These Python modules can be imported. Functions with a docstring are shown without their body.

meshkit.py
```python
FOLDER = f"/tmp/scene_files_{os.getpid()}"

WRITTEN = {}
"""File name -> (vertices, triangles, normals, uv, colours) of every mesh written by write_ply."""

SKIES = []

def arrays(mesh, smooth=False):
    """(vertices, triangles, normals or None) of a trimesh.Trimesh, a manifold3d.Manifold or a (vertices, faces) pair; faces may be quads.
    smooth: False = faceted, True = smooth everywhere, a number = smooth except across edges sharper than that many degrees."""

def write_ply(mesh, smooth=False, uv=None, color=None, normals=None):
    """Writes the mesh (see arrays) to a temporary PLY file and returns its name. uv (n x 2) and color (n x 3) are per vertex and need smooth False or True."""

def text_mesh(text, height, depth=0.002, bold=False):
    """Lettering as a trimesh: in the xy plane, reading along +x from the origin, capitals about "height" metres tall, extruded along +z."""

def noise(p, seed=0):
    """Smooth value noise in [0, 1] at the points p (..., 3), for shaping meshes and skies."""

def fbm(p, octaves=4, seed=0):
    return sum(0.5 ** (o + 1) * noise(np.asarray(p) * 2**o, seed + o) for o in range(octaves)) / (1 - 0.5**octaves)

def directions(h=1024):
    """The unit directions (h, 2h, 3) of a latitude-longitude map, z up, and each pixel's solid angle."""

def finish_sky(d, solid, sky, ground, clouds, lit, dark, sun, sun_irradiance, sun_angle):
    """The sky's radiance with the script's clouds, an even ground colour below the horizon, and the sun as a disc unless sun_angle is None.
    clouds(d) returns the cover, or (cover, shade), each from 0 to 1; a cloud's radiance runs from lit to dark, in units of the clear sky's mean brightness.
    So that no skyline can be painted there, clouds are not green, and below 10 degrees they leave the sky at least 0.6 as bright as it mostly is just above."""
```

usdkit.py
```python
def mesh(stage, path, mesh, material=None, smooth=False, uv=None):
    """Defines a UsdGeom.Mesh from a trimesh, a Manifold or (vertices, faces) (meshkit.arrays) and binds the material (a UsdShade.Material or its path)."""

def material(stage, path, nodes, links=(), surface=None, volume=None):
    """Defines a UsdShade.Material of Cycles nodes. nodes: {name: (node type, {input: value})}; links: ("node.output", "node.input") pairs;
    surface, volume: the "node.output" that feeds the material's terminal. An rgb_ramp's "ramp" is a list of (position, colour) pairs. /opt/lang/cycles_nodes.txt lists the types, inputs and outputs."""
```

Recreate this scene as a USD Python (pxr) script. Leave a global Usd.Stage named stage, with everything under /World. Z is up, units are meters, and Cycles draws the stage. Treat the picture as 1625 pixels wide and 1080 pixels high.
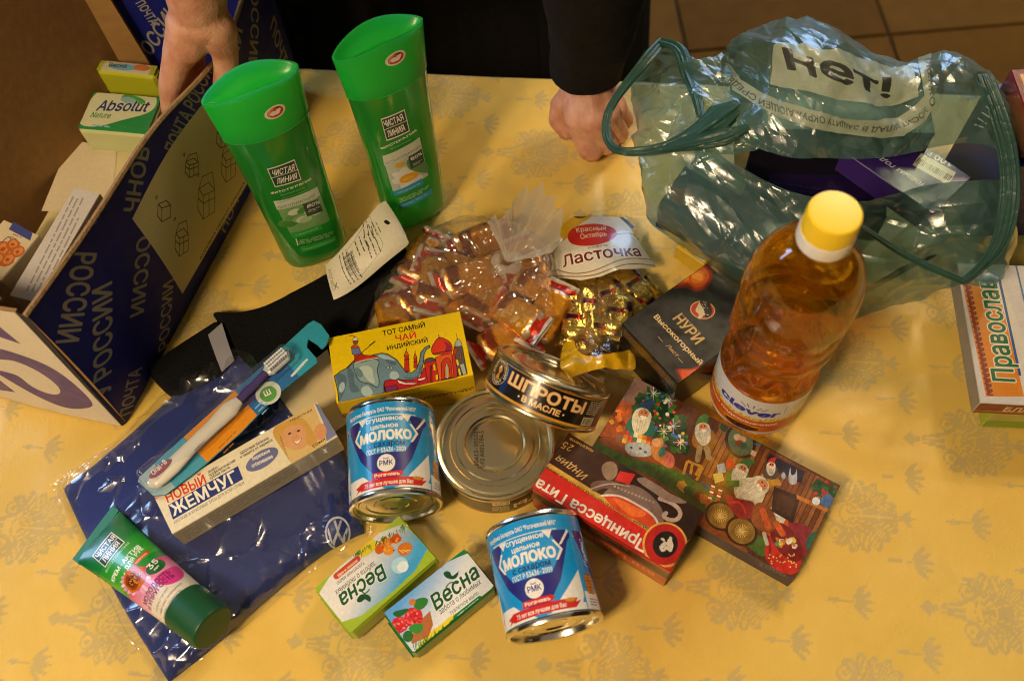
import math, random
import numpy as np, trimesh, shapely, manifold3d as m3
from shapely import affinity
from shapely.geometry import Polygon, Point, LineString, box as sbox
from shapely.ops import unary_union
from pxr import Usd, UsdGeom, UsdLux, UsdShade, Gf, Sdf, Vt
import usdkit, meshkit

stage = Usd.Stage.CreateInMemory()
UsdGeom.SetStageUpAxis(stage, 'Z'); UsdGeom.SetStageMetersPerUnit(stage, 1.0)
UsdGeom.Xform.Define(stage, '/World'); UsdGeom.Scope.Define(stage, '/World/Looks')
rng = random.Random(7); nrng = np.random.default_rng(7)
TZ = 0.75                                   # height of the table top above the floor
# ---------------------------------------------------------------- camera
PW, PH = 1625, 1080                         # the photograph's frame; camera solved from it
FPX, PITCH, ROLL, DIST = 1505.0, math.radians(62), math.radians(4.8), 0.85
FWD = np.array([0, math.cos(PITCH), -math.sin(PITCH)]); _u = np.array([0, math.sin(PITCH), math.cos(PITCH)]); _r = np.array([1.0, 0, 0])
RGT = _r * math.cos(ROLL) - _u * math.sin(ROLL); UPV = _u * math.cos(ROLL) + _r * math.sin(ROLL)
EYE = -FWD * DIST + [0, 0, TZ]
cam = UsdGeom.Camera.Define(stage, '/World/camera')
cam.CreateHorizontalApertureAttr(36.0); cam.CreateFocalLengthAttr(FPX / PW * 36.0)
cam.CreateFStopAttr(5.0); cam.CreateFocusDistanceAttr(0.80); cam.CreateExposureAttr(0.14)
def mat4(M): return Gf.Matrix4d(*[float(v) for v in np.asarray(M).T.ravel()])
_M = np.eye(4); _M[:3, 0] = RGT; _M[:3, 1] = UPV; _M[:3, 2] = -FWD; _M[:3, 3] = EYE
cam.AddTransformOp().Set(mat4(_M))
def P(x, y, z=0.0):
    """where the sight line of photograph point (x, y) meets the height z above the table top (measuring helper)"""
    d = FWD * FPX + RGT * (x - PW / 2) - UPV * (y - PH / 2)
    return EYE + d * (z + TZ - EYE[2]) / d[2]
def ray(x, y):
    d = FWD * FPX + RGT * (x - PW / 2) - UPV * (y - PH / 2)
    return d / np.linalg.norm(d)
# ---------------------------------------------------------------- lamps of the room
def look(M, pos, at):
    z = np.asarray(pos, float) - at; z /= np.linalg.norm(z)
    x = np.cross([0, 0, 1.0], z); x = x / np.linalg.norm(x) if np.linalg.norm(x) > 1e-6 else np.array([1.0, 0, 0])
    T = np.eye(4); T[:3, 0], T[:3, 1], T[:3, 2], T[:3, 3] = x, np.cross(z, x), z, pos
    M.AddTransformOp().Set(mat4(T))
def rect(name, pos, at, w, h, power, col):
    l = UsdLux.RectLight.Define(stage, '/World/' + name); l.CreateWidthAttr(w); l.CreateHeightAttr(h)
    l.CreateIntensityAttr(power); l.CreateColorAttr(Gf.Vec3f(*col)); look(l, pos, np.array(at, float))
def bulb(name, pos, r, power, col):
    l = UsdLux.SphereLight.Define(stage, '/World/' + name); l.CreateRadiusAttr(r); l.CreateIntensityAttr(power)
    l.CreateColorAttr(Gf.Vec3f(*col)); l.AddTranslateOp().Set(Gf.Vec3d(*pos))
WARM, COOL = (1.0, 0.76, 0.47), (0.42, 0.64, 1.0)
for i, a in enumerate((0, 72, 144, 216, 288)):          # the five bulbs of a chandelier above the far right of the table
    bulb('chandelier_bulb_%03d' % i, (0.95 + 0.20 * math.cos(math.radians(a)), 1.15 + 0.20 * math.sin(math.radians(a)), TZ + 1.55), 0.075, 66, WARM)
for i, a in enumerate((30, 150, 270)):                  # a second one, over the photographer's left shoulder
    bulb('second_lamp_bulb_%03d' % i, (-0.85 + 0.16 * math.cos(math.radians(a)), -1.0 + 0.16 * math.sin(math.radians(a)), TZ + 1.5), 0.10, 100, WARM)
rect('window_light', (1.3, 3.4, TZ + 1.3), (0, 0, TZ), 2.2, 1.5, 7.0, COOL)
rect('side_window_light', (-2.6, 1.2, TZ + 1.3), (0, 0, TZ), 0.7, 1.5, 11.0, COOL)
rect('ceiling_bounce', (0, 0.3, TZ + 2.05), (0, 0.3, TZ), 3.6, 3.6, 0.17, (1.0, 0.80, 0.55))
# ---------------------------------------------------------------- materials
def lin(c):
    if isinstance(c, str):
        c = c.lstrip('#'); c = [int(c[i:i + 2], 16) / 255 for i in (0, 2, 4)]
        return np.array([v / 12.92 if v <= 0.04045 else ((v + 0.055) / 1.055) ** 2.4 for v in c])
    return np.array(c, float)
LK = {}
def plain(name, col, rough=0.5, metal=0.0, bump=0.0, bscale=60.0, var=0.0, **kw):
    if name in LK: return LK[name]
    c = lin(col)
    nodes = {'p': ('principled_bsdf', {'base_color': tuple(c), 'roughness': rough, 'metallic': metal, **kw})}; links = []
    if bump or var: nodes['tc'] = ('texture_coordinate', {}); nodes['n'] = ('noise_texture', {'scale': bscale, 'detail': 4.0}); links.append(('tc.object', 'n.vector'))
    if bump:
        nodes['b'] = ('bump', {'strength': bump, 'distance': 0.002}); links += [('n.fac', 'b.height'), ('b.normal', 'p.normal')]
    if var:
        nodes['r'] = ('rgb_ramp', {'ramp': [(0.25, tuple(c * (1 - var))), (0.75, tuple(np.minimum(c * (1 + var), 1)))]}); links += [('n.fac', 'r.fac'), ('r.color', 'p.base_color')]
    LK[name] = usdkit.material(stage, '/World/Looks/' + name, nodes, links, surface='p.BSDF'); return LK[name]
def printed(name, rough=0.4, coat=0.0, bump=0.08, bscale=90.0, metal=0.0, spec=0.5, wear=0.06):
    """ink on paper, card or foil: the colour is the print stored on the mesh, with a little uneven grain"""
    if name in LK: return LK[name]
    LK[name] = usdkit.material(stage, '/World/Looks/' + name, {
        'a': ('attribute', {'attribute': 'ink'}), 'tc': ('texture_coordinate', {}),
        'n': ('noise_texture', {'scale': bscale, 'detail': 5.0}), 'n2': ('noise_texture', {'scale': bscale * 9, 'detail': 3.0}),
        'r': ('rgb_ramp', {'ramp': [(0.3, (1 - wear * 2,) * 3), (0.7, (1, 1, 1))]}),
        'm': ('mix_color', {'blend_type': 'multiply', 'fac': 1.0}),
        'rr': ('map_range', {'from_min': 0.3, 'from_max': 0.7, 'to_min': max(rough - 0.08, 0.03), 'to_max': rough + 0.1}),
        'b': ('bump', {'strength': bump, 'distance': 0.002}),
        'p': ('principled_bsdf', {'metallic': metal, 'coat_weight': coat, 'coat_roughness': 0.08, 'specular_ior_level': spec})},
        [('tc.object', 'n.vector'), ('tc.object', 'n2.vector'), ('n2.fac', 'r.fac'), ('a.color', 'm.a'), ('r.color', 'm.b'), ('m.result', 'p.base_color'),
         ('n.fac', 'rr.value'), ('rr.result', 'p.roughness'), ('n.fac', 'b.height'), ('b.normal', 'p.normal'), ('b.normal', 'p.coat_normal')], surface='p.BSDF')
    return LK[name]
def film(name, tint=(1, 1, 1), haze=0.06, hazecol=(0.8, 0.8, 0.8), rough=0.1, bump=0.5, bscale=55.0, gloss=1.0, ior=1.55, ink=False, trans=0.5):
    """thin plastic film: tinted see-through, a milky share, and a sharp skin reflection broken up by creases"""
    if name in LK: return LK[name]
    nodes = {'tc': ('texture_coordinate', {}), 'n': ('noise_texture', {'scale': bscale, 'detail': 4.0, 'type': 'ridged_multifractal', 'distortion': 0.4}),
        'v': ('voronoi_texture', {'feature': 'distance_to_edge', 'scale': bscale * 0.8}) , 'cl': ('math', {'math_type': 'minimum', 'value2': 0.12}),
        'ad': ('math', {'math_type': 'multiply_add', 'value2': 0.35}),
        'b': ('bump', {'strength': bump, 'distance': 0.004}),
        't': ('transparent_bsdf', {'color': tint}), 'd': ('diffuse_bsdf', {'color': hazecol}), 'tl': ('translucent_bsdf', {'color': hazecol}),
        'dm': ('mix_closure', {'fac': trans}), 'h': ('mix_closure', {'fac': haze}),
        'g': ('glossy_bsdf', {'color': (gloss,) * 3, 'roughness': rough}), 'f': ('layer_weight', {'blend': 0.5}), 'fp': ('math', {'math_type': 'power', 'value2': 4.0}), 'fm': ('math', {'math_type': 'multiply_add', 'value2': 0.75, 'value3': 2 * ((ior - 1) / (ior + 1)) ** 2 * .8}), 'o': ('mix_closure', {})}
    links = [('tc.object', 'n.vector'), ('tc.object', 'v.vector'), ('v.distance', 'cl.value1'), ('n.fac', 'ad.value1'), ('cl.value', 'ad.value3'), ('ad.value', 'b.height'),
        ('b.normal', 'g.normal'), ('b.normal', 'd.normal'), ('b.normal', 'f.normal'), ('d.BSDF', 'dm.closure1'), ('tl.BSDF', 'dm.closure2'),
        ('t.BSDF', 'h.closure1'), ('dm.closure', 'h.closure2'), ('h.closure', 'o.closure1'), ('g.BSDF', 'o.closure2'), ('f.facing', 'fp.value1'), ('fp.value', 'fm.value1'), ('fm.value', 'o.fac')]
    LK[name] = usdkit.material(stage, '/World/Looks/' + name, nodes, links, surface='o.closure'); return LK[name]
# ---------------------------------------------------------------- scene objects
_used = {}
def unique(path):
    k = _used.get(path, 0); _used[path] = k + 1
    return path if k == 0 else '%s_%03d' % (path, k)
INV = {}
def thing(name, label, cat, M=None, group=None, kind=None):
    path = unique('/World/' + name); x = UsdGeom.Xform.Define(stage, path)
    M = np.eye(4) if M is None else np.asarray(M, float); x.AddTransformOp().Set(mat4(M)); INV[path] = np.linalg.inv(M)
    p = x.GetPrim()
    if kind: p.SetCustomDataByKey('kind', kind)
    else: p.SetCustomDataByKey('label', label); p.SetCustomDataByKey('category', cat)
    if kind and label: p.SetCustomDataByKey('label', label)
    if group: p.SetCustomDataByKey('group', group)
    return path
def at(p, rz=0.0):
    M = np.eye(4); c, s = math.cos(rz), math.sin(rz); M[:2, :2] = [[c, -s], [s, c]]; M[:3, 3] = p; return M
def part(th, name, mesh, mat, smooth=30, ink=None, world=False, label=None, kind=None, local=None):
    """one mesh of the thing; world=True: the points are world points"""
    v, f, n = meshkit.arrays(mesh, smooth if ink is None else False)
    INV[th + '/' + name] = INV[th]
    if world:
        I = INV[th]; v = v @ I[:3, :3].T + I[:3, 3]
        if n is not None: n = n @ np.linalg.inv(I[:3, :3])
        if n is not None: n /= np.maximum(np.linalg.norm(n, axis=1, keepdims=True), 1e-12)
    path = unique(th + '/' + name); INV[path] = INV[th]
    m = usdkit.mesh(stage, path, (v, f), mat)
    if n is not None:
        m.CreateNormalsAttr(Vt.Vec3fArray.FromNumpy(n.astype(np.float32))); m.SetNormalsInterpolation('vertex')
    if ink is not None:
        nn = getattr(mesh, 'pnormals', None)
        if nn is not None:
            if world: nn = np.asarray(nn) @ INV[th][:3, :3].T
            m.CreateNormalsAttr(Vt.Vec3fArray.FromNumpy(np.asarray(nn, np.float32))); m.SetNormalsInterpolation('vertex')
        UsdGeom.PrimvarsAPI(m).CreatePrimvar('ink', Sdf.ValueTypeNames.Color3fArray, 'vertex').Set(Vt.Vec3fArray.FromNumpy(np.asarray(ink, np.float32)))
    if label: m.GetPrim().SetCustomDataByKey('label', label)
    if kind: m.GetPrim().SetCustomDataByKey('kind', kind)
    return path
# ---------------------------------------------------------------- shapes
def cat(ms): return trimesh.util.concatenate([m for m in ms if m is not None])
def cbox(sx, sy, sz, r=0.0008, c=None):
    """box with chamfered edges, standing on z = 0, corner at the origin unless a centre is given"""
    pts = []
    for x in (0, 1):
        for y in (0, 1):
            for z in (0, 1):
                p = np.array([x * sx, y * sy, z * sz]); s = np.array([1 - 2 * x, 1 - 2 * y, 1 - 2 * z]) * r
                for k in range(3):
                    q = p + s; q[k] = p[k]; pts.append(q)
    m = trimesh.convex.convex_hull(np.array(pts))
    if c is not None: m.apply_translation(np.array(c) - [sx / 2, sy / 2, 0])
    return m
def hull(pts): return trimesh.convex.convex_hull(np.asarray(pts, float))
def grid_mesh(pts):
    """pts (n, m, 3) -> sheet"""
    n, m = pts.shape[:2]; i = np.arange(n * m).reshape(n, m)
    f = np.stack([i[:-1, :-1], i[1:, :-1], i[1:, 1:], i[:-1, 1:]], -1).reshape(-1, 4)
    return trimesh.Trimesh(pts.reshape(-1, 3), np.vstack([f[:, [0, 1, 2]], f[:, [0, 2, 3]]]), process=False)
def revolve(prof, n=72, cap=True):
    """profile [(r, z)...] turned about z"""
    prof = np.array(prof, float); a = np.linspace(0, 2 * np.pi, n, endpoint=False)
    pts = np.stack([prof[:, None, 0] * np.cos(a), prof[:, None, 0] * np.sin(a), np.repeat(prof[:, 1:2], n, 1)], -1)
    k = len(prof); i = np.arange(k * n).reshape(k, n); j = np.roll(i, -1, 1)
    f = np.stack([i[:-1], j[:-1], j[1:], i[1:]], -1).reshape(-1, 4)
    m = trimesh.Trimesh(pts.reshape(-1, 3), np.vstack([f[:, [0, 1, 2]], f[:, [0, 2, 3]]]), process=False)
    m.merge_vertices(); m.update_faces(m.nondegenerate_faces()); m.fix_normals() if m.is_watertight else None
    return m
def tube(path, r, n=10, closed=False):
    path = np.asarray(path, float); k = len(path); r = np.broadcast_to(r, k)
    t = np.gradient(path, axis=0); t /= np.linalg.norm(t, axis=1, keepdims=True) + 1e-12
    u = np.cross(t[0], [0, 0, 1.0]); u = u if np.linalg.norm(u) > 1e-3 else np.cross(t[0], [1.0, 0, 0]); rings = []
    for i in range(k):
        u = u - t[i] * (u @ t[i]); u /= np.linalg.norm(u); w = np.cross(t[i], u); a = np.linspace(0, 2 * np.pi, n, endpoint=False)
        rings.append(path[i] + r[i] * (np.cos(a)[:, None] * u + np.sin(a)[:, None] * w))
    pts = np.array(rings + []); i = np.arange(k * n).reshape(k, n); j = np.roll(i, -1, 1)
    f = np.stack([i[:-1], j[:-1], j[1:], i[1:]], -1).reshape(-1, 4); v = pts.reshape(-1, 3)
    v = np.vstack([v, path[0], path[-1]]); N = k * n
    e0 = np.stack([j[0], i[0], np.full(n, N)], -1); e1 = np.stack([i[-1], j[-1], np.full(n, N + 1)], -1)
    return trimesh.Trimesh(v, np.vstack([f[:, [0, 1, 2]], f[:, [0, 2, 3]], e0, e1]), process=False)
def spline(pts, n=40, closed=False):
    from scipy.interpolate import CubicSpline
    p = np.asarray(pts, float)
    if closed: p = np.vstack([p, p[:1]])
    d = np.r_[0, np.cumsum(np.linalg.norm(np.diff(p, axis=0), axis=1))]
    return CubicSpline(d, p, bc_type='periodic' if closed else 'natural')(np.linspace(0, d[-1], n))
def slab(a, b, c, d, t, n=None):
    """plate of thickness t behind the quad a b c d (n: its front normal); bilinear, so it may be a little twisted"""
    q = np.array([a, b, c, d], float)
    nn = np.cross(q[1] - q[0], q[3] - q[0]) if n is None else np.asarray(n, float); nn = nn / np.linalg.norm(nn)
    v = np.vstack([q, q - nn * t]); f = [[0, 1, 2], [0, 2, 3], [4, 6, 5], [4, 7, 6]]
    for i in range(4): j = (i + 1) % 4; f += [[i, i + 4, j + 4], [i, j + 4, j]]
    m = trimesh.Trimesh(v, f, process=False); m.fix_normals(); return m
def smoothgrid(ctrl, nu, nv):
    """ctrl (a, b, 3) control points that the sheet passes through -> (nu, nv, 3)"""
    from scipy.interpolate import RectBivariateSpline
    c = np.asarray(ctrl, float); a, b = c.shape[:2]
    return np.stack([RectBivariateSpline(np.linspace(0, 1, a), np.linspace(0, 1, b), c[..., k], kx=min(3, a - 1), ky=min(3, b - 1))(np.linspace(0, 1, nu), np.linspace(0, 1, nv)) for k in range(3)], -1)
def gnormals(g):
    du, dv = np.gradient(g, axis=0), np.gradient(g, axis=1); n = np.cross(du, dv); return n / (np.linalg.norm(n, axis=-1, keepdims=True) + 1e-12)
def crease(p, scale, seed=0, oct=3):
    """sharp-crested folds, 0..1"""
    out, w = 0, 0
    for o in range(oct):
        q = 1 - np.abs(2 * meshkit.noise(np.asarray(p) * scale * 2 ** o + 7.3 * o, seed + o) - 1); out = out + q ** 2 * 0.55 ** o; w += 0.55 ** o
    return out / w
def facets(q, spacing, amp, seed, stretch=1.0, ang=0.0):
    """crumpled film: flat facets with sharp folds between them; q (..., 2) in metres along the sheet"""
    from scipy.interpolate import LinearNDInterpolator as LI
    c, s = math.cos(ang), math.sin(ang); x = q[..., 0] * c + q[..., 1] * s; y = (-q[..., 0] * s + q[..., 1] * c); x = x / stretch; r = np.random.default_rng(seed); d = spacing
    gx, gy = np.meshgrid(np.arange(x.min() - 2 * d, x.max() + 2 * d, d), np.arange(y.min() - 2 * d, y.max() + 2 * d, d)); p = np.stack([gx.ravel(), gy.ravel()], -1) + r.uniform(-.45, .45, (gx.size, 2)) * d
    return LI(p, r.uniform(-1, 1, len(p)) * amp)(x, y)
def organic(bones, step=0.004, it=12):
    """one skin round tapered bones [(p, r, q, s), ...]"""
    parts = [m3.Manifold.batch_hull([m3.Manifold.sphere(r, 20).translate(tuple(map(float, p))), m3.Manifold.sphere(s, 20).translate(tuple(map(float, q)))]) for p, r, q, s in bones]
    m = m3.Manifold.batch_boolean(parts, m3.OpType.Add).refine_to_length(step).to_mesh()
    t = trimesh.Trimesh(m.vert_properties[:, :3], m.tri_verts, process=True)
    trimesh.smoothing.filter_taubin(t, 0.5, 0.53, it); return t
# ---------------------------------------------------------------- print
_tm = {}
def glyphs(s, bold=False):
    """outline of the words as flat shapes, capitals 1 high, baseline at y = 0"""
    if (s, bold) not in _tm:
        m = meshkit.text_mesh(s, 1.0, 0.1, bold); top = m.face_normals[:, 2] > 0.9
        t = m.vertices[m.faces[top]][:, :, :2]
        _tm[s, bold] = unary_union(shapely.polygons(t)).buffer(0.004).simplify(0.006)
    return _tm[s, bold]
class Art:
    """flat print: shapes laid over each other, cut so that none overlap; coordinates are the object's own millimetres unless to= maps them"""
    def __init__(self, to=None): self.L = []; self.to = to or (lambda x, y: (x, y))
    def pts(self, pp): return [self.to(*p) for p in pp]
    def add(self, g, col):
        if g is not None and not g.is_empty: self.L.append((g, col))
    def poly(self, pp, col, smooth=False):
        q = self.pts(pp)
        if smooth: q = spline(q, 8 * len(q), True)
        self.add(Polygon(q).buffer(0), col)
    def line(self, pp, w, col, smooth=False, cap='round'):
        q = self.pts(pp)
        if smooth and len(q) > 2: q = spline(q, 8 * len(q))
        self.add(LineString(q).buffer(w / 2, cap_style=cap), col)
    def rect(self, x0, y0, x1, y1, col): self.add(Polygon(self.pts([(x0, y0), (x1, y0), (x1, y1), (x0, y1)])), col)
    def disc(self, x, y, rx, ry, col, rot=0):
        c = self.to(x, y); self.add(affinity.translate(affinity.rotate(affinity.scale(Point(0, 0).buffer(1, 14), rx, ry), rot, origin=(0, 0)), *c), col)
    def blob(self, x, y, r, col, k=9, jag=0.25, seed=0):
        c = np.array(self.to(x, y)); rr = random.Random(seed * 31 + int(x * 7 + y * 3)); a = np.linspace(0, 2 * np.pi, k, endpoint=False)
        self.add(Polygon([c + r * (1 + jag * rr.uniform(-1, 1)) * np.array([math.cos(t), math.sin(t)]) for t in a]), col)
    def text(self, s, p0, p1, col, h=None, bold=True, shear=0.0, out=None, arc=0.0):
        """words from p0 to p1 along the baseline; h capitals' height; arc: rise of the middle"""
        a, b = np.array(self.to(*p0)), np.array(self.to(*p1)); g = glyphs(s, bold); x0, _, x1, _ = g.bounds; w = np.linalg.norm(b - a); sx = w / (x1 - x0); sy = h or sx
        d = (b - a) / w; nn = np.array([-d[1], d[0]])
        def f(q):
            x = (q[:, 0] - x0) * sx; y = q[:, 1] * sy; x = x + shear * y; t = x / w
            return a + x[:, None] * d + (y + arc * 4 * t * (1 - t))[:, None] * nn
        g = shapely.transform(g.segmentize(0.25) if arc else g, f).buffer(0)
        if out: self.add(g.buffer(out[0], join_style='mitre'), out[1])
        self.add(g, col)
    def arctext(self, s, c, r, a0, a1, col, h, bold=True, inside=False):
        """words round a circle, from angle a0 to a1 (degrees)"""
        c = np.array(self.to(*c)); g = glyphs(s, bold).segmentize(0.3); x0, _, x1, _ = g.bounds
        def f(q):
            t = np.radians(a0 + (a1 - a0) * (q[:, 0] - x0) / (x1 - x0)); rr = r + (-q[:, 1] if inside else q[:, 1]) * h
            return c + np.stack([rr * np.cos(t), rr * np.sin(t)], -1)
        self.add(shapely.transform(g, f).buffer(0), col)
    def lines(self, p0, p1, n, gap, w, col, seed=0):
        """small print nobody can read: rows of short dashes"""
        a, b = np.array(self.to(*p0)), np.array(self.to(*p1)); L = np.linalg.norm(b - a); d = (b - a) / L; nn = np.array([-d[1], d[0]]); rr = random.Random(seed)
        gs = []
        for k in range(n):
            x = 0; end = L * (1 if k < n - 1 else rr.uniform(0.5, 0.9))
            while x < end:
                l = min(rr.uniform(1.0, 4.0) * w * 2, end - x); p = a + d * x - nn * gap * k; q = p + d * l
                gs.append(Polygon([p, q, q + nn * w, p + nn * w])); x += l + w * 1.1
        self.add(unary_union(gs), col)
    def bars(self, p0, p1, h, n, col, seed=0):
        a, b = np.array(self.to(*p0)), np.array(self.to(*p1)); L = np.linalg.norm(b - a); d = (b - a) / L; nn = np.array([-d[1], d[0]]); rr = random.Random(seed); gs = []
        for k in range(n):
            x = (k + rr.uniform(0.0, 0.3)) * L / n; w = L / n * rr.choice((0.3, 0.45, 0.65)); p = a + d * x; q = p + d * w
            gs.append(Polygon([p, q, q + nn * h, p + nn * h]))
        self.add(unary_union(gs), col)
    def build(self, th, name, fmap, mat, clip=None, cut=None, world=False, label=None, mottle=0.0):
        """fmap((n, 2)) -> (n, 3) or (points, normals); cut: (dx, dy) cell size for curved carriers (0 = no cut that way)"""
        V, F, C, Nn, n = [], [], [], [], 0
        L = [(g.intersection(clip) if clip is not None else g, c) for g, c in self.L]; L = [(g, c) for g, c in L if not g.is_empty]
        tree = shapely.STRtree([g for g, _ in L])
        for k_, (g, col) in enumerate(L):
            above = [L[j][0] for j in tree.query(g) if j > k_]
            g2 = g.difference(unary_union(above)) if above else g
            if g2.is_empty: continue
            cells = [g2]
            if cut:
                x0, y0, x1, y1 = g2.bounds
                for ax, st in ((0, cut[0]), (1, cut[1])):
                    if not st: continue
                    nxt = []
                    for c in cells:
                        bx = c.bounds; lo, hi = bx[ax], bx[ax + 2]
                        for k in range(math.floor(lo / st), math.floor(hi / st) + 1):
                            r = shapely.clip_by_rect(c, k * st, y0 - 1, k * st + st, y1 + 1) if ax == 0 else shapely.clip_by_rect(c, x0 - 1, k * st, x1 + 1, k * st + st)
                            if not r.is_empty: nxt.append(r)
                    cells = nxt
            for c in cells:
                for pg in getattr(c, 'geoms', [c]):
                    if pg.geom_type != 'Polygon' or pg.area < 1e-4: continue
                    try: v, f = trimesh.creation.triangulate_polygon(pg, engine='earcut')
                    except Exception: continue
                    if len(f) == 0: continue
                    u_, f = np.unique(f, return_inverse=True); f = f.reshape(-1, 3); v = v[u_]
                    e1, e2 = v[f[:, 1]] - v[f[:, 0]], v[f[:, 2]] - v[f[:, 0]]; s = e1[:, 0] * e2[:, 1] - e1[:, 1] * e2[:, 0]
                    f = np.where((s < 0)[:, None], f[:, ::-1], f)
                    V.append(v); F.append(f + n); n += len(v); C.append(col(v) if callable(col) else np.tile(lin(col), (len(v), 1))); Nn.append(np.full(len(v), len(Nn)))
        V, F, C = np.vstack(V), np.vstack(F), np.vstack(C)
        if mottle:
            isl = np.concatenate(Nn) * .37; C = C * (1 + mottle * (1.4 * meshkit.noise(np.c_[V * .42, isl], 5) + meshkit.noise(np.c_[V * .13, isl * 0], 6) - 1.25))[:, None]
        q, nq = fmap(V), None
        if isinstance(q, tuple):
            q, nq = q; fn = np.cross(q[F[:, 1]] - q[F[:, 0]], q[F[:, 2]] - q[F[:, 0]]); F = np.where(((fn * nq[F[:, 0]]).sum(1) < 0)[:, None], F[:, ::-1], F)
        m = trimesh.Trimesh(q, F, process=False)
        if nq is not None: m.pnormals = nq
        return part(th, name, m, mat, ink=np.clip(C, 0, 1), world=world, label=label)
def grad(c0, c1, p0, p1):
    """ink that blends from c0 at p0 to c1 at p1"""
    a, b = lin(c0), lin(c1); p0, p1 = np.array(p0, float), np.array(p1, float); d = p1 - p0
    return lambda v: a + np.clip(((v - p0) @ d) / (d @ d), 0, 1)[:, None] * (b - a)
class Face:
    """a flat face in space (print runs along x): photograph points or millimetres on it"""
    def __init__(self, o, x, y):
        self.o = np.array(o, float); self.x = np.array(x, float) / np.linalg.norm(x); y = np.array(y, float); y = y - self.x * (y @ self.x); self.y = y / np.linalg.norm(y); self.n = np.cross(self.x, self.y)
    def px(self, x, y):
        d = ray(x, y); t = ((self.o - EYE) @ self.n) / (d @ self.n); q = EYE + d * t - self.o; return (q @ self.x * 1000, q @ self.y * 1000)
    def crop(self, x0, y0, s): return lambda x, y: self.px(x0 + x / s, y0 + y / s)
    def map(self, lift=0.0002): return lambda v: self.o + v[:, :1] / 1000 * self.x + v[:, 1:2] / 1000 * self.y + self.n * lift
class TopBox:
    """a carton lying on something: the four corners of its top seen in the photograph, in reading order BL, BR, TL (TR)"""
    def __init__(self, BL, BR, TL, TR, ztop, h):
        b = [P(*q, ztop) for q in (BL, BR, TL, TR)]
        x = (b[1] - b[0]) + (b[3] - b[2]); x /= np.linalg.norm(x); y = np.cross([0, 0, 1.0], x)
        c = sum(b) / 4; self.w = ((b[1] - b[0]) @ x + (b[3] - b[2]) @ x) / 2; self.d = ((b[2] - b[0]) @ y + (b[3] - b[1]) @ y) / 2; self.h = h
        o = c - x * self.w / 2 - y * self.d / 2; self.top = Face(o, x, y)
        M = np.eye(4); M[:3, 0], M[:3, 1], M[:3, 2], M[:3, 3] = x, y, [0, 0, 1], o - [0, 0, h]; self.M = M
        self.rect = sbox(0.25, 0.25, self.w * 1000 - 0.25, self.d * 1000 - 0.25)
    def side(self, which):
        x, y, z = self.M[:3, 0], self.M[:3, 1], self.M[:3, 2]; o = self.M[:3, 3]
        if which == 'bottom': return Face(o, x, z), sbox(0.3, 0.3, self.w * 1000 - 0.3, self.h * 1000 - 0.3)     # below the lower edge of the print
        if which == 'top': return Face(o + x * self.w + y * self.d, -x, z), sbox(0.3, 0.3, self.w * 1000 - 0.3, self.h * 1000 - 0.3)
        if which == 'left': return Face(o + y * self.d, -y, z), sbox(0.3, 0.3, self.d * 1000 - 0.3, self.h * 1000 - 0.3)
        return Face(o + x * self.w, y, z), sbox(0.3, 0.3, self.d * 1000 - 0.3, self.h * 1000 - 0.3)
GLOSSY = printed('glossy_print', 0.28, 0.25, 0.03, 45)
MATTE = printed('matte_print', 0.5, 0.0, 0.05, 60)
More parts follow.
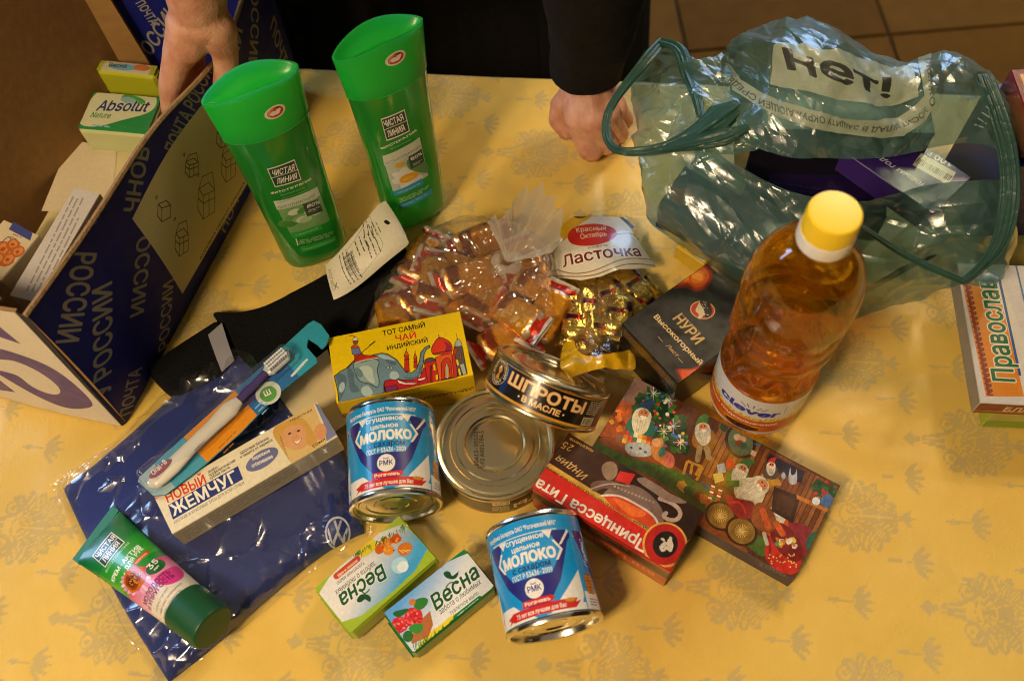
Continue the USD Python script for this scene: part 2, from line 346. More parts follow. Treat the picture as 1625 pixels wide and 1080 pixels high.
# ================================================================ the setting: floor, table, cloth
tile_mats = [plain('floor_tile_%d' % k, c, 0.8, bump=0.1, bscale=25, var=0.12, specular_ior_level=0.08) for k, c in enumerate(((.13, .055, .005), (.115, .048, .0045), (.14, .062, .007)))]
grout = plain('grout', '#33230f', 0.9)
fl = thing('floor', None, None, at((0, 0, 0)), kind='structure')
part(fl, 'screed', cbox(6.0, 5.5, 0.02, 0.001, (0, 1.0, -0.028)), grout)
j0 = P(1090, 82, -TZ); TS = 0.43
for i in range(-5, 6):
    for j in range(-4, 6):
        x, y = j0[0] + i * TS, j0[1] + j * TS
        b = cbox(TS - 0.006, TS - 0.006, 0.0085, 0.0012); b.apply_translation([x + 0.003, y + 0.003, -0.0085 + 0.0006 * rng.random()])
        part(fl, 'tile', b, tile_mats[rng.randrange(3)], False)
e0, e1 = P(480, 113), P(870, 128); ED = (e1 - e0) / np.linalg.norm(e1 - e0); EN = np.array([ED[1], -ED[0], 0])      # back edge; EN points to the viewer
TLN, TDP = (-0.95, 0.95), 0.92
MT = np.eye(4); MT[:3, 0], MT[:3, 1], MT[:3, 3] = ED, -EN, [e1[0] - ED[0] * e1[0], e1[1] - ED[1] * e1[0], 0]
tb = thing('table', 'wooden table under the yellow damask tablecloth', 'table', MT)
wood = plain('table_wood', '#6b4a2c', 0.5, bump=0.1, var=0.2)
b = cbox(TLN[1] - TLN[0], TDP, 0.03, 0.002); b.apply_translation([TLN[0], -TDP, TZ - 0.039]); part(tb, 'table_top', b, wood)
for x in (TLN[0] + 0.06, TLN[1] - 0.12):
    for y in (-TDP + 0.06, -0.12):
        b = cbox(0.06, 0.06, TZ - 0.039, 0.003); b.apply_translation([x, y, 0]); part(tb, 'leg', b, wood)
# --- damask cloth: satin ground with woven palmettes
def motif():
    g = [Polygon([(-47, 0), (-42, 4), (-40, 7), (-37, 3), (-33, 2.5), (-33, -2.5), (-37, -3), (-40, -7), (-42, -4)])]
    for k in (-1, 0, 1): g.append(Polygon([(-31, 2.2 * k - 0.9), (-31, 2.2 * k + 0.9), (-12, 6.0 * k + 2.1), (-12, 6.0 * k - 2.1)]))
    g.append(Polygon([(-32.5, 4), (-31.8, 4), (-31.8, -4), (-32.5, -4)]))
    for s in (-1, 1):
        g.append(Point(-8, 15 * s).buffer(7).difference(Point(-9, 15.5 * s).buffer(4.6)).union(Point(-9, 15.5 * s).buffer(2.2)))
        g.append(LineString(spline([(-11, 8 * s), (-4, 11 * s), (0, 18 * s), (-4, 25 * s), (-10, 24 * s)], 20)).buffer(1.7))
    for k in range(-6, 7):
        t = math.radians(k * 20.5); L = 15 + 3.5 * (k % 2); pet = affinity.scale(Point(0, 0).buffer(1), L / 2, 4.6)
        rib = LineString([(-L / 2, 0), (L * 0.3, 0)]).buffer(0.55)
        p = pet.difference(rib).difference(affinity.translate(affinity.scale(Point(0, 0).buffer(1), L / 3, 0.5), 0, 2.2)).difference(affinity.translate(affinity.scale(Point(0, 0).buffer(1), L / 3, 0.5), 0, -2.2))
        g.append(affinity.translate(affinity.rotate(p, math.degrees(t), origin=(0, 0)), 10 + 23 * math.cos(t), 23 * math.sin(t)))
    core = Point(10, 0).buffer(15.5)
    for k in range(-4, 5): core = core.difference(affinity.rotate(LineString([(-4, 0), (24, 0)]).buffer(0.5), k * 17, origin=(-4, 0)))
    for r in (6, 10): core = core.difference(Point(2, 0).buffer(r + 0.45).difference(Point(2, 0).buffer(r - 0.45)))
    g.append(core)
    for q in ((37.5, 4.8), (37.5, -4.8), (41.5, 0)): g.append(Point(q).buffer(3.1).difference(Point(q).buffer(0.8)))
    for a in (-35, 0, 35): g.append(affinity.rotate(affinity.translate(affinity.scale(Point(0, 0).buffer(1), 5, 1.8), 49, 0), a, origin=(43, 0)))
    return unary_union([x.buffer(0) for x in g])
def sprig():
    g = [Polygon([(-20, 0), (-14, 2.2), (-8, 0.8), (-8, -0.8), (-14, -2.2)]), LineString([(-9, 0), (0, 0)]).buffer(0.7)]
    for a in (-48, -24, 0, 24, 48): g.append(affinity.rotate(affinity.translate(affinity.scale(Point(0, 0).buffer(1), 7.5, 1.9), 9.5, 0), a, origin=(-1, 0)))
    return unary_union(g)
xs = np.concatenate([np.linspace(-0.26, -0.012, 14) + TLN[0], np.linspace(TLN[0] - 0.01, TLN[0] + 0.27, 40), np.arange(TLN[0] + 0.272, TLN[1] - 0.27, 0.00155), np.linspace(TLN[1] - 0.268, TLN[1] + 0.01, 40), np.linspace(0.012, 0.26, 14) + TLN[1]])
ys = np.concatenate([np.linspace(-TDP - 0.26, -TDP - 0.012, 14), np.linspace(-TDP - 0.01, -TDP + 0.10, 16), np.arange(-TDP + 0.102, 0.012, 0.00155), np.linspace(0.014, 0.26, 30)])
X, Y = np.meshgrid(xs, ys, indexing='ij')
def wrapdown(s, lo, hi, r=0.009):
    """cloth length s along the table -> (position, drop): it turns over the edge and hangs"""
    o = np.where(s > hi, s - hi, np.where(s < lo, lo - s, 0)); sg = np.where(s > hi, 1, -1); t = np.clip(o / r, 0, np.pi / 2)
    return np.clip(s, lo, hi) + sg * np.where(o > 0, r * np.sin(t), 0), r * (1 - np.cos(t)) + np.maximum(o - r * np.pi / 2, 0)
px_, d1 = wrapdown(X, *TLN); py_, d2 = wrapdown(Y, -TDP, 0.0)
sway = 0.018 * (meshkit.noise(np.stack([X * 6, Y * 0.5, X * 0], -1), 5) - 0.5) * np.clip((d1 + d2) / 0.1, 0, 1)
py_ = py_ + np.where(d2 > 0, np.abs(sway) * np.sign(Y + TDP / 2), 0); px_ = px_ + np.where(d1 > 0, np.abs(sway) * np.sign(X), 0)
q = np.stack([X, Y, X * 0], -1)
hgt = 0.0015 * (meshkit.noise(q * [9, 7, 1] + 3.1, 2) - 0.8) + 0.0010 * (meshkit.noise(q * [26, 19, 1], 3) - 1) + 0.0005 * (meshkit.noise(q * 75, 4) - 1)
for (ax, ay, bx, by, w, a) in ((-0.9, -0.28, 0.9, -0.33, 0.012, 0.0018), (0.16, -0.9, 0.12, 0.0, 0.010, 0.0016), (-0.42, -0.9, -0.40, 0.0, 0.012, 0.0014), (0.30, -0.05, 0.62, -0.5, 0.02, 0.0018), (-0.1, 0.0, 0.22, -0.3, 0.016, 0.0016)):
    l = math.hypot(bx - ax, by - ay); dd = ((X - ax) * (by - ay) - (Y - ay) * (bx - ax)) / l; hgt = hgt - a * np.exp(-(dd / w) ** 2)     # old ironing folds
Z = TZ - 0.0005 + hgt - d1 - d2
mask = np.zeros(X.shape)
o = P(1525, 700); ov = MT[:3, :3].T @ (o - MT[:3, 3]); up = MT[:3, :3].T @ (P(1560, 970) - P(1525, 700)); CA = math.atan2(up[1], up[0]) + math.pi / 2
step_y = np.linalg.norm(up[:2]); step_x = 0.097; MO, SP = motif(), sprig()
for i in range(-13, 6):
    for j in range(-6, 6):
        for sh, du, dv in ((MO, 0, 0.5 * (i % 2)), (SP, 0, 0.5 * (i % 2) + 0.5), (SP, 0.5, 0.25), (SP, 0.5, 0.75)):
            u, v = (i + du) * step_x, (j + dv) * step_y; cx, cy = ov[0] + u * math.cos(CA) - v * math.sin(CA), ov[1] + u * math.sin(CA) + v * math.cos(CA)
            a0, a1 = np.searchsorted(xs, [cx - 0.065, cx + 0.065]); b0, b1 = np.searchsorted(ys, [cy - 0.045, cy + 0.045])
            if a1 <= a0 + 3 or b1 <= b0 + 3: continue
            lx, ly = (X[a0:a1, b0:b1] - cx) * 1000, (Y[a0:a1, b0:b1] - cy) * 1000
            mx, my = lx * math.cos(CA) + ly * math.sin(CA), -lx * math.sin(CA) + ly * math.cos(CA)
            mask[a0:a1, b0:b1] = np.maximum(mask[a0:a1, b0:b1], shapely.contains_xy(sh, mx, my))
cloth_mat = usdkit.material(stage, '/World/Looks/damask', {
    'a': ('attribute', {'attribute': 'ink'}), 'tc': ('texture_coordinate', {}), 'n': ('noise_texture', {'scale': 14.0, 'detail': 4.0}),
    'mp': ('mapping', {'scale': (1300.0, 500.0, 400.0)}), 'n2': ('noise_texture', {'scale': 1.0, 'detail': 2.0}),
    'r': ('rgb_ramp', {'ramp': [(0.3, (0.68, 0.452, 0.088)), (0.7, (0.74, 0.502, 0.112))]}), 'm': ('mix_color', {'b': (0.55, 0.41, 0.155)}),
    'tv': ('rgb_ramp', {'ramp': [(0.35, (0.96, 0.96, 0.96)), (0.65, (1, 1, 1))]}), 'mm': ('mix_color', {'blend_type': 'multiply', 'fac': 1.0}),
    'rg': ('map_range', {'to_min': 0.33, 'to_max': 0.25}), 'b': ('bump', {'strength': 0.15, 'distance': 0.0008}),
    'p': ('principled_bsdf', {'sheen_weight': 0.15, 'sheen_roughness': 0.4, 'specular_ior_level': 0.55})},
    [('tc.object', 'n.vector'), ('tc.object', 'mp.vector'), ('mp.vector', 'n2.vector'), ('n.fac', 'r.fac'), ('r.color', 'm.a'), ('a.fac', 'm.fac'), ('n2.fac', 'tv.fac'),
     ('m.result', 'mm.a'), ('tv.color', 'mm.b'), ('mm.result', 'p.base_color'), ('a.fac', 'rg.value'), ('rg.result', 'p.roughness'), ('n2.fac', 'b.height'), ('b.normal', 'p.normal')], surface='p.BSDF')
tcl = thing('tablecloth', 'golden yellow damask tablecloth with woven grey palmettes covering the table', 'tablecloth', MT)
gm = grid_mesh(np.stack([px_, py_, Z], -1)); gm.pnormals = meshkit.arrays(gm, True)[2]
if gm.pnormals[len(gm.pnormals) // 2][2] < 0: gm.faces = gm.faces[:, ::-1]; gm.pnormals = -gm.pnormals
mk = mask.ravel(); part(tcl, 'cloth', gm, cloth_mat, ink=np.stack([mk, mk, mk], -1))
# ================================================================ the person behind the table
skin = usdkit.material(stage, '/World/Looks/skin', {'tc': ('texture_coordinate', {}), 'n': ('noise_texture', {'scale': 70.0, 'detail': 6.0}),
    'n2': ('noise_texture', {'scale': 420.0, 'detail': 3.0}), 'r': ('rgb_ramp', {'ramp': [(0.28, (0.42, 0.165, 0.095)), (0.5, (0.56, 0.27, 0.17)), (0.75, (0.66, 0.37, 0.25))]}),
    'b': ('bump', {'strength': 0.45, 'distance': 0.0015}), 'p': ('principled_bsdf', {'roughness': 0.5, 'subsurface_weight': 0.25, 'subsurface_scale': 0.004, 'subsurface_radius': (1.0, 0.35, 0.2)})},
    [('tc.object', 'n.vector'), ('tc.object', 'n2.vector'), ('n.fac', 'r.fac'), ('r.color', 'p.base_color'), ('n2.fac', 'b.height'), ('b.normal', 'p.normal')], surface='p.BSDF')
black_cloth = plain('black_cloth', (0.008, 0.007, 0.006), 0.9, bump=0.5, bscale=160, var=0.3, specular_ior_level=0.15)
def Q(x, y, z): return P(x, y, z)
px0 = np.array([-0.075, 0.545, 0.0])
pe = thing('person', 'person in a black robe gripping the carton with one hand, other fist on the table', 'person', at(px0))
def chain(pts): return [(pts[i][0], pts[i][1], pts[i + 1][0], pts[i + 1][1]) for i in range(len(pts) - 1)]
W3 = lambda x, y, z: px0 + [x, y, z]
body = chain([(W3(0, 0, 0.98), 0.13), (W3(0, 0, 1.15), 0.11), (W3(0, -0.03, 1.33), 0.115), (W3(0, -0.05, 1.45), 0.062), (W3(0, -0.08, 1.52), 0.055)])
body += [(W3(-0.07, 0, 0.97), 0.1, W3(0.07, 0, 0.97), 0.1), (W3(-0.13, -0.03, 1.37), 0.06, W3(0.13, -0.03, 1.37), 0.06)]
body += chain([(W3(0, -0.09, 1.64), 0.085), (W3(0, -0.13, 1.60), 0.07), (W3(0, -0.15, 1.55), 0.042)]) + [(W3(0, -0.205, 1.61), 0.012, W3(0, -0.21, 1.585), 0.014), (W3(-0.078, -0.1, 1.61), 0.018, W3(0.078, -0.1, 1.61), 0.018)]
for s in (-1, 1): body += chain([(W3(0.09 * s, 0, 0.92), 0.085), (W3(0.1 * s, 0, 0.5), 0.055), (W3(0.1 * s, 0.02, 0.09), 0.042)]) + [(W3(0.1 * s, 0.02, 0.045), 0.045, W3(0.11 * s, -0.12, 0.03), 0.03)]
# arm and hand on the carton (left in the picture)
wr = Q(313, 8, 0.235); el = Q(292, -250, 0.40)
armL = chain([(W3(-0.18, -0.0172, 1.37), 0.058), (el, 0.045), (Q(306, -70, 0.275), 0.0284), (wr, 0.0219)])
hL = [(wr, 0.0202, Q(283, 88, 0.198), 0.0125), (wr, 0.0202, Q(300, 74, 0.205), 0.0133), (wr, 0.0189, Q(316, 62, 0.208), 0.0129), (wr, 0.0181, Q(328, 48, 0.208), 0.0112), (Q(290, 80, 0.2), 0.0120, Q(322, 62, 0.205), 0.0112), (Q(302, 40, 0.22), 0.0189, Q(325, 35, 0.222), 0.0181)]
hL += chain([(Q(281, 92, 0.197), 0.0116), (Q(271, 136, 0.172), 0.0099), (Q(272, 176, 0.140), 0.0084), (Q(280, 205, 0.112), 0.0073)])
hL += chain([(Q(296, 78, 0.203), 0.0116), (Q(276, 112, 0.176), 0.0099), (Q(280, 150, 0.140), 0.0086), (Q(290, 180, 0.108), 0.0076)])
hL += chain([(Q(312, 62, 0.206), 0.0112), (Q(292, 88, 0.178), 0.0095), (Q(296, 124, 0.142), 0.0084), (Q(304, 150, 0.112), 0.0073)])
hL += chain([(Q(326, 48, 0.205), 0.0103), (Q(310, 66, 0.180), 0.0086), (Q(312, 96, 0.150), 0.0076), (Q(318, 118, 0.128), 0.0067)])
hL += chain([(wr, 0.0181), (Q(343, 46, 0.216), 0.0159), (Q(357, 84, 0.192), 0.0108), (Q(359, 112, 0.176), 0.0099), (Q(352, 138, 0.160), 0.0076)]) + [(Q(330, 60, 0.208), 0.0112, Q(348, 66, 0.203), 0.0120)]
# arm and fist on the cloth (right in the picture)
wR = Q(931, 128, 0.062); eR = Q(950, -170, 0.30)
armR = chain([(W3(0.18, -0.02, 1.37), 0.058), (eR, 0.045), (Q(938, 60, 0.115), 0.033), (wR, 0.0265)])
hR = [(wR, 0.025, Q(918, 186, 0.049), 0.0145), (wR, 0.025, Q(940, 188, 0.051), 0.015), (wR, 0.024, Q(960, 182, 0.049), 0.014), (wR, 0.022, Q(975, 170, 0.043), 0.0125), (Q(917, 186, 0.048), 0.0135, Q(975, 172, 0.043), 0.0125)]
for a, b, c, d, r in (((917, 188, 0.047), (938, 236, 0.0145), (926, 216, 0.0115), (922, 196, 0.0135), 0.0132), ((942, 190, 0.05), (961, 226, 0.014), (950, 206, 0.0115), (945, 190, 0.014), 0.0130),
                      ((962, 183, 0.047), (979, 211, 0.013), (969, 194, 0.011), (962, 180, 0.013), 0.0120), ((976, 170, 0.041), (989, 190, 0.0115), (980, 178, 0.0098), (974, 168, 0.011), 0.0105)):
    hR += chain([(Q(*a), r * 1.05), (Q(*b), r * 0.98), (Q(*c), r * 0.86), (Q(*d), r * 0.8)])
hR += chain([(Q(915, 150, 0.055), 0.0165), (Q(893, 168, 0.040), 0.0125), (Q(888, 190, 0.026), 0.011), (Q(899, 208, 0.017), 0.009)])
skinmesh = organic(body + armL + hL + armR + hR, 0.0042, 10)
part(pe, 'body', skinmesh, skin, True, world=True)
robe = [(W3(-0.10, 0.02, 1.0), 0.145, W3(0.10, 0.02, 1.0), 0.145), (W3(-0.12, 0, 1.33), 0.095, W3(0.12, 0, 1.33), 0.095)]
robe = [(W3(sx, 0.0, 1.36), 0.088, W3(sx * 1.5, 0.03, 0.05), 0.105) for sx in (-0.15, -0.07, 0.0, 0.07, 0.15)]
robe += [(W3(-0.15, 0, 1.36), 0.085, W3(0.15, 0, 1.36), 0.085), (W3(-0.16, 0.02, 0.8), 0.12, W3(0.16, 0.02, 0.8), 0.12), (W3(-0.2, 0.03, 0.05), 0.105, W3(0.2, 0.03, 0.05), 0.105)]
rb = [m3.Manifold.batch_hull([m3.Manifold.sphere(r, 24).translate(tuple(map(float, p))), m3.Manifold.sphere(s, 24).translate(tuple(map(float, q)))]) for p, r, q, s in robe]
rb = m3.Manifold.batch_boolean(rb, m3.OpType.Add).refine_to_length(0.012).to_mesh(); rb = trimesh.Trimesh(rb.vert_properties[:, :3], rb.tri_verts, process=True)
trimesh.smoothing.filter_taubin(rb, 0.5, 0.53, 14); v = rb.vertices.copy()
lowz = np.clip((1.2 - v[:, 2]) / 1.2, 0, 1); v += rb.vertex_normals * (0.03 * lowz * (meshkit.noise(v * [16, 16, 0.9], 8) - 0.5))[:, None]; rb.vertices = v
part(pe, 'robe', rb, black_cloth, True, world=True)
def sleeve(pts, seed):
    c = np.array([p for p, _ in pts]); dd = np.r_[0, np.cumsum(np.linalg.norm(np.diff(c, axis=0), axis=1))]; c = np.stack([np.interp(np.linspace(0, dd[-1], 60), dd, c[:, k]) for k in range(3)], -1); r = np.interp(np.linspace(0, 1, 60), dd / dd[-1], [q for _, q in pts]); t = tube(c, r, 40)
    t.faces = t.faces[:-40]; v = t.vertices.copy()                       # open at the cuff
    t2 = tube(c, r - 0.002, 40); n = np.r_[v[:-2] - np.repeat(c, 40, 0), np.zeros((2, 3))]; n /= np.linalg.norm(n, axis=1, keepdims=True) + 1e-9
    v += n * (0.007 * (meshkit.noise(v * 30, seed) - 0.5) + 0.004 * (crease(v, 22, seed) - 0.5))[:, None]; t.vertices = v; t.remove_unreferenced_vertices(); return t
part(pe, 'sleeve', sleeve([(W3(0.15, 0, 1.37), 0.08), (W3(0.15, 0, 1.37) * 0.3 + eR * 0.7, 0.066), (eR, 0.055), (Q(938, 60, 0.115), 0.038), (wR * 0.55 + Q(938, 60, 0.115) * 0.45, 0.0335), (wR * 0.72 + Q(938, 60, 0.115) * 0.28, 0.0330)], 21), black_cloth, True, world=True)
part(pe, 'sleeve', sleeve([(W3(-0.15, 0, 1.37), 0.075), (W3(-0.15, 0, 1.37) * 0.25 + el * 0.75, 0.066), (el, 0.064), (el * .4 + Q(306, -70, 0.275) * .6, 0.05)], 22), black_cloth, True, world=True)
hair = organic([(W3(0, -0.07, 1.665), 0.088, W3(0, -0.05, 1.6), 0.075), (W3(0, -0.11, 1.70), 0.06, W3(0, -0.05, 1.70), 0.06)], 0.008, 6)
part(pe, 'hair', hair, plain('dark_hair', '#2a1c12', 0.6, bump=0.6, bscale=200), True, world=True)
# ================================================================ carton on the left
from scipy.interpolate import LinearNDInterpolator, RegularGridInterpolator
def project(p):
    v = np.asarray(p) - EYE; d = v @ FWD; return np.stack([PW / 2 + FPX * (v @ RGT) / d, PH / 2 - FPX * (v @ UPV) / d], -1)
class Surf:
    """a curved sheet g (n, m, 3) in space that carries print; its own millimetres are U (n) by V (m)"""
    def __init__(self, g, U, V, flip=False, front=True):
        self.g = g; n = gnormals(g) * (-1 if flip else 1)
        self.f = RegularGridInterpolator((U, V), g, bounds_error=False, fill_value=None); self.fn = RegularGridInterpolator((U, V), n, bounds_error=False, fill_value=None)
        uu, vv = np.meshgrid(U, V, indexing='ij'); pp = project(g); ok = (n * (EYE - g)).sum(-1) > 0 if front else np.ones(uu.shape, bool)
        self.li = LinearNDInterpolator(pp[ok], np.stack([uu[ok], vv[ok]], -1)); self.ctr = (float(np.mean(U)), float(np.mean(V)))
    def px(self, x, y):
        r = self.li(x, y).ravel()
        if np.isnan(r[0]):
            pts = self.li.points; k = np.argmin(((pts - [x, y]) ** 2).sum(1)); r = self.li.values[k]
        return (float(r[0]), float(r[1]))
    def crop(self, x0, y0, s): return lambda x, y: self.px(x0 + x / s, y0 + y / s)
    def map(self, lift=0.0003):
        def f(v):
            n = self.fn(v); n /= np.linalg.norm(n, axis=1, keepdims=True) + 1e-9; return self.f(v) + n * lift, n
        return f
def shell(g, t):
    """a sheet with real thickness t behind it"""
    n = gnormals(g); a = grid_mesh(g); b = grid_mesh(g - n * t); b.faces = b.faces[:, ::-1]; k, m = g.shape[:2]; i = np.arange(k * m).reshape(k, m)
    ring = np.r_[i[:, 0], i[-1, 1:], i[-2::-1, -1], i[0, -2:0:-1]]; r2 = np.roll(ring, -1); N = k * m
    f = np.vstack([a.faces, b.faces + N, np.stack([ring, ring + N, r2], -1), np.stack([r2, ring + N, r2 + N], -1)])
    mm = trimesh.Trimesh(np.vstack([a.vertices, b.vertices]), f, process=False); mm.fix_normals(); return mm
kraft = plain('kraft_board', '#96703c', 0.8, bump=0.15, bscale=120, var=0.12)
blueboard = printed('blue_board', 0.6, 0.0, 0.05, 60, spec=0.25); whiteboard = printed('white_board', 0.5, 0.0, 0.05, 60)
A, B = P(200, 670), P(480, 150)
cb = thing('cardboard_box', 'open blue printed postal carton with white end panel and assembly diagrams', 'box', at(A))
ss = np.array([0, 0.3, 0.55, 0.70, 0.82, 1.0]); top = np.array([P(44, 503, .183), P(165, 330, .181), P(262, 188, .178), P(338, 106, .172), P(376, 35, .176), P(402, -85, .185)])
bot = A + ss[:, None] * (B - A)
cs = np.linspace(0, 1, 41); topc = spline(top, 41); botc = A + np.linspace(0, 1, 41)[:, None] * (B - A)
tt = np.linspace(0, 1, 13); g = botc[:, None] * (1 - tt)[None, :, None] + topc[:, None] * tt[None, :, None]
g = g + (np.array([0.93, -0.37, 0]) * 0.004 * np.sin(np.pi * tt)[None, :, None])
LW = np.linalg.norm(B - A) * 1000
part(cb, 'long_wall', shell(g, 0.004), kraft, 25, world=True)
S = Surf(g, np.linspace(0, LW, 41), tt * 185.0)
a = Art(); a.add(sbox(0.2, 0.4, LW - 0.2, 184.6), '#121a70')
k2 = S.crop(0, 300, 2.7); k1 = S.crop(0, 0, 3.0); a.to = k2; GL = '#94907f'
for s_, q0, q1, h in (('РОССИИ', (262, 215), (238, 660), 24), ('У РОССИИ', (472, 868), (476, 392), 22), ('РОССИИ', (590, 150), (556, 552), 19), ('РОССИИ', (718, 668), (742, 380), 17), ('ПОЧТА', (600, 965), (606, 760), 20)): a.text(s_, q0, q1, GL, h)
a.to = k1
for s_, q0, q1, h in (('ЧНОВ', (652, 1010), (712, 705), 18), ('ПОЧТА РОССИИ', (838, 735), (1000, 290), 18), ('ПОЧТА', (1070, 1110), (1180, 850), 12), ('СИИ', (440, 1080), (470, 990), 12)): a.text(s_, q0, q1, GL, h)
a.to = S.px
a.text('РОССИИ', (394, -40), (392, 112), GL, 20); a.text('ПОЧТА', (428, 45), (452, 128), GL, 16); a.text('ИИ', (366, 40), (364, 92), GL, 16)
a.poly([(209, 347), (289, 466), (398, 280), (324, 160)], '#d6ca96')
INK = '#4a3a3c'
def cube(x, y, w, h, top_open, tall):
    L = [[(x, y), (x + w, y - h * .2), (x + w, y + h * .6), (x, y + h * .9), (x, y)], [(x, y), (x - w * .4, y - h * .25), (x - w * .5, y + h * .5), (x, y + h * .9)], [(x - w * .4, y - h * .25), (x + w * .5, y - h * .5), (x + w, y - h * .2)]]
    if tall: L += [[(x, y + h * .3), (x + w, y + h * .08)], [(x + w * .5, y - h * .1), (x + w * .5, y + h * .75)], [(x - w * .45, y + h * .1), (x, y + h * .3)], [(x - w * .4, y - h * .25), (x - w * .1, y - h * .7), (x + w * .8, y - h * .9), (x + w, y - h * .2)]]
    for l in L: a.line(l, 0.9, INK)
for c in ((256, 330, 14, 24, 0, 0), (300, 262, 14, 22, 0, 1), (322, 310, 18, 42, 1, 1), (284, 378, 14, 32, 1, 1), (350, 215, 15, 22, 0, 0), (358, 255, 15, 38, 1, 1)): cube(*c)
for q_ in ((246, 318), (290, 250), (275, 352), (312, 282)): a.text('9', q_, (q_[0] + 4, q_[1] - 3), INK, 3.5)
a.text('КОРОБКА ОБОРОТ КРЫШКА', (318, 412), (388, 290), INK, 4.2)
a.build(cb, 'printed_face', S.map(0.0004), blueboard, clip=sbox(0.2, 0.4, LW - 0.2, 184.6), cut=(LW / 40, 185 / 12), world=True)
# corrugated rim and end seam
part(cb, 'rim', tube(topc + [-0.0015, 0.0006, 0.0012], 0.0022, 6), plain('board_edge', '#a08058', 0.85, bump=0.8, bscale=400), world=True)
# white end panel
A2, Dd = A + 0.19 * np.array([-0.936, 0.3515, 0]), P(240, 190); zA = 0.186
off = np.array([-0.351, -0.936, 0]) * 0.003
ga = np.array([[A2 + off, A2 + off + [0, 0, zA]], [A + off + [-.002, 0, 0], P(28, 489, zA) + off]]); gg = smoothgrid(ga, 21, 9); gg += off * 1.5 * np.sin(np.pi * np.linspace(0, 1, 21))[:, None, None]
part(cb, 'end_wall', shell(gg, 0.0028), kraft, 25, world=True)
S = Surf(gg, np.linspace(0, 190, 21), np.linspace(0, 186, 9)); a = Art(S.crop(0, 460, 4.5)); a.add(sbox(0.3, 0.3, 189.7, 185.7), '#d9cfc0'); PU = '#5a4480'
a.poly([(-60, 405), (0, 415), (150, 460), (330, 530), (500, 640), (620, 750), (662, 820), (600, 842), (450, 830), (300, 770), (150, 690), (0, 600), (-60, 560)], PU, True)
a.poly([(-60, 480), (0, 490), (90, 500), (200, 540), (340, 620), (432, 720), (370, 740), (240, 690), (120, 605), (0, 570), (-60, 550)], '#d9cfc0', True)
a.poly([(-20, 245), (0, 258), (152, 382), (-20, 325)], PU); a.poly([(-20, 630), (0, 640), (112, 726), (-20, 706)], PU)
a.build(cb, 'printed_end', S.map(0.0004), whiteboard, clip=sbox(0.3, 0.3, 189.7, 185.7), cut=(9.5, 186 / 8), world=True)
part(cb, 'corner_fold', slab(A + off + [-.002, 0, 0], A, P(44, 503, .183), P(28, 489, zA) + off, 0.002), plain('dark_fold', '#12142c', .7), world=True)
# inner walls, bottom and loose flaps
up = np.array([0, 0, 1.0])
part(cb, 'side_wall', slab(A2 + [0, .004, 0], Dd, Dd + up * .23, A2 + [0, .004, 0] + up * .19, 0.004), kraft, world=True)
nB = np.cross(up, (B - Dd)); nB /= np.linalg.norm(nB)
def onback(x, y, o=0.0):
    d = ray(x, y); o_ = Dd - nB * o; t = ((o_ - EYE) @ nB) / (d @ nB); return EYE + d * t
part(cb, 'inner_flap', slab(Dd - [0.004, 0, 0], onback(262, 142), onback(160, -25), Dd + [-.004, 0, .215], 0.004), kraft, world=True)
part(cb, 'bottom', slab(A + [-.006, .004, .003], B + [-.006, -.006, .003], Dd + [.006, -.006, .003], A2 + [.006, .004, .003], 0.0025), kraft, world=True)
q_ = [onback(x, y, -0.012) for x, y in ((256, 150), (455, 150), (400, -60), (150, -40))]
part(cb, 'far_wall', slab(*q_, 0.004), kraft, world=True)
gq = smoothgrid(np.array([[q_[0], q_[3]], [q_[1], q_[2]]]), 9, 9); S = Surf(gq, np.linspace(0, 180, 9), np.linspace(0, 120, 9), front=False); a = Art(S.px); a.add(sbox(.3, .3, 179.7, 119.7), '#121a70')
a.text('ПОЧТА', (215, 5), (240, 40), GL, 12); a.text('РОССИИ', (232, 100), (285, 20), GL, 13); a.text('НИ', (330, 60), (322, 10), GL, 12)
nq = np.sign(((EYE - q_[0]) @ np.cross(q_[1] - q_[0], q_[3] - q_[0])))
a.build(cb, 'printed_flap', S.map(0.0005 * nq), blueboard, clip=sbox(.3, .3, 179.7, 119.7), cut=(22.5, 15), world=True)
# ---------------------------------------------------------------- cartons: a helper
def carton(name, label, cat_, T, col, mat=None, r=0.0009, group=None):
    th = thing(name, label, cat_, T.M, group)
    part(th, 'box_body', cbox(T.w, T.d, T.h, r), plain('card_' + col.lstrip('#'), col, 0.35, bump=0.04, bscale=50, coat_weight=0.2, coat_roughness=0.1))
    return th
# ---------------------------------------------------------------- things inside the carton
T = TopBox((30, 478), (196, 512), (126, 186), (262, 212), .05, .045)
th = carton('flat_carton', 'flat cream carton lying lowest inside the open blue box', 'carton', T, '#cfc08e', r=0.002)
a = Art(T.top.px); a.poly([(112, 222), (186, 236), (176, 340), (66, 335)], '#d8c8a4'); a.build(th, 'paper_slip', T.top.map(0.0004), MATTE, world=True)
T = TopBox((26, 470), (72, 484), (107, 297), (146, 303), .105, .042)
th = carton('toothpaste_box', 'narrow white toothpaste carton with green ring inside the blue box', 'toothpaste', T, '#cfc8c4')
a = Art(T.top.px); a.add(T.rect, '#d0cac8'); a.lines((44, 462), (118, 312), 4, 4.5, 1.6, '#9a9694', 3); a.build(th, 'printed_top', T.top.map(), MATTE, world=True)
F, rc = T.side('right'); a = Art(); a.add(rc, '#cdbcae'); W_ = T.d * 1000
for c, q0, q1 in (('#3f8a4c', 17, 13.5),): a.disc(W_ * .66, 21, q0, q0, c); a.disc(W_ * .66, 21, q1, q1, '#d8c2b4')
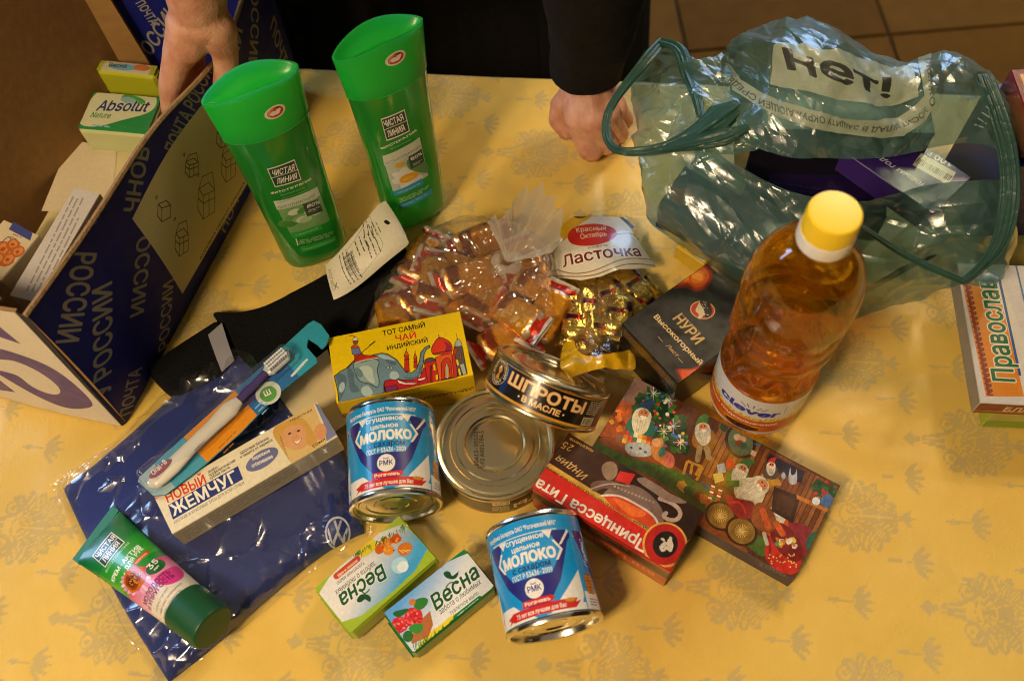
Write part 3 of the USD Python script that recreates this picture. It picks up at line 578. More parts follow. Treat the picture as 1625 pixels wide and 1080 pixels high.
a.text('ЛЕС', (W_ * .60, 14), (W_ * .60 + 16, 14), '#b83a36', 9); a.text('ЛЕС', (W_ * .12, 14), (W_ * .42, 14), '#c02a30', 14); a.rect(2, 1, W_ * .45, 8, '#3c8a44'); a.build(th, 'printed_side', F.map(), MATTE, world=True)
T = TopBox((-48, 424), (12, 446), (0, 343), (52, 372), .10, .05)
th = carton('rose_soap_box', 'cream soap carton with orange roses at the far left inside the box', 'soap', T, '#cdbb98')
a = Art(T.top.px); a.add(T.rect, '#d4c4a2'); a.poly([(22, 352), (52, 370), (48, 382), (14, 364)], '#3f4a8c')
for k, (x, y, r_) in enumerate(((5, 395, 8), (20, 388, 6), (28, 400, 6), (12, 412, 7), (-5, 410, 7))):
    a.blob(x, y, r_, '#b8622a', 10, .15, k); a.blob(x + 1, y - 1, r_ * .65, '#d88a4a', 8, .2, k); a.blob(x, y, r_ * .3, '#a85020', 6, .2, k)
a.line([(4, 384), (14, 376), (18, 380)], .9, '#504060', True); a.lines((20, 372), (34, 378), 2, 3, .9, '#807060'); a.build(th, 'printed_top', T.top.map(), MATTE, world=True)
# pillow-wrapped soaps
def soap(name, label, T, col, artf, sides=None, group=None):
    th = thing(name, label, 'soap', T.M, group)
    b = cbox(T.w, T.d, T.h, 0.003); b = b.subdivide().subdivide().subdivide(); v = b.vertices.copy(); q = (v / [T.w, T.d, T.h]) * 2 - 1
    v[:, 2] += 0.0012 * (1 - np.abs(q[:, 0]) ** 4) * (1 - np.abs(q[:, 1]) ** 4) * np.sign(q[:, 2]) * (q[:, 2] > 0)
    v += b.vertex_normals * (0.0005 * (meshkit.noise(v * 160, 3) - .5))[:, None]; b.vertices = v
    m = plain('wrap_' + col.lstrip('#'), col, 0.32, bump=0.15, bscale=90, coat_weight=0.3, coat_roughness=0.12); part(th, 'wrapper', b, m, 40)
    nx, ny = 25, 15; X_, Y_ = np.meshgrid(np.linspace(0, 1, nx), np.linspace(0, 1, ny), indexing='ij')
    zz = 0.0012 * (1 - np.abs(X_ * 2 - 1) ** 4) * (1 - np.abs(Y_ * 2 - 1) ** 4) + 0.0005
    g = T.top.o + (X_ * T.w)[..., None] * T.top.x + (Y_ * T.d)[..., None] * T.top.y + zz[..., None] * up
    S = Surf(g, np.linspace(0, T.w * 1000, nx), np.linspace(0, T.d * 1000, ny)); a = Art(S.px); artf(a, S, T.w * 1000, T.d * 1000)
    a.build(th, 'printed_front', S.map(0.0002), GLOSSY, clip=sbox(1.2, 1.2, T.w * 1000 - 1.2, T.d * 1000 - 1.2), cut=(T.w * 1000 / 16, T.d * 1000 / 8), world=True)
    for sx in (0, 1):                                   # folded wrapper ends
        x = -0.0012 if sx == 0 else T.w - 0.0003
        tri = hull([(x, 0.003, 0.004), (x, T.d - .003, .004), (x, T.d / 2, T.h * .6), (x + .0015, .003, .004), (x + .0015, T.d - .003, .004), (x + .0015, T.d / 2, T.h * .6)]); part(th, 'end_fold', tri, m)
    return th
T = TopBox((123, 206), (241, 217), (147, 146), (252, 154), .085, .03)
def f(a, S, w, h):
    a.rect_ = None; a.add(sbox(0, 0, w, h), '#2f8a4a'); a.to = lambda x, y: (x * w, y * h)
    a.poly([(.02, .15), (.0, .6), (.08, 1.0), (.9, 1.0), (.95, .7), (.6, .32), (.3, .12)], '#cfcfa8', True); a.disc(.62, .86, 13, 4.5, '#3fa040', -15); a.disc(.56, .82, 9, 4, '#8fb0b8', -15)
    a.text('Absolut', (.16, .50), (.86, .58), '#2a3566', 12, shear=.2, out=(.5, '#c8ccb0')); a.text('Nature', (.12, .32), (.40, .33), '#3f9050', 6, shear=.2); a.lines((.2, .12), (.5, .1), 1, 3, 1.5, '#88b8c0')
soap('white_green_soap', 'white and green wrapped soap in the middle of the open blue box', T, '#b8bd86', f)
T = TopBox((140, 113), (241, 122), (170, 96), (257, 106), .098, .032)
def f(a, S, w, h):
    a.add(sbox(0, 0, w, h), '#9aa028'); a.to = lambda x, y: (x * w, y * h); a.poly([(.1, .1), (.12, .9), (.85, .95), (.9, .2), (.5, .0)], '#b8b49a', True); a.disc(.45, .5, 14, 4, '#6a9ab8'); a.disc(.75, .6, 8, 4, '#b86a40'); a.text('Весна', (.2, .4), (.5, .45), '#35402a', 5)
soap('yellow_green_soap', 'yellow-green soap bar at the far back inside the blue box', T, '#a8aa22', f)
# ================================================================ soaps on the cloth
T = TopBox((656, 1038), (788, 930), (606, 972), (737, 868), .026, .026); k = 4.155
GR = lambda w, h: None
def f(a, S, w, h):
    a.to = S.crop(490, 800, k); a.add(sbox(0, 0, w, h), '#0f7a3c')
    E = Polygon(a.pts([(490, 720), (545, 640), (700, 490), (860, 385), (1050, 325), (1060, 330), (1225, 520), (1180, 590), (1060, 720), (880, 870), (700, 965), (640, 950)])).buffer(1.5).buffer(-1)
    p0, p1 = a.to(650, 540), a.to(900, 700)
    a.add(E, grad('#5aa0dc', '#e4e2de', p0, p1)); a.add(E.intersection(Polygon(a.pts([(860, 800), (930, 740), (1150, 640), (1230, 560), (1000, 760), (880, 870), (700, 965), (780, 850)]))), '#e8cf2a')
    a.poly([(740, 760), (800, 700), (820, 790), (790, 870), (680, 920), (670, 880)], '#b0683a')
    for x, y, r_, c in ((600, 790, 6.2, '#c4242a'), (690, 740, 7.4, '#cc262c')):
        a.blob(x, y, r_, c, 14, .08, x)
        q = a.to(x, y); rr = random.Random(x)
        for _ in range(26):
            t, d = rr.uniform(0, 6.28), r_ * .88 * math.sqrt(rr.random()); a.add(Point(q[0] + d * math.cos(t), q[1] + d * math.sin(t)).buffer(r_ * .12), rr.choice(('#e8585a', '#f08a80', '#a8161e', '#e04048')))
    for pp, c in (([(690, 650), (740, 615), (785, 625), (760, 680), (710, 690)], '#2f7a30'), ([(555, 720), (600, 695), (660, 690), (620, 730), (570, 735)], '#1f5f2a'), ([(660, 820), (700, 785), (755, 800), (740, 840), (680, 840)], '#3a8a34'), ([(620, 870), (650, 830), (690, 860), (660, 905)], '#2a6a2c'), ([(660, 640), (700, 625), (690, 665)], '#c87838')): a.poly(pp, c, True)
    rr = random.Random(4)
    for _ in range(60):
        t = rr.random(); x, y = 690 + 330 * t, 950 - 190 * t + rr.uniform(-10, 25); L = rr.uniform(20, 60); a.poly([(x - 4, y), (x + 4, y), (x + rr.uniform(-16, 16), y - L)], rr.choice(('#1f5a24', '#2f7a2c', '#5a9a34')))
    a.text('Весна', (838, 700), (1128, 470), '#14532e', 11.5, shear=.25, out=(.35, '#f0efe8')); a.line([(905, 545), (935, 515), (975, 520)], .9, '#14532e', True)
    a.poly([(890, 450), (930, 445), (945, 470), (985, 445), (975, 480), (930, 490), (905, 480)], '#0f4a26', True); a.line([(975, 455), (992, 438)], .4, '#0f4a26')
    a.text('забота о любимых', (868, 725), (1138, 520), '#3a4a40', 4.2, False, .2); a.text('туалетное мыло', (935, 730), (1122, 590), '#4a584c', 3.2, False, .2)
    a.line([(975, 745), (1128, 625)], 5.2, '#0f7a3c'); a.text('мята и малина', (985, 748), (1125, 640), '#e8f0e0', 2.2, True, .2)
th = soap('soap_bar', 'dark green raspberry soap bar lying left of the front milk can', T, '#0c6e36', f, group='wrapped soap bars on the cloth')
F, rc = T.side('bottom'); a = Art(F.px); a.text('90 г', (712, 1022), (735, 1004), '#e8e8d8', 5); a.build(th, 'printed_side', F.map(0.0006), GLOSSY, world=True)
T = TopBox((634, 815), (498, 932), (695, 887), (555, 1008), .026, .026)
def f(a, S, w, h):
    a.to = S.crop(490, 800, k); a.add(sbox(0, 0, w, h), '#9ab42c')
    E = Polygon(a.pts([(70, 590), (140, 480), (300, 310), (470, 190), (600, 140), (640, 150), (780, 290), (700, 430), (540, 580), (340, 730), (215, 770), (80, 600)])).buffer(1.5).buffer(-1)
    a.add(E, grad('#3f9cd0', '#e2ded8', a.to(640, 420), a.to(420, 330))); a.add(E.intersection(Polygon(a.pts([(300, 320), (420, 220), (470, 280), (360, 350)]))), '#e8d02a')
    a.disc(*(600, 400), 6.6, 6.2, '#a8d0e0'); a.disc(620, 410, 4.5, 4.2, '#d8e4e6')
    for x, y, r_, c in ((470, 290, 4.0, '#d8641c'), (510, 260, 5.0, '#e07a1e'), (530, 300, 4.4, '#e8922c'), (575, 225, 4.2, '#d0501a'), (500, 240, 3.6, '#e88a28')): a.blob(x, y, r_, c, 10, .2, x)
    rr = random.Random(9)
    for _ in range(20): a.blob(rr.uniform(465, 590), rr.uniform(225, 310), .9, rr.choice(('#f0b048', '#b8480f')), 6, .1, _)
    a.poly([(585, 290), (640, 250), (680, 265), (672, 310), (610, 335)], '#c8741c', True)
    for x in (610, 632, 655): a.line([(x - 12, 300), (x + 14, 318 - (x - 610) * .3)], .7, '#f0c060')
    for _ in range(50):
        t = rr.random(); x, y = 300 + 330 * t, 330 - 190 * t + rr.uniform(-15, 10); L = rr.uniform(20, 60); a.poly([(x - 4, y), (x + 4, y), (x + rr.uniform(-14, 18), y + L)], rr.choice(('#3a6a1c', '#5a8a24', '#2a5a1c')))
    a.text('Весна', (482, 388), (196, 600), '#14532e', 11.5, shear=.25, out=(.35, '#ecebe4')); a.text('забота о любимых', (430, 372), (172, 572), '#3a4a40', 4.2, False, .2); a.text('туалетное мыло', (362, 372), (182, 512), '#4a584c', 3.2, False, .2)
    a.line([(320, 360), (185, 470)], 5.2, '#c8481c'); a.text('молоко и мёд', (318, 362), (190, 466), '#f0d8c0', 2.2, True, .2)
    a.line([(345, 565), (370, 585), (400, 560)], .9, '#14532e', True); a.poly([(335, 600), (375, 590), (410, 620), (405, 640), (370, 625), (350, 640), (320, 640)], '#1a4a20', True)
soap('soap_bar', 'lime green honey soap bar, its words upside down, touching the blue package', T, '#93ac26', f, group='wrapped soap bars on the cloth')
def copy_of(path, M, label, group=None, cat_=None):
    """the next one of a kind: the same parts, its own place and label"""
    was = stage.GetPrimAtPath(path).GetCustomData(); base = path.rsplit('_', 1)[0] if path[-3:].isdigit() else path
    p = unique(base); x = UsdGeom.Xform.Define(stage, p); pr = x.GetPrim(); pr.GetReferences().AddInternalReference(path); pr.SetInstanceable(True)
    x.ClearXformOpOrder(); op = [o for o in x.GetOrderedXformOps()]; x.AddTransformOp().Set(mat4(M)) if not pr.HasAttribute('xformOp:transform') else (pr.GetAttribute('xformOp:transform').Set(mat4(M)), x.SetXformOpOrder([UsdGeom.XformOp(pr.GetAttribute('xformOp:transform'))]))
    pr.SetCustomDataByKey('label', label); pr.SetCustomDataByKey('category', cat_ or was['category'])
    if group or was.get('group'): pr.SetCustomDataByKey('group', group or was.get('group'))
    return p
# ================================================================ cartons on the cloth
# --- yellow tea carton
T = TopBox((534, 641), (748, 594), (520, 535), (733, 494), .046, .046)
th = carton('tea_carton', 'yellow tea carton with a grey elephant and red palace', 'tea box', T, '#e0b90c')
a = Art(T.top.crop(500, 480, 5.4)); YE = '#efcb08'; a.add(T.rect, YE); K = '#20160e'
a.text('ТОТ САМЫЙ', (582, 284), (945, 208), K, 4.6, bold=True); a.text('ЧАЙ', (692, 332), (868, 300), '#d8301c', 5.6); a.text('ИНДИЙСКИЙ', (620, 408), (968, 336), K, 4.0)
RD, OR = '#c8281c', '#de5a1c'
def outl(pp, col, w=.5, smooth=False, oc=K):
    q = a.pts(pp); q = spline(q, 8 * len(q), True) if smooth else q; g_ = Polygon(q).buffer(0); a.add(g_.buffer(w / 2), oc); a.add(g_.buffer(-w / 2), col)
outl([(590, 665), (700, 650), (900, 640), (930, 560), (960, 540), (970, 690), (600, 775)], '#b81f2c')
for x, y0, y1, w_ in ((785, 430, 590, 20), (860, 450, 560, 14)):
    outl([(x - w_, y1), (x - w_ * .8, y0 + 30), (x + w_ * .8, y0 + 25), (x + w_ * 1.2, y1)], RD); outl([(x - w_ * 1.2, y0 + 30), (x - 4, y0 - 20), (x + w_ * 1.1, y0 + 25)], OR); a.line([(x - w_, y0 + 60), (x + w_, y0 + 54)], .8, K); a.line([(x - 3, y0 - 40), (x - 2, y0 - 15)], .5, K)
outl([(935, 520), (1030, 490), (1200, 440), (1215, 560), (1220, 640), (970, 690)], RD)
outl([(1030, 470), (1170, 425), (1190, 640), (1065, 668)], OR)
outl([(1085, 660), (1080, 520), (1100, 490), (1125, 470), (1150, 480), (1165, 510), (1175, 640)], '#c4361e'); outl([(1112, 650), (1108, 560), (1128, 525), (1148, 550), (1156, 640)], '#e0781e'); a.line([(1128, 530), (1135, 645)], 1.2, '#a8b0a0')
outl([(1005, 435), (1000, 390), (1025, 340), (1065, 300), (1110, 310), (1165, 355), (1175, 400), (1165, 425), (1080, 445)], '#d8381c', .6, True); a.poly([(1100, 330), (1150, 355), (1165, 400), (1150, 420), (1110, 420), (1125, 380)], '#9a1f3c', True); a.line([(1058, 275), (1065, 305)], .7, K); a.line([(1010, 440), (1170, 410)], .8, K)
outl([(1190, 380), (1235, 362), (1262, 375), (1305, 610), (1225, 632)], '#5a5248'); outl([(1200, 370), (1205, 335), (1222, 310), (1250, 335), (1258, 365)], '#a8b0a4', .4, True); a.line([(1208, 265), (1222, 318)], .5, K)
for pp, c in (([(1238, 530), (1275, 520), (1300, 612), (1268, 620)], '#a8b0a8'), ([(1205, 490), (1225, 485), (1238, 535), (1215, 540)], '#e8c81a'), ([(1222, 570), (1240, 560), (1255, 622), (1235, 626)], '#e8c81a'), ([(1010, 530), (1030, 525), (1036, 580), (1014, 585)], '#e8c81a'), ([(1030, 620), (1052, 612), (1056, 660), (1034, 666)], '#e8c81a'), ([(985, 540), (1000, 536), (1005, 680), (985, 684)], '#8a1a1c'), ([(1240, 440), (1250, 438), (1256, 480), (1245, 484)], '#d84a3a'), ([(1180, 405), (1205, 390), (1220, 400), (1212, 440), (1185, 445)], '#c8281c')): outl(pp, c, .35)
outl([(935, 520), (940, 490), (965, 475), (1000, 470), (1025, 480), (1030, 500)], '#5a4a50', .4); outl([(600, 725), (700, 705), (712, 745), (605, 772)], '#7a3060', .5)
EL = '#6d8a98'
outl([(165, 630), (215, 590), (285, 555), (335, 500), (420, 470), (510, 445), (570, 432), (620, 440), (700, 490), (745, 550), (780, 595), (830, 600), (870, 570), (895, 500), (905, 430), (940, 385), (980, 365), (985, 385), (955, 400), (935, 440), (928, 520), (910, 600), (880, 640), (820, 665), (740, 662), (700, 650), (600, 670), (590, 700), (592, 775), (205, 858), (195, 760)], EL, .7)
for pp in ([(200, 610), (250, 620), (270, 700), (240, 790), (215, 840), (205, 760)], [(290, 560), (330, 600), (340, 690), (380, 760), (330, 770), (290, 690)], [(600, 480), (660, 490), (700, 530), (640, 530)], [(760, 640), (830, 640), (880, 610), (905, 540), (915, 560), (905, 610), (870, 645), (820, 660)]): a.poly(pp, '#566f80', True)
for pp in ([(540, 450), (600, 450), (680, 500), (640, 490), (580, 480)], [(400, 735), (440, 710), (480, 740), (490, 790), (430, 800)], [(660, 590), (720, 620), (710, 650), (640, 640)], [(220, 690), (235, 680), (240, 760), (225, 770)]): a.poly(pp, '#a9bfc0', True)
for i in range(9):
    x, y = [(790, 622), (815, 628), (840, 625), (862, 612), (880, 590), (892, 560), (900, 525), (905, 490), (912, 455)][i]; a.line([(x - 6, y + 22 if i < 4 else y + 6), (x + (8 if i < 4 else 24), y - 20 if i < 4 else y + 12)], .3, '#3f5464')
outl([(330, 525), (400, 510), (500, 485), (545, 500), (535, 560), (548, 660), (535, 725), (470, 695), (400, 680), (360, 640), (335, 570)], '#8fa8a8', .6, True); a.poly([(380, 560), (440, 540), (490, 570), (500, 640), (510, 690), (460, 670), (420, 620)], '#b8c8bc', True); a.poly([(350, 560), (370, 560), (400, 640), (380, 640)], '#6a858f', True)
outl([(330, 500), (360, 465), (420, 450), (520, 455), (540, 470), (440, 490), (350, 518)], '#c83a1e', .5); a.line([(345, 517), (440, 490), (535, 473)], .9, '#d8d0c0')
outl([(605, 555), (640, 545), (670, 560), (640, 572)], '#c8cfc8', .4); a.disc(640, 557, .8, .8, K)
outl([(700, 650), (720, 668), (780, 688), (860, 688), (905, 676), (850, 700), (770, 702), (715, 690)], '#e8e0cc', .4); outl([(880, 655), (930, 645), (950, 635), (935, 660), (890, 668)], '#e8e0cc', .3)
outl([(310, 380), (335, 365), (375, 375), (390, 420), (410, 440), (360, 455), (335, 450), (318, 440)], '#6a78a8', .4); outl([(308, 380), (330, 362), (365, 365), (372, 385), (330, 395)], '#cc4a28', .3); outl([(335, 450), (375, 440), (410, 445), (450, 455), (340, 500)], '#b8301c', .3)
outl([(325, 330), (345, 312), (365, 318), (368, 345), (345, 360), (330, 350)], '#8a5232', .3, True); outl([(320, 325), (335, 303), (360, 305), (368, 320), (345, 325)], '#e8e0d0', .3, True); a.line([(345, 300), (330, 285), (295, 285)], .8, '#8a2418', True); a.line([(265, 565), (400, 430), (510, 335)], .7, '#4a2a14'); a.line([(470, 365), (512, 334)], 1.3, '#4a3a20')
a.build(th, 'printed_top', T.top.map(), GLOSSY, clip=T.rect, world=True)
F, rc = T.side('bottom'); a = Art(F.crop(500, 480, 5.4)); a.add(rc, '#dcb810')
for s_, p_, q_, h in (('ИНДИЙСКИЙ', (655, 785), (895, 742), 2.2), ('СОРТ ПЕРВЫЙ', (655, 818), (905, 776), 2.2), ('МАССА НЕТТО 100 г', (632, 842), (930, 790), 2.0)): a.text(s_, p_, q_, K, h)
rr = random.Random(5)
for i in range(34):
    t = i / 33; x, y = 240 + 1090 * t, 962 - 222 * t; a.line([(x, y), (x + 14, y - 14 + rr.uniform(-6, 6)), (x + 30, y + rr.uniform(-10, 6))], .9, '#2a3a3c' if i % 4 else '#8a4a2a', True); a.disc(x + 8, y + 4, .8, .8, K if i % 3 else '#c83a2a')
a.line([(640, 862), (720, 830), (800, 826), (880, 850)], 1.2, '#2a2a28', True); a.disc(790, 852, 6, 2.4, '#3a3a30'); a.disc(790, 854, 4.5, 1.5, '#b8a020')
a.build(th, 'printed_side', F.map(), GLOSSY, clip=rc, world=True)
# --- black tea carton
T = TopBox((1000, 529), (1091, 622), (1109, 403), (1199, 494), .055, .055)
th = carton('black_tea_carton', 'black tea carton with orange flames and a red portrait oval', 'tea box', T, '#14100c')
a = Art(T.top.crop(980, 390, 4.5)); a.add(T.rect, '#181613')
def flames(pp, c, seed, n=5):
    q = np.array(a.pts(pp)); c0 = q.mean(0); rr = random.Random(seed)
    for i, cc in enumerate(c):
        s = 1 - i / len(c) * .75; v_ = (q - c0) * s + c0; v_ = v_ + np.array([[rr.uniform(-1.4, 1.4), rr.uniform(-1.4, 1.4)] for _ in v_]); a.add(Polygon(spline(v_, 60, True)).buffer(0), cc)
flames([(560, 60), (640, 110), (690, 200), (660, 290), (560, 330), (470, 290), (400, 300), (430, 220), (500, 150)], ('#5a1e0a', '#8e2e0c', '#b84a12', '#d86a1c', '#e88a2c'), 3)
flames([(590, 150), (640, 200), (620, 260), (540, 280), (500, 220)], ('#c05a16', '#e07a20', '#f0a040'), 5)
flames([(420, 880), (520, 870), (600, 850), (640, 880), (560, 980), (500, 1030), (430, 950)], ('#5a1e0a', '#a0340e', '#cc4c14', '#e06a1c'), 7); flames([(470, 930), (560, 900), (590, 920), (510, 1000)], ('#d05416', '#ec8428'), 8)
a.disc(607, 458, 10.4, 8.8, '#d8a85a', 45); a.disc(607, 458, 9.5, 7.9, '#b8301c', 45)
a.poly([(570, 430), (590, 400), (630, 395), (655, 430), (650, 490), (610, 500), (600, 515), (575, 520), (580, 490), (560, 470)], '#d8c8a0', True); a.poly([(590, 395), (640, 385), (668, 430), (660, 500), (630, 515), (620, 470), (600, 430)], '#221a16', True)
for i in range(14): a.disc(600 + 50 * random.Random(i).random(), 395 + 100 * random.Random(i + 50).random(), .45, .45, '#d8c8a0')
G = '#c8a45c'; a.text('ПРИНЦЕССА', (452, 492), (590, 632), '#8a8070', 1.6, False); a.text('НУРИ', (392, 520), (560, 706), G, 9.5); a.text('Высокогорный', (256, 508), (585, 852), '#d8bc84', 4.6); a.text('Лист', (342, 712), (420, 792), G, 3.2, False, .3); a.line([(290, 648), (322, 684)], .4, G); a.line([(432, 800), (464, 834)], .4, G)
a.build(th, 'printed_top', T.top.map(), GLOSSY, clip=T.rect, world=True)
F, rc = T.side('bottom'); a = Art(); a.add(rc, '#1c140c'); a.rect(1, T.h * 1000 - 16, T.w * 1000 - 1, T.h * 1000 - 3, '#4a3414'); a.lines((4, T.h * 1000 - 6), (T.w * 1000 - 4, T.h * 1000 - 6), 4, 2.8, 1.0, '#8a6a30', 2); a.build(th, 'printed_side', F.map(), GLOSSY, world=True)
F, rc = T.side('left'); a = Art(); a.add(rc, '#241a10'); a.text('НУРИ', (8, 20), (40, 20), '#8a6a30', 8); a.build(th, 'printed_side', F.map(), GLOSSY, world=True)
# --- gift box with gnomes
T = TopBox((931, 737), (1262, 917), (1003, 592), (1332, 772), .021, .021)
th = carton('gift_box', 'flat gift box printed with gnomes around a Christmas tree', 'gift box', T, '#6a5a58', r=0.0006)
k = 3.0863; a = Art(T.top.crop(830, 590, k)); a.add(T.rect, '#5a3018')
rr = random.Random(11); NA = np.array
def uv(s, t): return (520 + 1025 * s - 205 * t, 5 + 560 * s + 430 * t)          # along the long edge, down the short one
for i in range(26): s = .44 + .56 * i / 26; a.poly([uv(s, 0), uv(s + .017, 0), uv(s + .017, .55), uv(s, .55)], rr.choice(('#7a4420', '#8a5228', '#693818', '#935c30')))
a.poly([uv(0, 0), uv(.16, 0), uv(.12, .45), uv(0, .5)], '#8a6a60'); a.poly([uv(0, .3), uv(.12, .22), uv(.13, .6), uv(0, .72)], '#a8501c')
for i in range(24): a.blob(400 + rr.uniform(-30, 90), 220 + rr.uniform(-60, 60), rr.uniform(1.5, 4), rr.choice(('#e07a20', '#c8501a', '#f0a830', '#8a2a14')), 7, .4, i)
for i in range(10):
    for j in range(4):
        if (i + j) % 2: q0 = uv(.02 + .05 * i, .62 + .07 * j); a.poly([q0, (q0[0] + 55, q0[1] + 28), (q0[0] + 35, q0[1] + 65), (q0[0] - 22, q0[1] + 35)], rr.choice(('#3a4a7a', '#a0442c', '#4a6a6a', '#8a3a2a')))
a.poly([uv(.0, .75), uv(.2, .62), uv(.45, .68), uv(.62, .95), uv(.75, 1), uv(0, 1)], '#8a4a1c', True); a.poly([(320, 330), (480, 400), (650, 450), (880, 560), (1000, 700), (900, 690), (700, 560), (520, 470), (400, 430)], '#4a6a24', True)
for i in range(12): t = i / 11; a.blob(780 + 300 * t, 560 + 180 * t, 4.5, rr.choice(('#b8742a', '#6a3a1c', '#c89a3a', '#3a5a2a')), 7, .3, i)
a.poly([(1000, 760), (1100, 780), (1200, 850), (1180, 900), (1100, 850)], '#4a6a24', True); a.poly([(1260, 760), (1400, 760), (1420, 850), (1380, 900), (1300, 840)], '#8a2430', True); a.poly([(1400, 800), (1450, 780), (1480, 850), (1400, 880)], '#2a5a44', True)
for i in range(150):                                                            # the tree
    s = rr.random(); x, y = 640 + rr.uniform(-150, 190) * (.4 + .6 * s), 100 + 290 * s + rr.uniform(-20, 20); a.blob(x, y, rr.uniform(2, 4.5), rr.choice(('#1f4020', '#2a5428', '#3a6a30', '#17331a', '#4a7a3a')), 7, .5, i)
for i in range(46):
    s = rr.random(); x, y = 645 + rr.uniform(-140, 175) * (.4 + .6 * s), 105 + 280 * s; c = rr.choice(('#c8262a', '#e8c040', '#e8e0d0', '#3a6ab8', '#d86a2a', '#c83a6a')); a.blob(x, y, rr.uniform(.8, 1.9), c, 8, .1, i)
for x, y, c in ((715, 140, '#f0e8e0'), (640, 105, '#dfe8f0'), (770, 345, '#f0d0d8'), (735, 265, '#e8d8f0'), (690, 290, '#f0e0c0')):
    for t in range(4): d = NA([math.cos(t * .785), math.sin(t * .785)]) * (34 if t % 2 == 0 else 20); a.line([tuple(NA([x, y]) - d), tuple(NA([x, y]) + d)], .45, c)
def gnome(x, y, s, hat, coat, rot=0, beard='#d8d0b8'):
    c, n = math.cos(math.radians(rot)), math.sin(math.radians(rot)); f = lambda u, v: (x + s * (u * c - v * n), y + s * (u * n + v * c))
    for pp, col in (([(-50, 10), (0, -20), (55, 15), (65, 95), (0, 120), (-65, 90)], coat), ([(-30, -30), (30, -30), (42, 30), (20, 85), (-10, 95), (-40, 60), (-48, 10)], beard), ([(-20, -20), (0, -35), (24, -25), (26, 0), (6, 12), (-18, 5)], '#c88a5c'), ([(-38, -30), (-20, -60), (25, -85), (52, -80), (34, -40), (36, -24), (0, -42)], hat)): a.poly([f(*p) for p in pp], col, True)
    a.poly([f(*p) for p in ((-12, 4), (6, -2), (22, 6), (10, 16), (-6, 14))], '#efe8d8', True); a.disc(*f(6, -8), 1.7, 1.4, '#d8744a')
    for u in (-6, 14): a.disc(*f(u, -16), .7, .7, '#241408')
    for u in (-20, -6, 8, 20): a.line([f(u, 20), f(u * .7 - 2, 80)], .35, '#b0a488')
gnome(585, 215, 1.0, '#2a4a6a', '#2a6a5a', 10); gnome(880, 280, .85, '#4a7a3a', '#9a6a2a', -8); gnome(1070, 480, .8, '#3a6a3a', '#4a7a2a', 25); gnome(1160, 555, 1.1, '#b8862a', '#c8bfa0', 55); gnome(1250, 690, 1.0, '#7a8a3a', '#c0561e', 20); gnome(1215, 460, .55, '#b83020', '#5a4a44')
for i in range(7):
    for j in range(3): q0 = (500 + 22 * i - 6 * j, 285 + 6 * i + 20 * j); a.poly([q0, (q0[0] + 21, q0[1] + 5), (q0[0] + 16, q0[1] + 25), (q0[0] - 5, q0[1] + 20)], ('#c83a2a', '#e0b840', '#4a7a5a', '#d87a2a', '#e8dcc0')[(i * 2 + j * 3) % 5])
a.poly([(500, 360), (560, 345), (625, 365), (630, 400), (570, 415), (510, 395)], '#a8b0b4', True)
for q_ in ((530, 370), (575, 375), (600, 392)): a.disc(*q_, 1.3, 1.0, '#4a5058')
a.poly([(640, 330), (680, 325), (690, 380), (740, 420), (725, 470), (680, 450), (640, 420), (625, 370)], '#c8803a', True); a.poly([(690, 385), (735, 410), (738, 450), (715, 472), (690, 440)], '#c86a5a', True); a.disc(655, 345, 4, 3.6, '#d8a070'); a.poly([(690, 355), (700, 400), (670, 420), (660, 390)], '#3a7a72')
for l in ([(805, 435), (785, 500)], [(805, 435), (880, 465)], [(880, 465), (850, 530)], [(830, 445), (820, 500)], [(868, 460), (845, 505)]): a.line(l, 2.2, '#c8963c', cap='flat')
for l in ([(865, 370), (855, 430)], [(900, 375), (910, 420)]): a.line(l, 4.5, '#a8946a')
for x, y in ((930, 560), (965, 580)):
    for i in range(6): a.line([(x - 8 + i * -4, y + i * 14 - 3), (x + 10 + i * -4, y + i * 14 + 3)], 1.5, '#b83a2a' if i % 2 else '#e0d8c0', cap='flat')
for pp, c in (([(930, 500), (975, 490), (985, 530), (940, 545)], '#d8c86a'), ([(950, 455), (985, 445), (995, 490), (955, 495)], '#a8b8c8'), ([(995, 430), (1030, 425), (1040, 470), (1000, 480)], '#c83a2a'), ([(990, 530), (1060, 530), (1060, 560), (1000, 570)], '#3a6a2a')): a.poly(pp, c)
for x, y in ((968, 703), (1070, 778)):
    a.disc(x, y, 12.5, 12, '#3a2412'); a.disc(x, y, 10.5, 10, '#8a6a2a'); a.disc(x, y, 2.2, 2.2, '#e0c070')
    for t in range(0, 180, 20): d = NA([math.cos(math.radians(t)), math.sin(math.radians(t))]) * 33; a.line([tuple(NA([x, y]) - d), tuple(NA([x, y]) + d)], .5, '#e0c070')
a.poly([(1000, 600), (1060, 620), (1130, 640), (1100, 720), (1040, 700)], '#8a2a24', True); a.line([(1010, 640), (1060, 640), (1090, 690)], 1.4, '#c8362a', True)
a.poly([(1210, 800), (1260, 780), (1340, 820), (1365, 900), (1330, 985), (1200, 930), (1185, 870)], '#b8281c', True); a.disc(1290, 830, 17, 9.5, '#7a1410', -30); a.line([(1195, 800), (1210, 870), (1200, 930)], 2, '#8a1812', True)
for i in range(16): a.blob(1290 + rr.uniform(-45, 45), 835 + rr.uniform(-22, 22), rr.uniform(1.4, 2.6), rr.choice(('#e8c040', '#3a6a9a', '#e8e0d0', '#d87a2a', '#4a8a4a')), 7, .3, i)
for i in range(30): a.disc(1200 + rr.uniform(0, 140), 890 + rr.uniform(0, 70), .6, .6, '#e0b060')
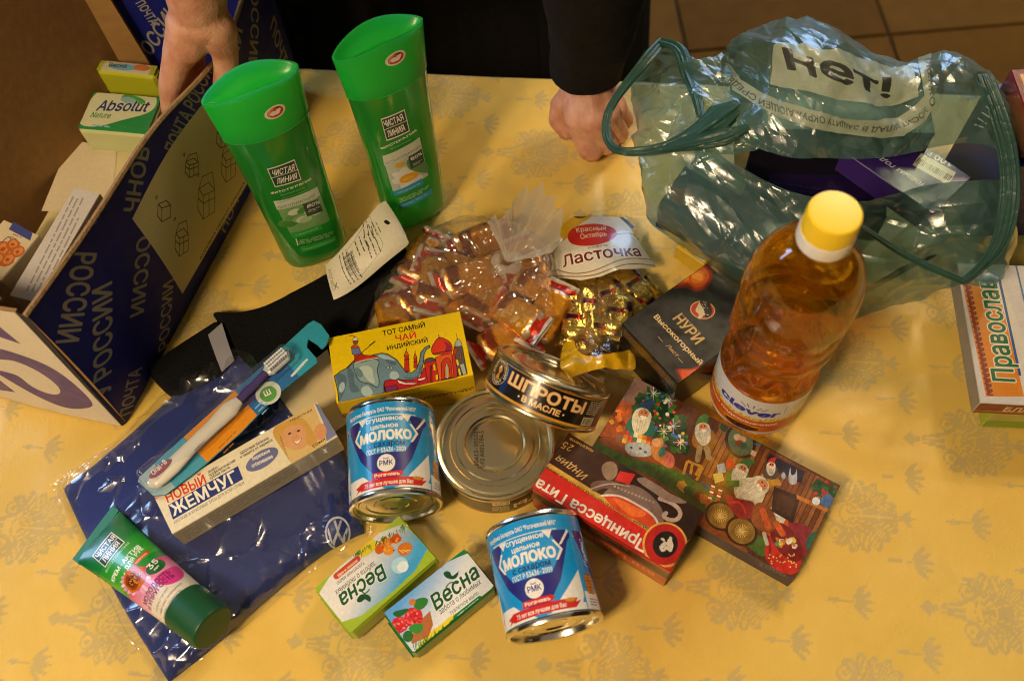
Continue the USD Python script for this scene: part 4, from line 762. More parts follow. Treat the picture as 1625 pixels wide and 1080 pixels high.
a.poly([(1150, 640), (1215, 670), (1220, 780), (1130, 750), (1120, 690)], '#8a4a20', True); a.line([(1175, 680), (1200, 760)], 5, '#c0561e'); a.line([(1180, 790), (1195, 840)], 3, '#b0a898'); a.line([(1240, 740), (1270, 790)], 5, '#c0561e')
for pp, c in (([(1185, 415), (1210, 390), (1395, 480), (1375, 560), (1180, 470)], '#6a3c1c'), ([(1195, 420), (1212, 402), (1380, 487), (1362, 545), (1190, 462)], '#251c34'), ([(1230, 560), (1360, 610), (1320, 740), (1215, 680)], '#3a2010'), ([(1250, 590), (1335, 625), (1310, 710), (1235, 670)], '#4a2a16'), ([(1340, 600), (1500, 670), (1495, 690), (1340, 620)], '#b8702a'), ([(1410, 560), (1440, 520), (1545, 580), (1520, 640), (1430, 600)], '#2a4a2a')): a.poly(pp, c)
for pp in ([(1300, 520), (1310, 470), (1318, 505), (1330, 500), (1340, 475), (1342, 520), (1330, 550), (1310, 548)], [(1265, 505), (1275, 490), (1285, 515), (1275, 525)]): a.poly(pp, '#a8a8b4', True)
gnome(1215, 460, .5, '#b83020', '#5a4a44')
for i in range(20): a.blob(1470 + rr.uniform(-45, 60), 570 + rr.uniform(-35, 35), rr.uniform(1.2, 2.6), rr.choice(('#2f5a30', '#3a6a34', '#b83028', '#1f4020')), 7, .3, i)
a.disc(1490, 632, 5, 6, '#4a6a9a'); a.disc(1435, 632, 3, 3.4, '#c8d0d8'); a.disc(985, 270, 4.5, 5.5, '#7a5a30', 30); a.disc(985, 270, 3.2, 4, '#2a3a2a', 30); a.disc(1065, 340, 12.5, 15, '#2a1a10', 35); a.disc(1065, 340, 10, 12.5, '#5a6a50', 35)
for x, y, c in ((1050, 320, '#d8b080'), (1075, 330, '#c89a70'), (1062, 350, '#8a3a2a'), (1080, 360, '#3a5a3a')): a.disc(x, y, 3, 3, c)
a.poly([(1120, 380), (1145, 392), (1135, 415), (1112, 403)], '#c8a890'); a.poly([(1130, 350), (1165, 345), (1160, 370)], '#4a6a7a')
a.build(th, 'printed_top', T.top.map(), GLOSSY, clip=T.rect, cut=(2.2, 2.2), mottle=.55, world=True)
F, rc = T.side('bottom'); a = Art(F.crop(830, 590, k)); a.add(rc, '#4a3c40'); a.text('1000', (1150, 940), (1280, 1000), '#8a7a7c', 6, False, .3); a.build(th, 'printed_side', F.map(), MATTE, clip=rc, world=True)
# --- red and brown tea-bag carton, wrapped in clear film
T = TopBox((1117, 812), (905, 687), (1065, 906), (842, 772), .046, .046)
th = carton('teabag_carton', 'red and dark brown tea bag carton with a teacup, its words upside down', 'tea box', T, '#a82a18')
a = Art(T.top.crop(830, 590, k)); a.add(T.rect, '#2a160f'); a.poly([(230, 300), (480, 440), (400, 620), (110, 460)], '#3c2114'); RED = '#c8261a'
a.poly([(120, 455), (790, 860), (700, 1010), (0, 570)], RED); a.poly([(112, 458), (122, 470), (780, 885), (800, 868), (670, 780), (130, 446)], '#c89a3c')
a.text('ИНДИЙСКИЙ ЧЕРНЫЙ ЧАЙ В ПАКЕТИКАХ ДЛЯ РАЗОВОЙ ЗАВАРКИ', (655, 790), (108, 455), '#2a160a', 1.7)
a.text('Принцесса Гита', (618, 838), (78, 522), '#e8dcc8', 8.6, out=(.25, '#a01a10'))
a.text('25', (252, 362), (205, 340), '#c89a4a', 6.0, False, .2); a.text('пакетиков', (345, 382), (232, 320), '#c89a4a', 2.6, False); a.text('Индия', (320, 505), (180, 408), '#c8a060', 6.5, False, .3)
a.poly([(395, 600), (450, 560), (560, 560), (660, 640), (690, 720), (660, 770), (560, 730), (440, 640)], '#7a6258', True); a.poly([(400, 605), (440, 600), (540, 640), (640, 720), (660, 775), (600, 750), (500, 700), (420, 640)], '#c8421c', True); a.poly([(440, 615), (520, 645), (600, 700), (560, 710), (480, 665)], '#e06a2a', True)
a.line([(385, 605), (460, 605), (560, 650), (650, 720), (672, 780)], 1.6, '#d8c8b8', True); a.line([(670, 620), (740, 650), (770, 690), (740, 725), (690, 700), (700, 690)], 3.2, '#b8a090', True)
a.poly([(560, 520), (620, 520), (700, 580), (800, 640), (740, 640), (640, 590)], '#8a7468', True); a.poly([(330, 560), (400, 530), (480, 560), (470, 575), (390, 570), (340, 582)], '#6a5044', True); a.line([(335, 572), (420, 548), (520, 560)], 1.2, '#a89080', True)
a.poly([(395, 450), (440, 440), (460, 500), (420, 530), (390, 500)], '#8a7058', True); a.poly([(450, 530), (475, 485), (550, 500), (520, 552)], '#c8281e')
for i in range(12): a.disc(450 + 17 * i, 560 + 7 * i, .9, .9, '#a89078')
a.disc(695, 843, 16.5, 17.5, '#d8a84a'); a.disc(695, 843, 15, 16, '#b8201a'); a.disc(697, 843, 9, 10.5, '#201410')
for i in range(26): rr2 = random.Random(i); a.disc(697 + rr2.uniform(-28, 28), 843 + rr2.uniform(-32, 32), 1.2, 1.0, '#d8cdb8')
a.poly([(715, 815), (735, 840), (718, 880), (705, 850)], '#d8cdb8', True)
a.build(th, 'printed_top', T.top.map(), GLOSSY, clip=T.rect, cut=(2.2, 2.2), mottle=.3, world=True)
F, rc = T.side('top'); a = Art(); w_, h_ = T.w * 1000, T.h * 1000; a.add(rc, '#6a2c18'); a.rect(.4, h_ - 7, w_ - .4, h_ - .4, '#c8261a'); a.rect(.4, h_ - 20, w_ - .4, h_ - 8, '#2c1810'); a.rect(.4, .4, w_ - .4, 22, '#b84a1e'); a.text('Принцесса Гита', (10, 18), (w_ - 10, 18), '#d88a4a', -9); a.lines((8, h_ - 12), (w_ - 30, h_ - 12), 2, 4, 1.6, '#7a5a48'); a.build(th, 'printed_side', F.map(), GLOSSY, clip=rc, world=True)
F, rc = T.side('left'); a = Art(); a.add(rc, '#2a160f'); a.rect(.4, .4, 15, h_ - .4, RED); a.build(th, 'printed_side', F.map(), GLOSSY, clip=rc, world=True)
# --- toothpaste carton on the blue package
T = TopBox((274, 846), (539, 691), (243, 788), (500, 638), .045, .028)
th = carton('toothpaste_carton', 'long white toothpaste carton lying on the blue package under the toothbrush', 'toothpaste', T, '#d8cdb0')
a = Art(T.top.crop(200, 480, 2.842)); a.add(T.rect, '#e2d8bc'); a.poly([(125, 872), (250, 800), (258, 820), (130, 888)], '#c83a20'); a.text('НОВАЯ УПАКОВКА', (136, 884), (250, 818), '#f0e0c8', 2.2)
a.text('НОВЫЙ', (188, 902), (365, 812), '#d83a1c', 8.2); a.poly([(190, 912), (505, 736), (528, 795), (212, 978)], '#2c3a78'); a.text('ЖЕМЧУГ', (215, 962), (508, 800), '#eee8d8', 10.0)
a.text('КРЕПКИЕ И КРАСИВЫЕ ЗУБЫ ДЛЯ ВСЕЙ СЕМЬИ', (220, 998), (535, 815), '#5a5a5c', 2.6, False)
for s_, p_, q_ in (('лечебно-', (372, 770), (420, 742)), ('профилактическая', (376, 784), (495, 714)), ('зубная паста', (380, 798), (470, 746)), ('здоровая белизна', (516, 684), (645, 614)), ('и защита от кариеса', (518, 702), (662, 622))): a.text(s_, p_, q_, '#3a3a40', 2.5)
a.disc(614, 706, 14.2, 7.2, '#6a6e98', 0); L_ = a.L.pop(); a.add(affinity.rotate(L_[0], 3), L_[1]); a.text('Бережное', (572, 712), (652, 672), '#e8e4e0', 3.2); a.text('отбеливание', (570, 744), (664, 698), '#e8e4e0', 3.2)
a.poly([(668, 560), (845, 455), (900, 600), (905, 640), (745, 725), (690, 640)], '#d8b878'); a.poly([(850, 452), (885, 470), (965, 585), (905, 625), (890, 540)], '#7a80a8')
a.poly([(690, 600), (710, 560), (770, 535), (815, 560), (830, 610), (800, 655), (750, 660), (710, 640)], '#d8a070', True); a.poly([(668, 565), (720, 535), (790, 520), (830, 560), (850, 640), (825, 645), (812, 575), (770, 550), (715, 575), (705, 640), (730, 700), (750, 720), (690, 640)], '#cfa04e', True); a.poly([(855, 560), (880, 545), (900, 600), (870, 620)], '#d89a68', True)
for i in range(7): a.line([(690 + i * 4, 590 + i * 14), (705 + i * 5, 620 + i * 14)], .35, '#a87a30')
a.poly([(756, 626), (776, 624), (790, 612), (786, 626), (770, 636)], '#f0e8e0', True); a.line([(753, 624), (772, 637), (793, 610)], .5, '#b04a38', True); a.line([(765, 592), (770, 606), (762, 609)], .35, '#b07848', True)
for q_ in ((738, 590), (778, 578)): a.disc(*q_, 1.4, .9, '#4a3420')
a.text('50мл', (845, 655), (900, 618), '#3a2a20', 2.4); a.text('Невская', (740, 540), (840, 488), '#3a3a44', 2.4, False, .3)
a.build(th, 'printed_top', T.top.map(), GLOSSY, clip=T.rect, world=True)
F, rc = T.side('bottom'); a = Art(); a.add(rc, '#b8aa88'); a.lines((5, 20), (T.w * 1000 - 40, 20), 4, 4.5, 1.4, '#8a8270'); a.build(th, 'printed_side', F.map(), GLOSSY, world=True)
# ================================================================ tins
tin = plain('tin_plate', (0.80, 0.77, 0.70), 0.2, 1.0, bump=0.03, bscale=60); gold_tin = plain('lacquered_tin', (0.80, 0.68, 0.42), 0.24, 1.0, bump=0.03, bscale=70)
dark_label = printed('lithograph', 0.3, 0.35, 0.02, 40)
def frame(c, zax, toward):
    z = np.asarray(zax, float); z = z / np.linalg.norm(z); y = np.asarray(toward, float) - z * (np.asarray(toward) @ z); y /= -np.linalg.norm(y)       # -y looks to the viewer
    M = np.eye(4); M[:3, 0], M[:3, 1], M[:3, 2], M[:3, 3] = np.cross(y, z), y, z, c; return M
def rotz(t): c, s = math.cos(t), math.sin(t); M = np.eye(4); M[:2, :2] = [[c, -s], [s, c]]; return M
def cyl_surf(M, r, z0, z1, a0, a1, n=73, front=True):
    """front of a cylinder in frame M; angle 0 looks along -y, growing to the reader's right"""
    t = np.radians(np.linspace(a0, a1, n)); loc = np.stack(np.broadcast_arrays((r * np.sin(t))[:, None], (-r * np.cos(t))[:, None], np.linspace(z0, z1, 5)[None]), -1)
    return Surf(loc @ M[:3, :3].T + M[:3, 3], np.radians(np.linspace(a0, a1, n)) * r * 1000, np.linspace(z0, z1, 5) * 1000, front=front)
R_, H_ = 0.0365, 0.081
def milk_axis(far, near): q, p = P(*far, R_ + .0012), P(*near, R_ + .0012); z = q - p; z[2] = 0; z /= np.linalg.norm(z); return (p + q) / 2 - z * H_ / 2, z
c0, z0 = milk_axis((846, 846), (878, 986)); M1 = frame(c0, z0, EYE - c0)
th = thing('milk_can', 'front can of condensed milk, right of the green soap, with blue label', 'can', M1, 'condensed milk cans lying on their sides'); milk = th
def lid_prof(h, r, rings): return [(0, h)] + rings + [(r - .0038, h), (r - .003, h - .0034 if False else h), (r - .0026, h + .0034), (r - .0016, h + .0042), (r - .0004, h + .0036), (r, h + .0022), (r, h + .0004), (r - .0009, h - .0008)]
rings = [(.010, 0), (.0106, .0008), (.0165, .0008), (.0172, 0), (.0225, 0), (.0232, .0008), (.0285, .0008), (.0292, 0)]
topp = [(0, H_ - .0042)] + [(r, H_ - .0042 + z) for r, z in rings] + [(.0325, H_ - .0042), (.0332, H_ - .0008), (.0345, H_), (.0362, H_ - .0006), (.0367, H_ - .0022), (.0366, H_ - .0036), (.0356, H_ - .0046)]
botp = [(r, H_ - z) for r, z in topp]
part(th, 'tin_body', revolve(botp + topp[::-1], 80), tin, 32)
S = cyl_surf(M1, .0358, .0048, H_ - .0048, -110, 110); a = Art(S.crop(760, 800, 4.695)); BL, NV, WH = '#1590d0', '#2a2878', '#e6e2d8'
lw = .0358 * math.radians(110) * 1000; a.add(sbox(-lw, 4.8, lw, 76.2), BL)
cx, cy = S.crop(760, 800, 4.695)(362, 400)                                       # centre of the words on the label
mm = lambda x, y: (cx + x, y); a.to = mm
for dx in (-75, 0, 75):
    a.poly([(dx - 34, 64), (dx + 34, 64), (dx + 34, 58), (dx + 14, 14), (dx, 8), (dx - 14, 14), (dx - 34, 58)], NV); a.poly([(dx - 37, 18), (dx - 20, 18), (dx - 6, 8), (dx - 2, 5), (dx - 37, 5)], WH); a.poly([(dx + 37, 34), (dx + 22, 22), (dx + 8, 7), (dx + 5, 5), (dx + 37, 5)], WH)
    a.poly([(dx + 30, 40), (dx + 37, 34), (dx + 8, 5.5), (dx + 3, 5.5)], BL); a.poly([(dx - 38, 36), (dx - 31, 42), (dx - 4, 10), (dx - 8, 7)], BL)
    a.poly([(dx + 24, 64), (dx + 35, 64), (dx + 37.5, 60), (dx + 30, 52)], NV); a.poly([(dx + 34.8, 64.5), (dx + 25, 53), (dx + 27, 53), (dx + 36.6, 63.2), (dx + 46, 53), (dx + 48, 53)], WH)
    a.poly([(dx - 26, 49), (dx - 18, 66), (dx + 18, 66), (dx + 26, 49), (dx + 15, 33.6), (dx - 15, 33.6)], BL)
    for sg in (-1, 1):
        a.poly([(dx + sg * 22, 64.5), (dx + sg * 14, 64.5), (dx + sg * 18.5, 58.5)], WH)
        a.poly([(dx + sg * 20, 57), (dx + sg * 22, 57), (dx + sg * 27.5, 49.5), (dx + sg * 22, 42), (dx + sg * 20, 42), (dx + sg * 25, 49.5)], WH)
    a.line([(dx + 37.5, 62), (dx + 37.5, 14)], 1.5, '#4ab0e0'); a.line([(dx + 37.5, 62), (dx + 37.5, 14)], .5, '#1a5aa0'); a.poly([(dx + 34, 10), (dx + 41, 10), (dx + 37.5, 16)], BL)
a.rect(-200, 65.2, 200, 76.2, BL); a.rect(-30, 64.7, 26, 65.3, WH)
a.text('Республика Беларусь ОАО "Рогачевский МКК"', (-34, 68.2), (27, 68.2), WH, 3.4)
a.text('сгущенное', (-15, 60.2), (15, 60.2), WH, 4.0); a.text('цельное', (-11, 54.2), (11, 54.2), WH, 4.0); a.text('МОЛОКО', (-21, 44.6), (21, 44.6), WH, 7.4, out=(.35, WH)); a.text('с сахаром', (-14, 39.2), (15.5, 39.2), '#1c1a58', 4.4); a.text('ГОСТ Р 53436-2009', (-15.5, 34.2), (16, 34.2), WH, 3.6)
a.disc(0, 25.4, 7.0, 7.0, WH); a.text('РМК', (-5.2, 23.4), (5.2, 23.4), NV, 4.2); a.line([(-2, 29.2), (0, 28.5), (2, 29.2)], .6, NV)
n0 = len(a.L); a.poly([(-11, 14.4), (11, 14.4), (13.5, 12.5), (11.5, 10.5), (-11.5, 9.6), (-13.5, 7.6), (-11.4, 11)], '#c8241e'); a.poly([(-10.5, 9.9), (10.8, 9.9), (10.8, 14), (-10.5, 14)], '#c8241e'); a.text('Рогачевъ', (-9.6, 10.8), (9.8, 10.8), '#f0e4d0', 2.6)
a.L[n0:] = [(affinity.translate(g_, 0, 4.0), c_) for g_, c_ in a.L[n0:]]
a.poly([(-29, 1.8), (-23, 3.8), (-23, 2.5), (27, 2.5), (33, 7.8), (28, 6.6), (30, 9.4), (-22, 9.0), (-24, 8.0), (-29, 6.5), (-26, 4.4)], '#c8241e'); L_ = a.L.pop(); a.add(affinity.translate(L_[0], 0, 4.2), L_[1]); a.text('75 лет все лучшее для Вас', (-19, 8.2), (20, 8.2), '#f0e4d0', 3.0, shear=.1)
L_ = a.L[-3:]
for i in range(3):
    for j in range(2): a.disc(44.5 + 5 * j, 19 + 4.6 * i, 3.4, 2.9, '#8a4a14'); a.disc(44.5 + 5 * j, 19 + 4.6 * i, 2.6, 2.1, '#d08a2a'); a.line([(42.8 + 5 * j, 19 + 4.6 * i), (46.2 + 5 * j, 19 + 4.6 * i)], .5, '#8a4a14')
a.text('Лидер', (52, 36), (52, 58), '#d8e8f0', 5, False, .2); a.lines((42, 12), (56, 12), 3, 2.0, .8, '#5a5a8a'); a.disc(24, 12.6, 4, 1.5, '#c88a2a')
a.build(th, 'paper_label', S.map(0.0002), dark_label, clip=sbox(-lw, 4.9, lw, 76.1), cut=(.0358 * math.radians(220) / 72 * 1000, 0), world=True)
c1, z1 = milk_axis((620, 664), (628, 800)); M2 = frame(c1, z1, EYE - c1) @ rotz(math.radians(4))
copy_of(milk, M2, 'rear can of condensed milk, below the yellow tea carton, with blue label')
# --- sprat tins
Rs, Hs = .0495, .034
prof = [(0, .0022), (.019, .0022), (.0215, .0034), (.0235, .0034), (.025, .0022), (.031, .0022), (.032, .0030), (.036, .0030), (.037, .0018), (.0415, .0018), (.0428, .0026), (.0442, .0026), (.0452, .0006), (.0468, 0), (.0485, .0004), (.0494, .0016), (.0494, .0030), (.0486, .0042)]
top_ = [(r, Hs - z) for r, z in prof]
cS = P(868, 614, .051)
nS = .985 * (.386 * RGT + .92 * UPV) - .18 * FWD; nS /= np.linalg.norm(nS); M3 = frame(cS - nS * Hs / 2, nS, EYE - cS)
th = thing('sprat_tin', 'tilted sprat tin with black and gold label leaning on the other tin', 'tin', M3, 'sprat tins'); sprat = th
part(th, 'tin_body', revolve(prof + top_[::-1], 96), gold_tin, 32)
S = cyl_surf(M3, .0488, .0044, Hs - .0044, -105, 105); lw = .0488 * math.radians(105) * 1000; a = Art(S.crop(740, 520, 6.0)); a.add(sbox(-lw, 4.4, lw, 29.6), '#16110d')
a.to = lambda x, y: (x, y); a.rect(-lw, 4.4, lw, 6.6, '#c8902c'); a.rect(-lw, 28.9, lw, 29.6, '#b8862c'); C_ = S.crop(740, 520, 6.0)
e = C_(318, 415); a.disc(*e, 10.6, 10.6, '#c8b078'); a.disc(*e, 10.1, 10.1, '#14100c'); a.disc(*e, 6.6, 6.6, '#b89a5c'); a.disc(*e, 6.2, 6.2, '#181410'); a.arctext('БАЛТИЙСКИЙ', e, 7.4, 200, -20, '#d8c8a0', 2.0); a.arctext('СТАНДАРТ', e, 9.2, 215, 325, '#d8c8a0', 2.0, inside=True); a.to = lambda x, y: (e[0] + x, e[1] + y); a.poly([(-2, -5), (2.5, -5), (1.5, -1), (3, 1), (1, 5), (-1, 5), (-2, 1.5), (-.6, -1)], '#c8822c', True); a.disc(0, 4, 1, 1.4, '#e8d8b8')
a.to = lambda x, y: (x, y); x0, x1 = C_(400, 510)[0], C_(1110, 800)[0]
a.L.insert(1, (sbox(x0 - 6, 6.6, x0 + 1.5, 28.9), grad('#12306a', '#16110d', (x0 - 5, 0), (x0 + 2, 0))))
a.text('ШПРОТЫ', (x0, 16.6), (x1, 16.6), '#e2c084', 9.2, out=(.45, '#b8702c')); xa, xb = C_(520, 690)[0], C_(885, 830)[0]; a.text('В МАСЛЕ', (xa, 9.4), (xb, 9.4), '#e2c084', 4.6, out=(.25, '#b8702c'))
for x in (xa - 3, xb + 3): a.disc(x, 11.6, .8, .8, '#e8d0a0')
a.rect(x1 + 3, 7.2, x1 + 17, 14, '#d0c49c'); a.bars((x1 + 4, 8), (x1 + 16, 8), 5.2, 16, '#2a2010', 3); a.lines((x1 + 4, 27), (x1 + 18, 27), 7, 1.7, .7, '#c8b890', 4)
a.build(th, 'lithographed_label', S.map(0.0002), dark_label, clip=sbox(-lw, 4.4, lw, 29.6), cut=(lw / 36, 0), world=True)
cF = P(785, 701, Hs + .0005); c_ = cF.copy(); M4 = frame(c_, [0, 0, -1.0], EYE - c_) @ rotz(math.radians(-52))
F = Face(c_, P(793, 668, Hs) - P(793, 736, Hs), P(740, 700, Hs) - P(793, 700, Hs)); a = Art(F.crop(540, 620, 4.643)); I4 = M3 @ np.linalg.inv(M4)
def fm(v):
    q = F.map(-.0022)(v); q = q + F.n * .00035; return q @ I4[:3, :3].T + I4[:3, 3]
a.text('60413-031015', (1018, 545), (1012, 265), '#2a1a0c', 3.4, False); a.text('592 A001784.1', (1062, 555), (1052, 285), '#2a1a0c', 3.4, False); a.build(sprat, 'date_code', fm, MATTE, world=True)
copy_of(sprat, M4, 'sprat tin lying upside down, its gold end stamped with a date code')
# ================================================================ sunflower oil bottle
oil_b = P(1196, 628); MO_ = at(oil_b); toc = EYE - oil_b; ao = math.atan2(toc[1], toc[0])
oil = usdkit.material(stage, '/World/Looks/oil', {'p': ('principled_bsdf', {'base_color': (1.0, 0.68, 0.09), 'roughness': 0.02, 'ior': 1.44, 'transmission_weight': 1.0}), 't': ('transparent_bsdf', {'color': (1.0, 0.66, 0.09)}), 'm': ('mix_closure', {'fac': 0.58}), 'g': ('glossy_bsdf', {'color': (1, 1, 1), 'roughness': 0.04}), 'f': ('layer_weight', {'blend': 0.5}), 'fp': ('math', {'math_type': 'power', 'value2': 4.0}), 'fm': ('math', {'math_type': 'multiply_add', 'value2': 0.35, 'value3': 0.045}), 'o': ('mix_closure', {})}, [('p.BSDF', 'm.closure1'), ('t.BSDF', 'm.closure2'), ('f.facing', 'fp.value1'), ('fp.value', 'fm.value1'), ('fm.value', 'o.fac'), ('m.closure', 'o.closure1'), ('g.BSDF', 'o.closure2')], surface='o.closure')
th = thing('oil_bottle', 'tall clear bottle of amber sunflower oil with a yellow cap', 'bottle', MO_)
pr = [(0, .004), (.026, .0035), (.033, .0005), (.0365, .002), (.0385, .007), (.0388, .012), (.0388, .071), (.0384, .0745), (.0358, .079), (.0338, .086), (.0336, .098), (.0358, .109), (.0390, .117), (.0402, .123), (.0402, .128), (.0385, .132), (.0385, .136), (.0402, .140), (.0402, .146), (.0388, .150), (.0392, .156), (.0405, .166), (.0408, .176), (.0400, .188), (.0380, .200), (.0340, .212), (.0285, .222), (.0225, .230), (.0180, .236), (.0160, .241), (.0160, .246), (.0, .246)]
_p = np.array(pr[:-1]); _d = np.r_[0, np.cumsum(np.linalg.norm(np.diff(_p, axis=0), axis=1))]
from scipy.interpolate import PchipInterpolator
dense = PchipInterpolator(_d, _p)(np.unique(np.r_[_d, np.linspace(0, _d[-1], 150)])); dense[:, 0] = np.maximum(dense[:, 0], 0); dense = np.vstack([[0, dense[0, 1]], dense[1:], [0, .246]])
b = revolve(dense, 120); v = b.vertices.copy(); rr_ = np.hypot(v[:, 0], v[:, 1]); an = np.arctan2(v[:, 1], v[:, 0]); w = np.exp(-((v[:, 2] - .090) / .012) ** 4)
dia = np.abs(((an * 9 / np.pi + (v[:, 2] - .090) / .016) % 2) - 1) + np.abs(((an * 9 / np.pi - (v[:, 2] - .090) / .016) % 2) - 1); rr_n = rr_ + w * 0.0032 * (dia - 1.0); sc = np.where(rr_ > 1e-5, rr_n / np.maximum(rr_, 1e-5), 1); v[:, 0] *= sc; v[:, 1] *= sc; b.vertices = v
part(th, 'bottle_body', b, oil, 40)
M_ = MO_ @ rotz(ao + math.pi / 2)
S = cyl_surf(M_, .0391, .010, .071, -150, 150, 101); lw = .0391 * math.radians(150) * 1000; lab = printed('paper_label_print', 0.38, 0.15, 0.03, 40)
a = Art(S.crop(1100, 290, 2.7)); a.add(sbox(-lw, 10, lw, 71), '#d9d6d0')
yb = S.crop(1100, 290, 2.7); y_or, y_ob = yb(250, 985)[1], yb(250, 930)[1]; a.to = lambda x, y: (x, y)
o0, o1 = 26, 37; a.rect(-lw, 13, lw, o1 - 2, '#d8641c'); rr = random.Random(3)
for i in range(110): x = -lw + 2 * lw * i / 110; a.poly([(x - 2.2, o1 - 3), (x + 2.2, o1 - 3), (x + rr.uniform(-2, 2), o1 + rr.uniform(.5, 6))], rr.choice(('#e8b820', '#e0a41c', '#f0c838', '#d8901c')))
for dx in (-62, 0, 62):
    for t in range(40): an_ = t / 40 * 6.283; a.poly([(dx + 10 * math.cos(an_ - .1), 20.5 + 3 * math.sin(an_ - .1)), (dx + 10 * math.cos(an_ + .1), 20.5 + 3 * math.sin(an_ + .1)), (dx + 24 * math.cos(an_), 20.5 + 7.5 * math.sin(an_))], rr.choice(('#e8a820', '#d8841a', '#f0b830')))
    a.disc(dx, 18.5, 15, 4.4, '#5a2c10'); a.disc(dx, 18, 11, 3, '#3a1a0a')
    for t in range(30): a.disc(dx + rr.uniform(-13, 13), 18.5 + rr.uniform(-3.2, 3.2), .5, .4, '#a8642a')
a.rect(-lw, 24.6, lw, o1 - 2.5, '#d2581c'); a.rect(-lw, o1 - 2.9, lw, o1 - 2.5, '#e89a3a'); a.rect(-lw, 10, lw, 14, '#d9d6d0')
q0, q1 = yb(85, 830)[0], yb(400, 955)[0]; a.text('Масло подсолнечное', (q0, 27.2), (q1, 27.2), '#f2e6d4', 4.4, shear=.1)
q0, q1 = yb(150, 830)[0], yb(378, 915)[0]; a.text('clever', (q0, 45), (q1, 45), '#25349a', 8.5, shear=.12, out=(.45, '#25349a'))
qm = (q0 + q1) / 2
for d in (-8, -4, 0.5, 5, 9): a.line([(qm + 4 + d * .75, 56 + abs(d) * -.15), (qm + 4 + d * 1.3, 61 - abs(d) * .25)], .9, '#25349a')
a.line([(q1 + 4, 50), (q1 + 4, 63)], .5, '#3a4aa0'); a.text('1л', (q1 + 10, 57), (q1 + 15, 57), '#5a6ab0', 3, False)
a.build(th, 'paper_label', S.map(0.0001), lab, clip=sbox(-lw, 10, lw, 71), cut=(lw / 50, 0), world=True)
white_pl = plain('white_plastic', '#e0dcd4', 0.35); yellow_pl = plain('yellow_plastic', (0.88, 0.60, 0.02), 0.38)
part(th, 'neck_ring', revolve([(.0158, .240), (.0176, .240), (.0180, .2415), (.0180, .2505), (.0174, .2515), (.0158, .2515)], 72), white_pl, 35)
cap = [(0, .2515), (.0172, .2515), (.0174, .253), (.0172, .266), (.0164, .2685), (.0150, .2692), (0, .2695)]; cm = revolve(cap, 144); v = cm.vertices.copy(); r_ = np.hypot(v[:, 0], v[:, 1]); an = np.arctan2(v[:, 1], v[:, 0]); kn = (v[:, 2] < .2665) & (r_ > .016); s_ = 1 - 0.018 * (np.sin(an * 48) > 0) * kn; v[:, 0] *= s_; v[:, 1] *= s_; cm.vertices = v
part(th, 'screw_cap', cm, yellow_pl, 30)
# ================================================================ shampoo bottles
gel = usdkit.material(stage, '/World/Looks/green_gel', {'p': ('principled_bsdf', {'base_color': (0.05, 0.50, 0.08), 'roughness': 0.10, 'ior': 1.42, 'transmission_weight': 0.62, 'coat_weight': 0.6, 'coat_roughness': 0.08, 'subsurface_weight': 0.0}),
    'tl': ('translucent_bsdf', {'color': (0.04, 0.62, 0.07)}), 'm': ('mix_closure', {'fac': 0.25}), 'tc': ('texture_coordinate', {}), 'n': ('noise_texture', {'scale': 40.0}), 'b': ('bump', {'strength': 0.05, 'distance': 0.003})},
    [('p.BSDF', 'm.closure1'), ('tl.BSDF', 'm.closure2'), ('tc.object', 'n.vector'), ('n.fac', 'b.height'), ('b.normal', 'p.normal')], surface='m.closure')
capm = usdkit.material(stage, '/World/Looks/green_cap', {'p': ('principled_bsdf', {'base_color': (0.012, 0.52, 0.05), 'roughness': 0.3, 'subsurface_weight': 0.35, 'subsurface_scale': 0.01, 'subsurface_radius': (0.2, 1.0, 0.3)}), 'tl': ('translucent_bsdf', {'color': (0.03, 0.8, 0.08)}), 'm': ('mix_closure', {'fac': 0.25})}, [('p.BSDF', 'm.closure1'), ('tl.BSDF', 'm.closure2')], surface='m.closure')
def loft(levels, n=72):
    """levels: (z, half width, half depth, lens 0..1) -> closed body; lens makes the two faces meet in an edge"""
    t = np.linspace(0, 2 * np.pi, n, endpoint=False); R = []
    for z, w, d, l in levels:
        c, s = np.cos(t), np.sin(t); x = w * np.sign(c) * np.abs(c) ** (1 - .25 * (1 - l)); y = d * np.sign(s) * np.abs(s) ** (.8 + .5 * l)
        R.append(np.stack([x, y, np.full(n, z)], -1))
    R = np.array(R); k = len(R); i = np.arange(k * n).reshape(k, n); j = np.roll(i, -1, 1); f = np.stack([i[:-1], j[:-1], j[1:], i[1:]], -1).reshape(-1, 4)
    v = np.vstack([R.reshape(-1, 3), [[0, 0, levels[0][0]], [0, 0, levels[-1][0]]]]); N = k * n
    m = trimesh.Trimesh(v, np.vstack([f[:, [0, 1, 2]], f[:, [0, 2, 3]], np.stack([j[0], i[0], np.full(n, N)], -1), np.stack([i[-1], j[-1], np.full(n, N + 1)], -1)]), process=False); return m
ZC = .181
def bw(z): return 1.09 * np.interp(np.asarray(z) / HB * .216, [0, .004, .012, .05, .10, .17, .216], [.023, .0268, .0285, .0288, .0295, .0318, .0345])
def bd(z): return np.interp(np.asarray(z) / HB * .216, [0, .004, .012, .06, .12, .17, .216], [.013, .0165, .0180, .0180, .0170, .0155, .0140])
def bl(z): return np.interp(np.asarray(z) / HB * .216, [0, .1, .216], [0.0, .3, .9])
HB = .230
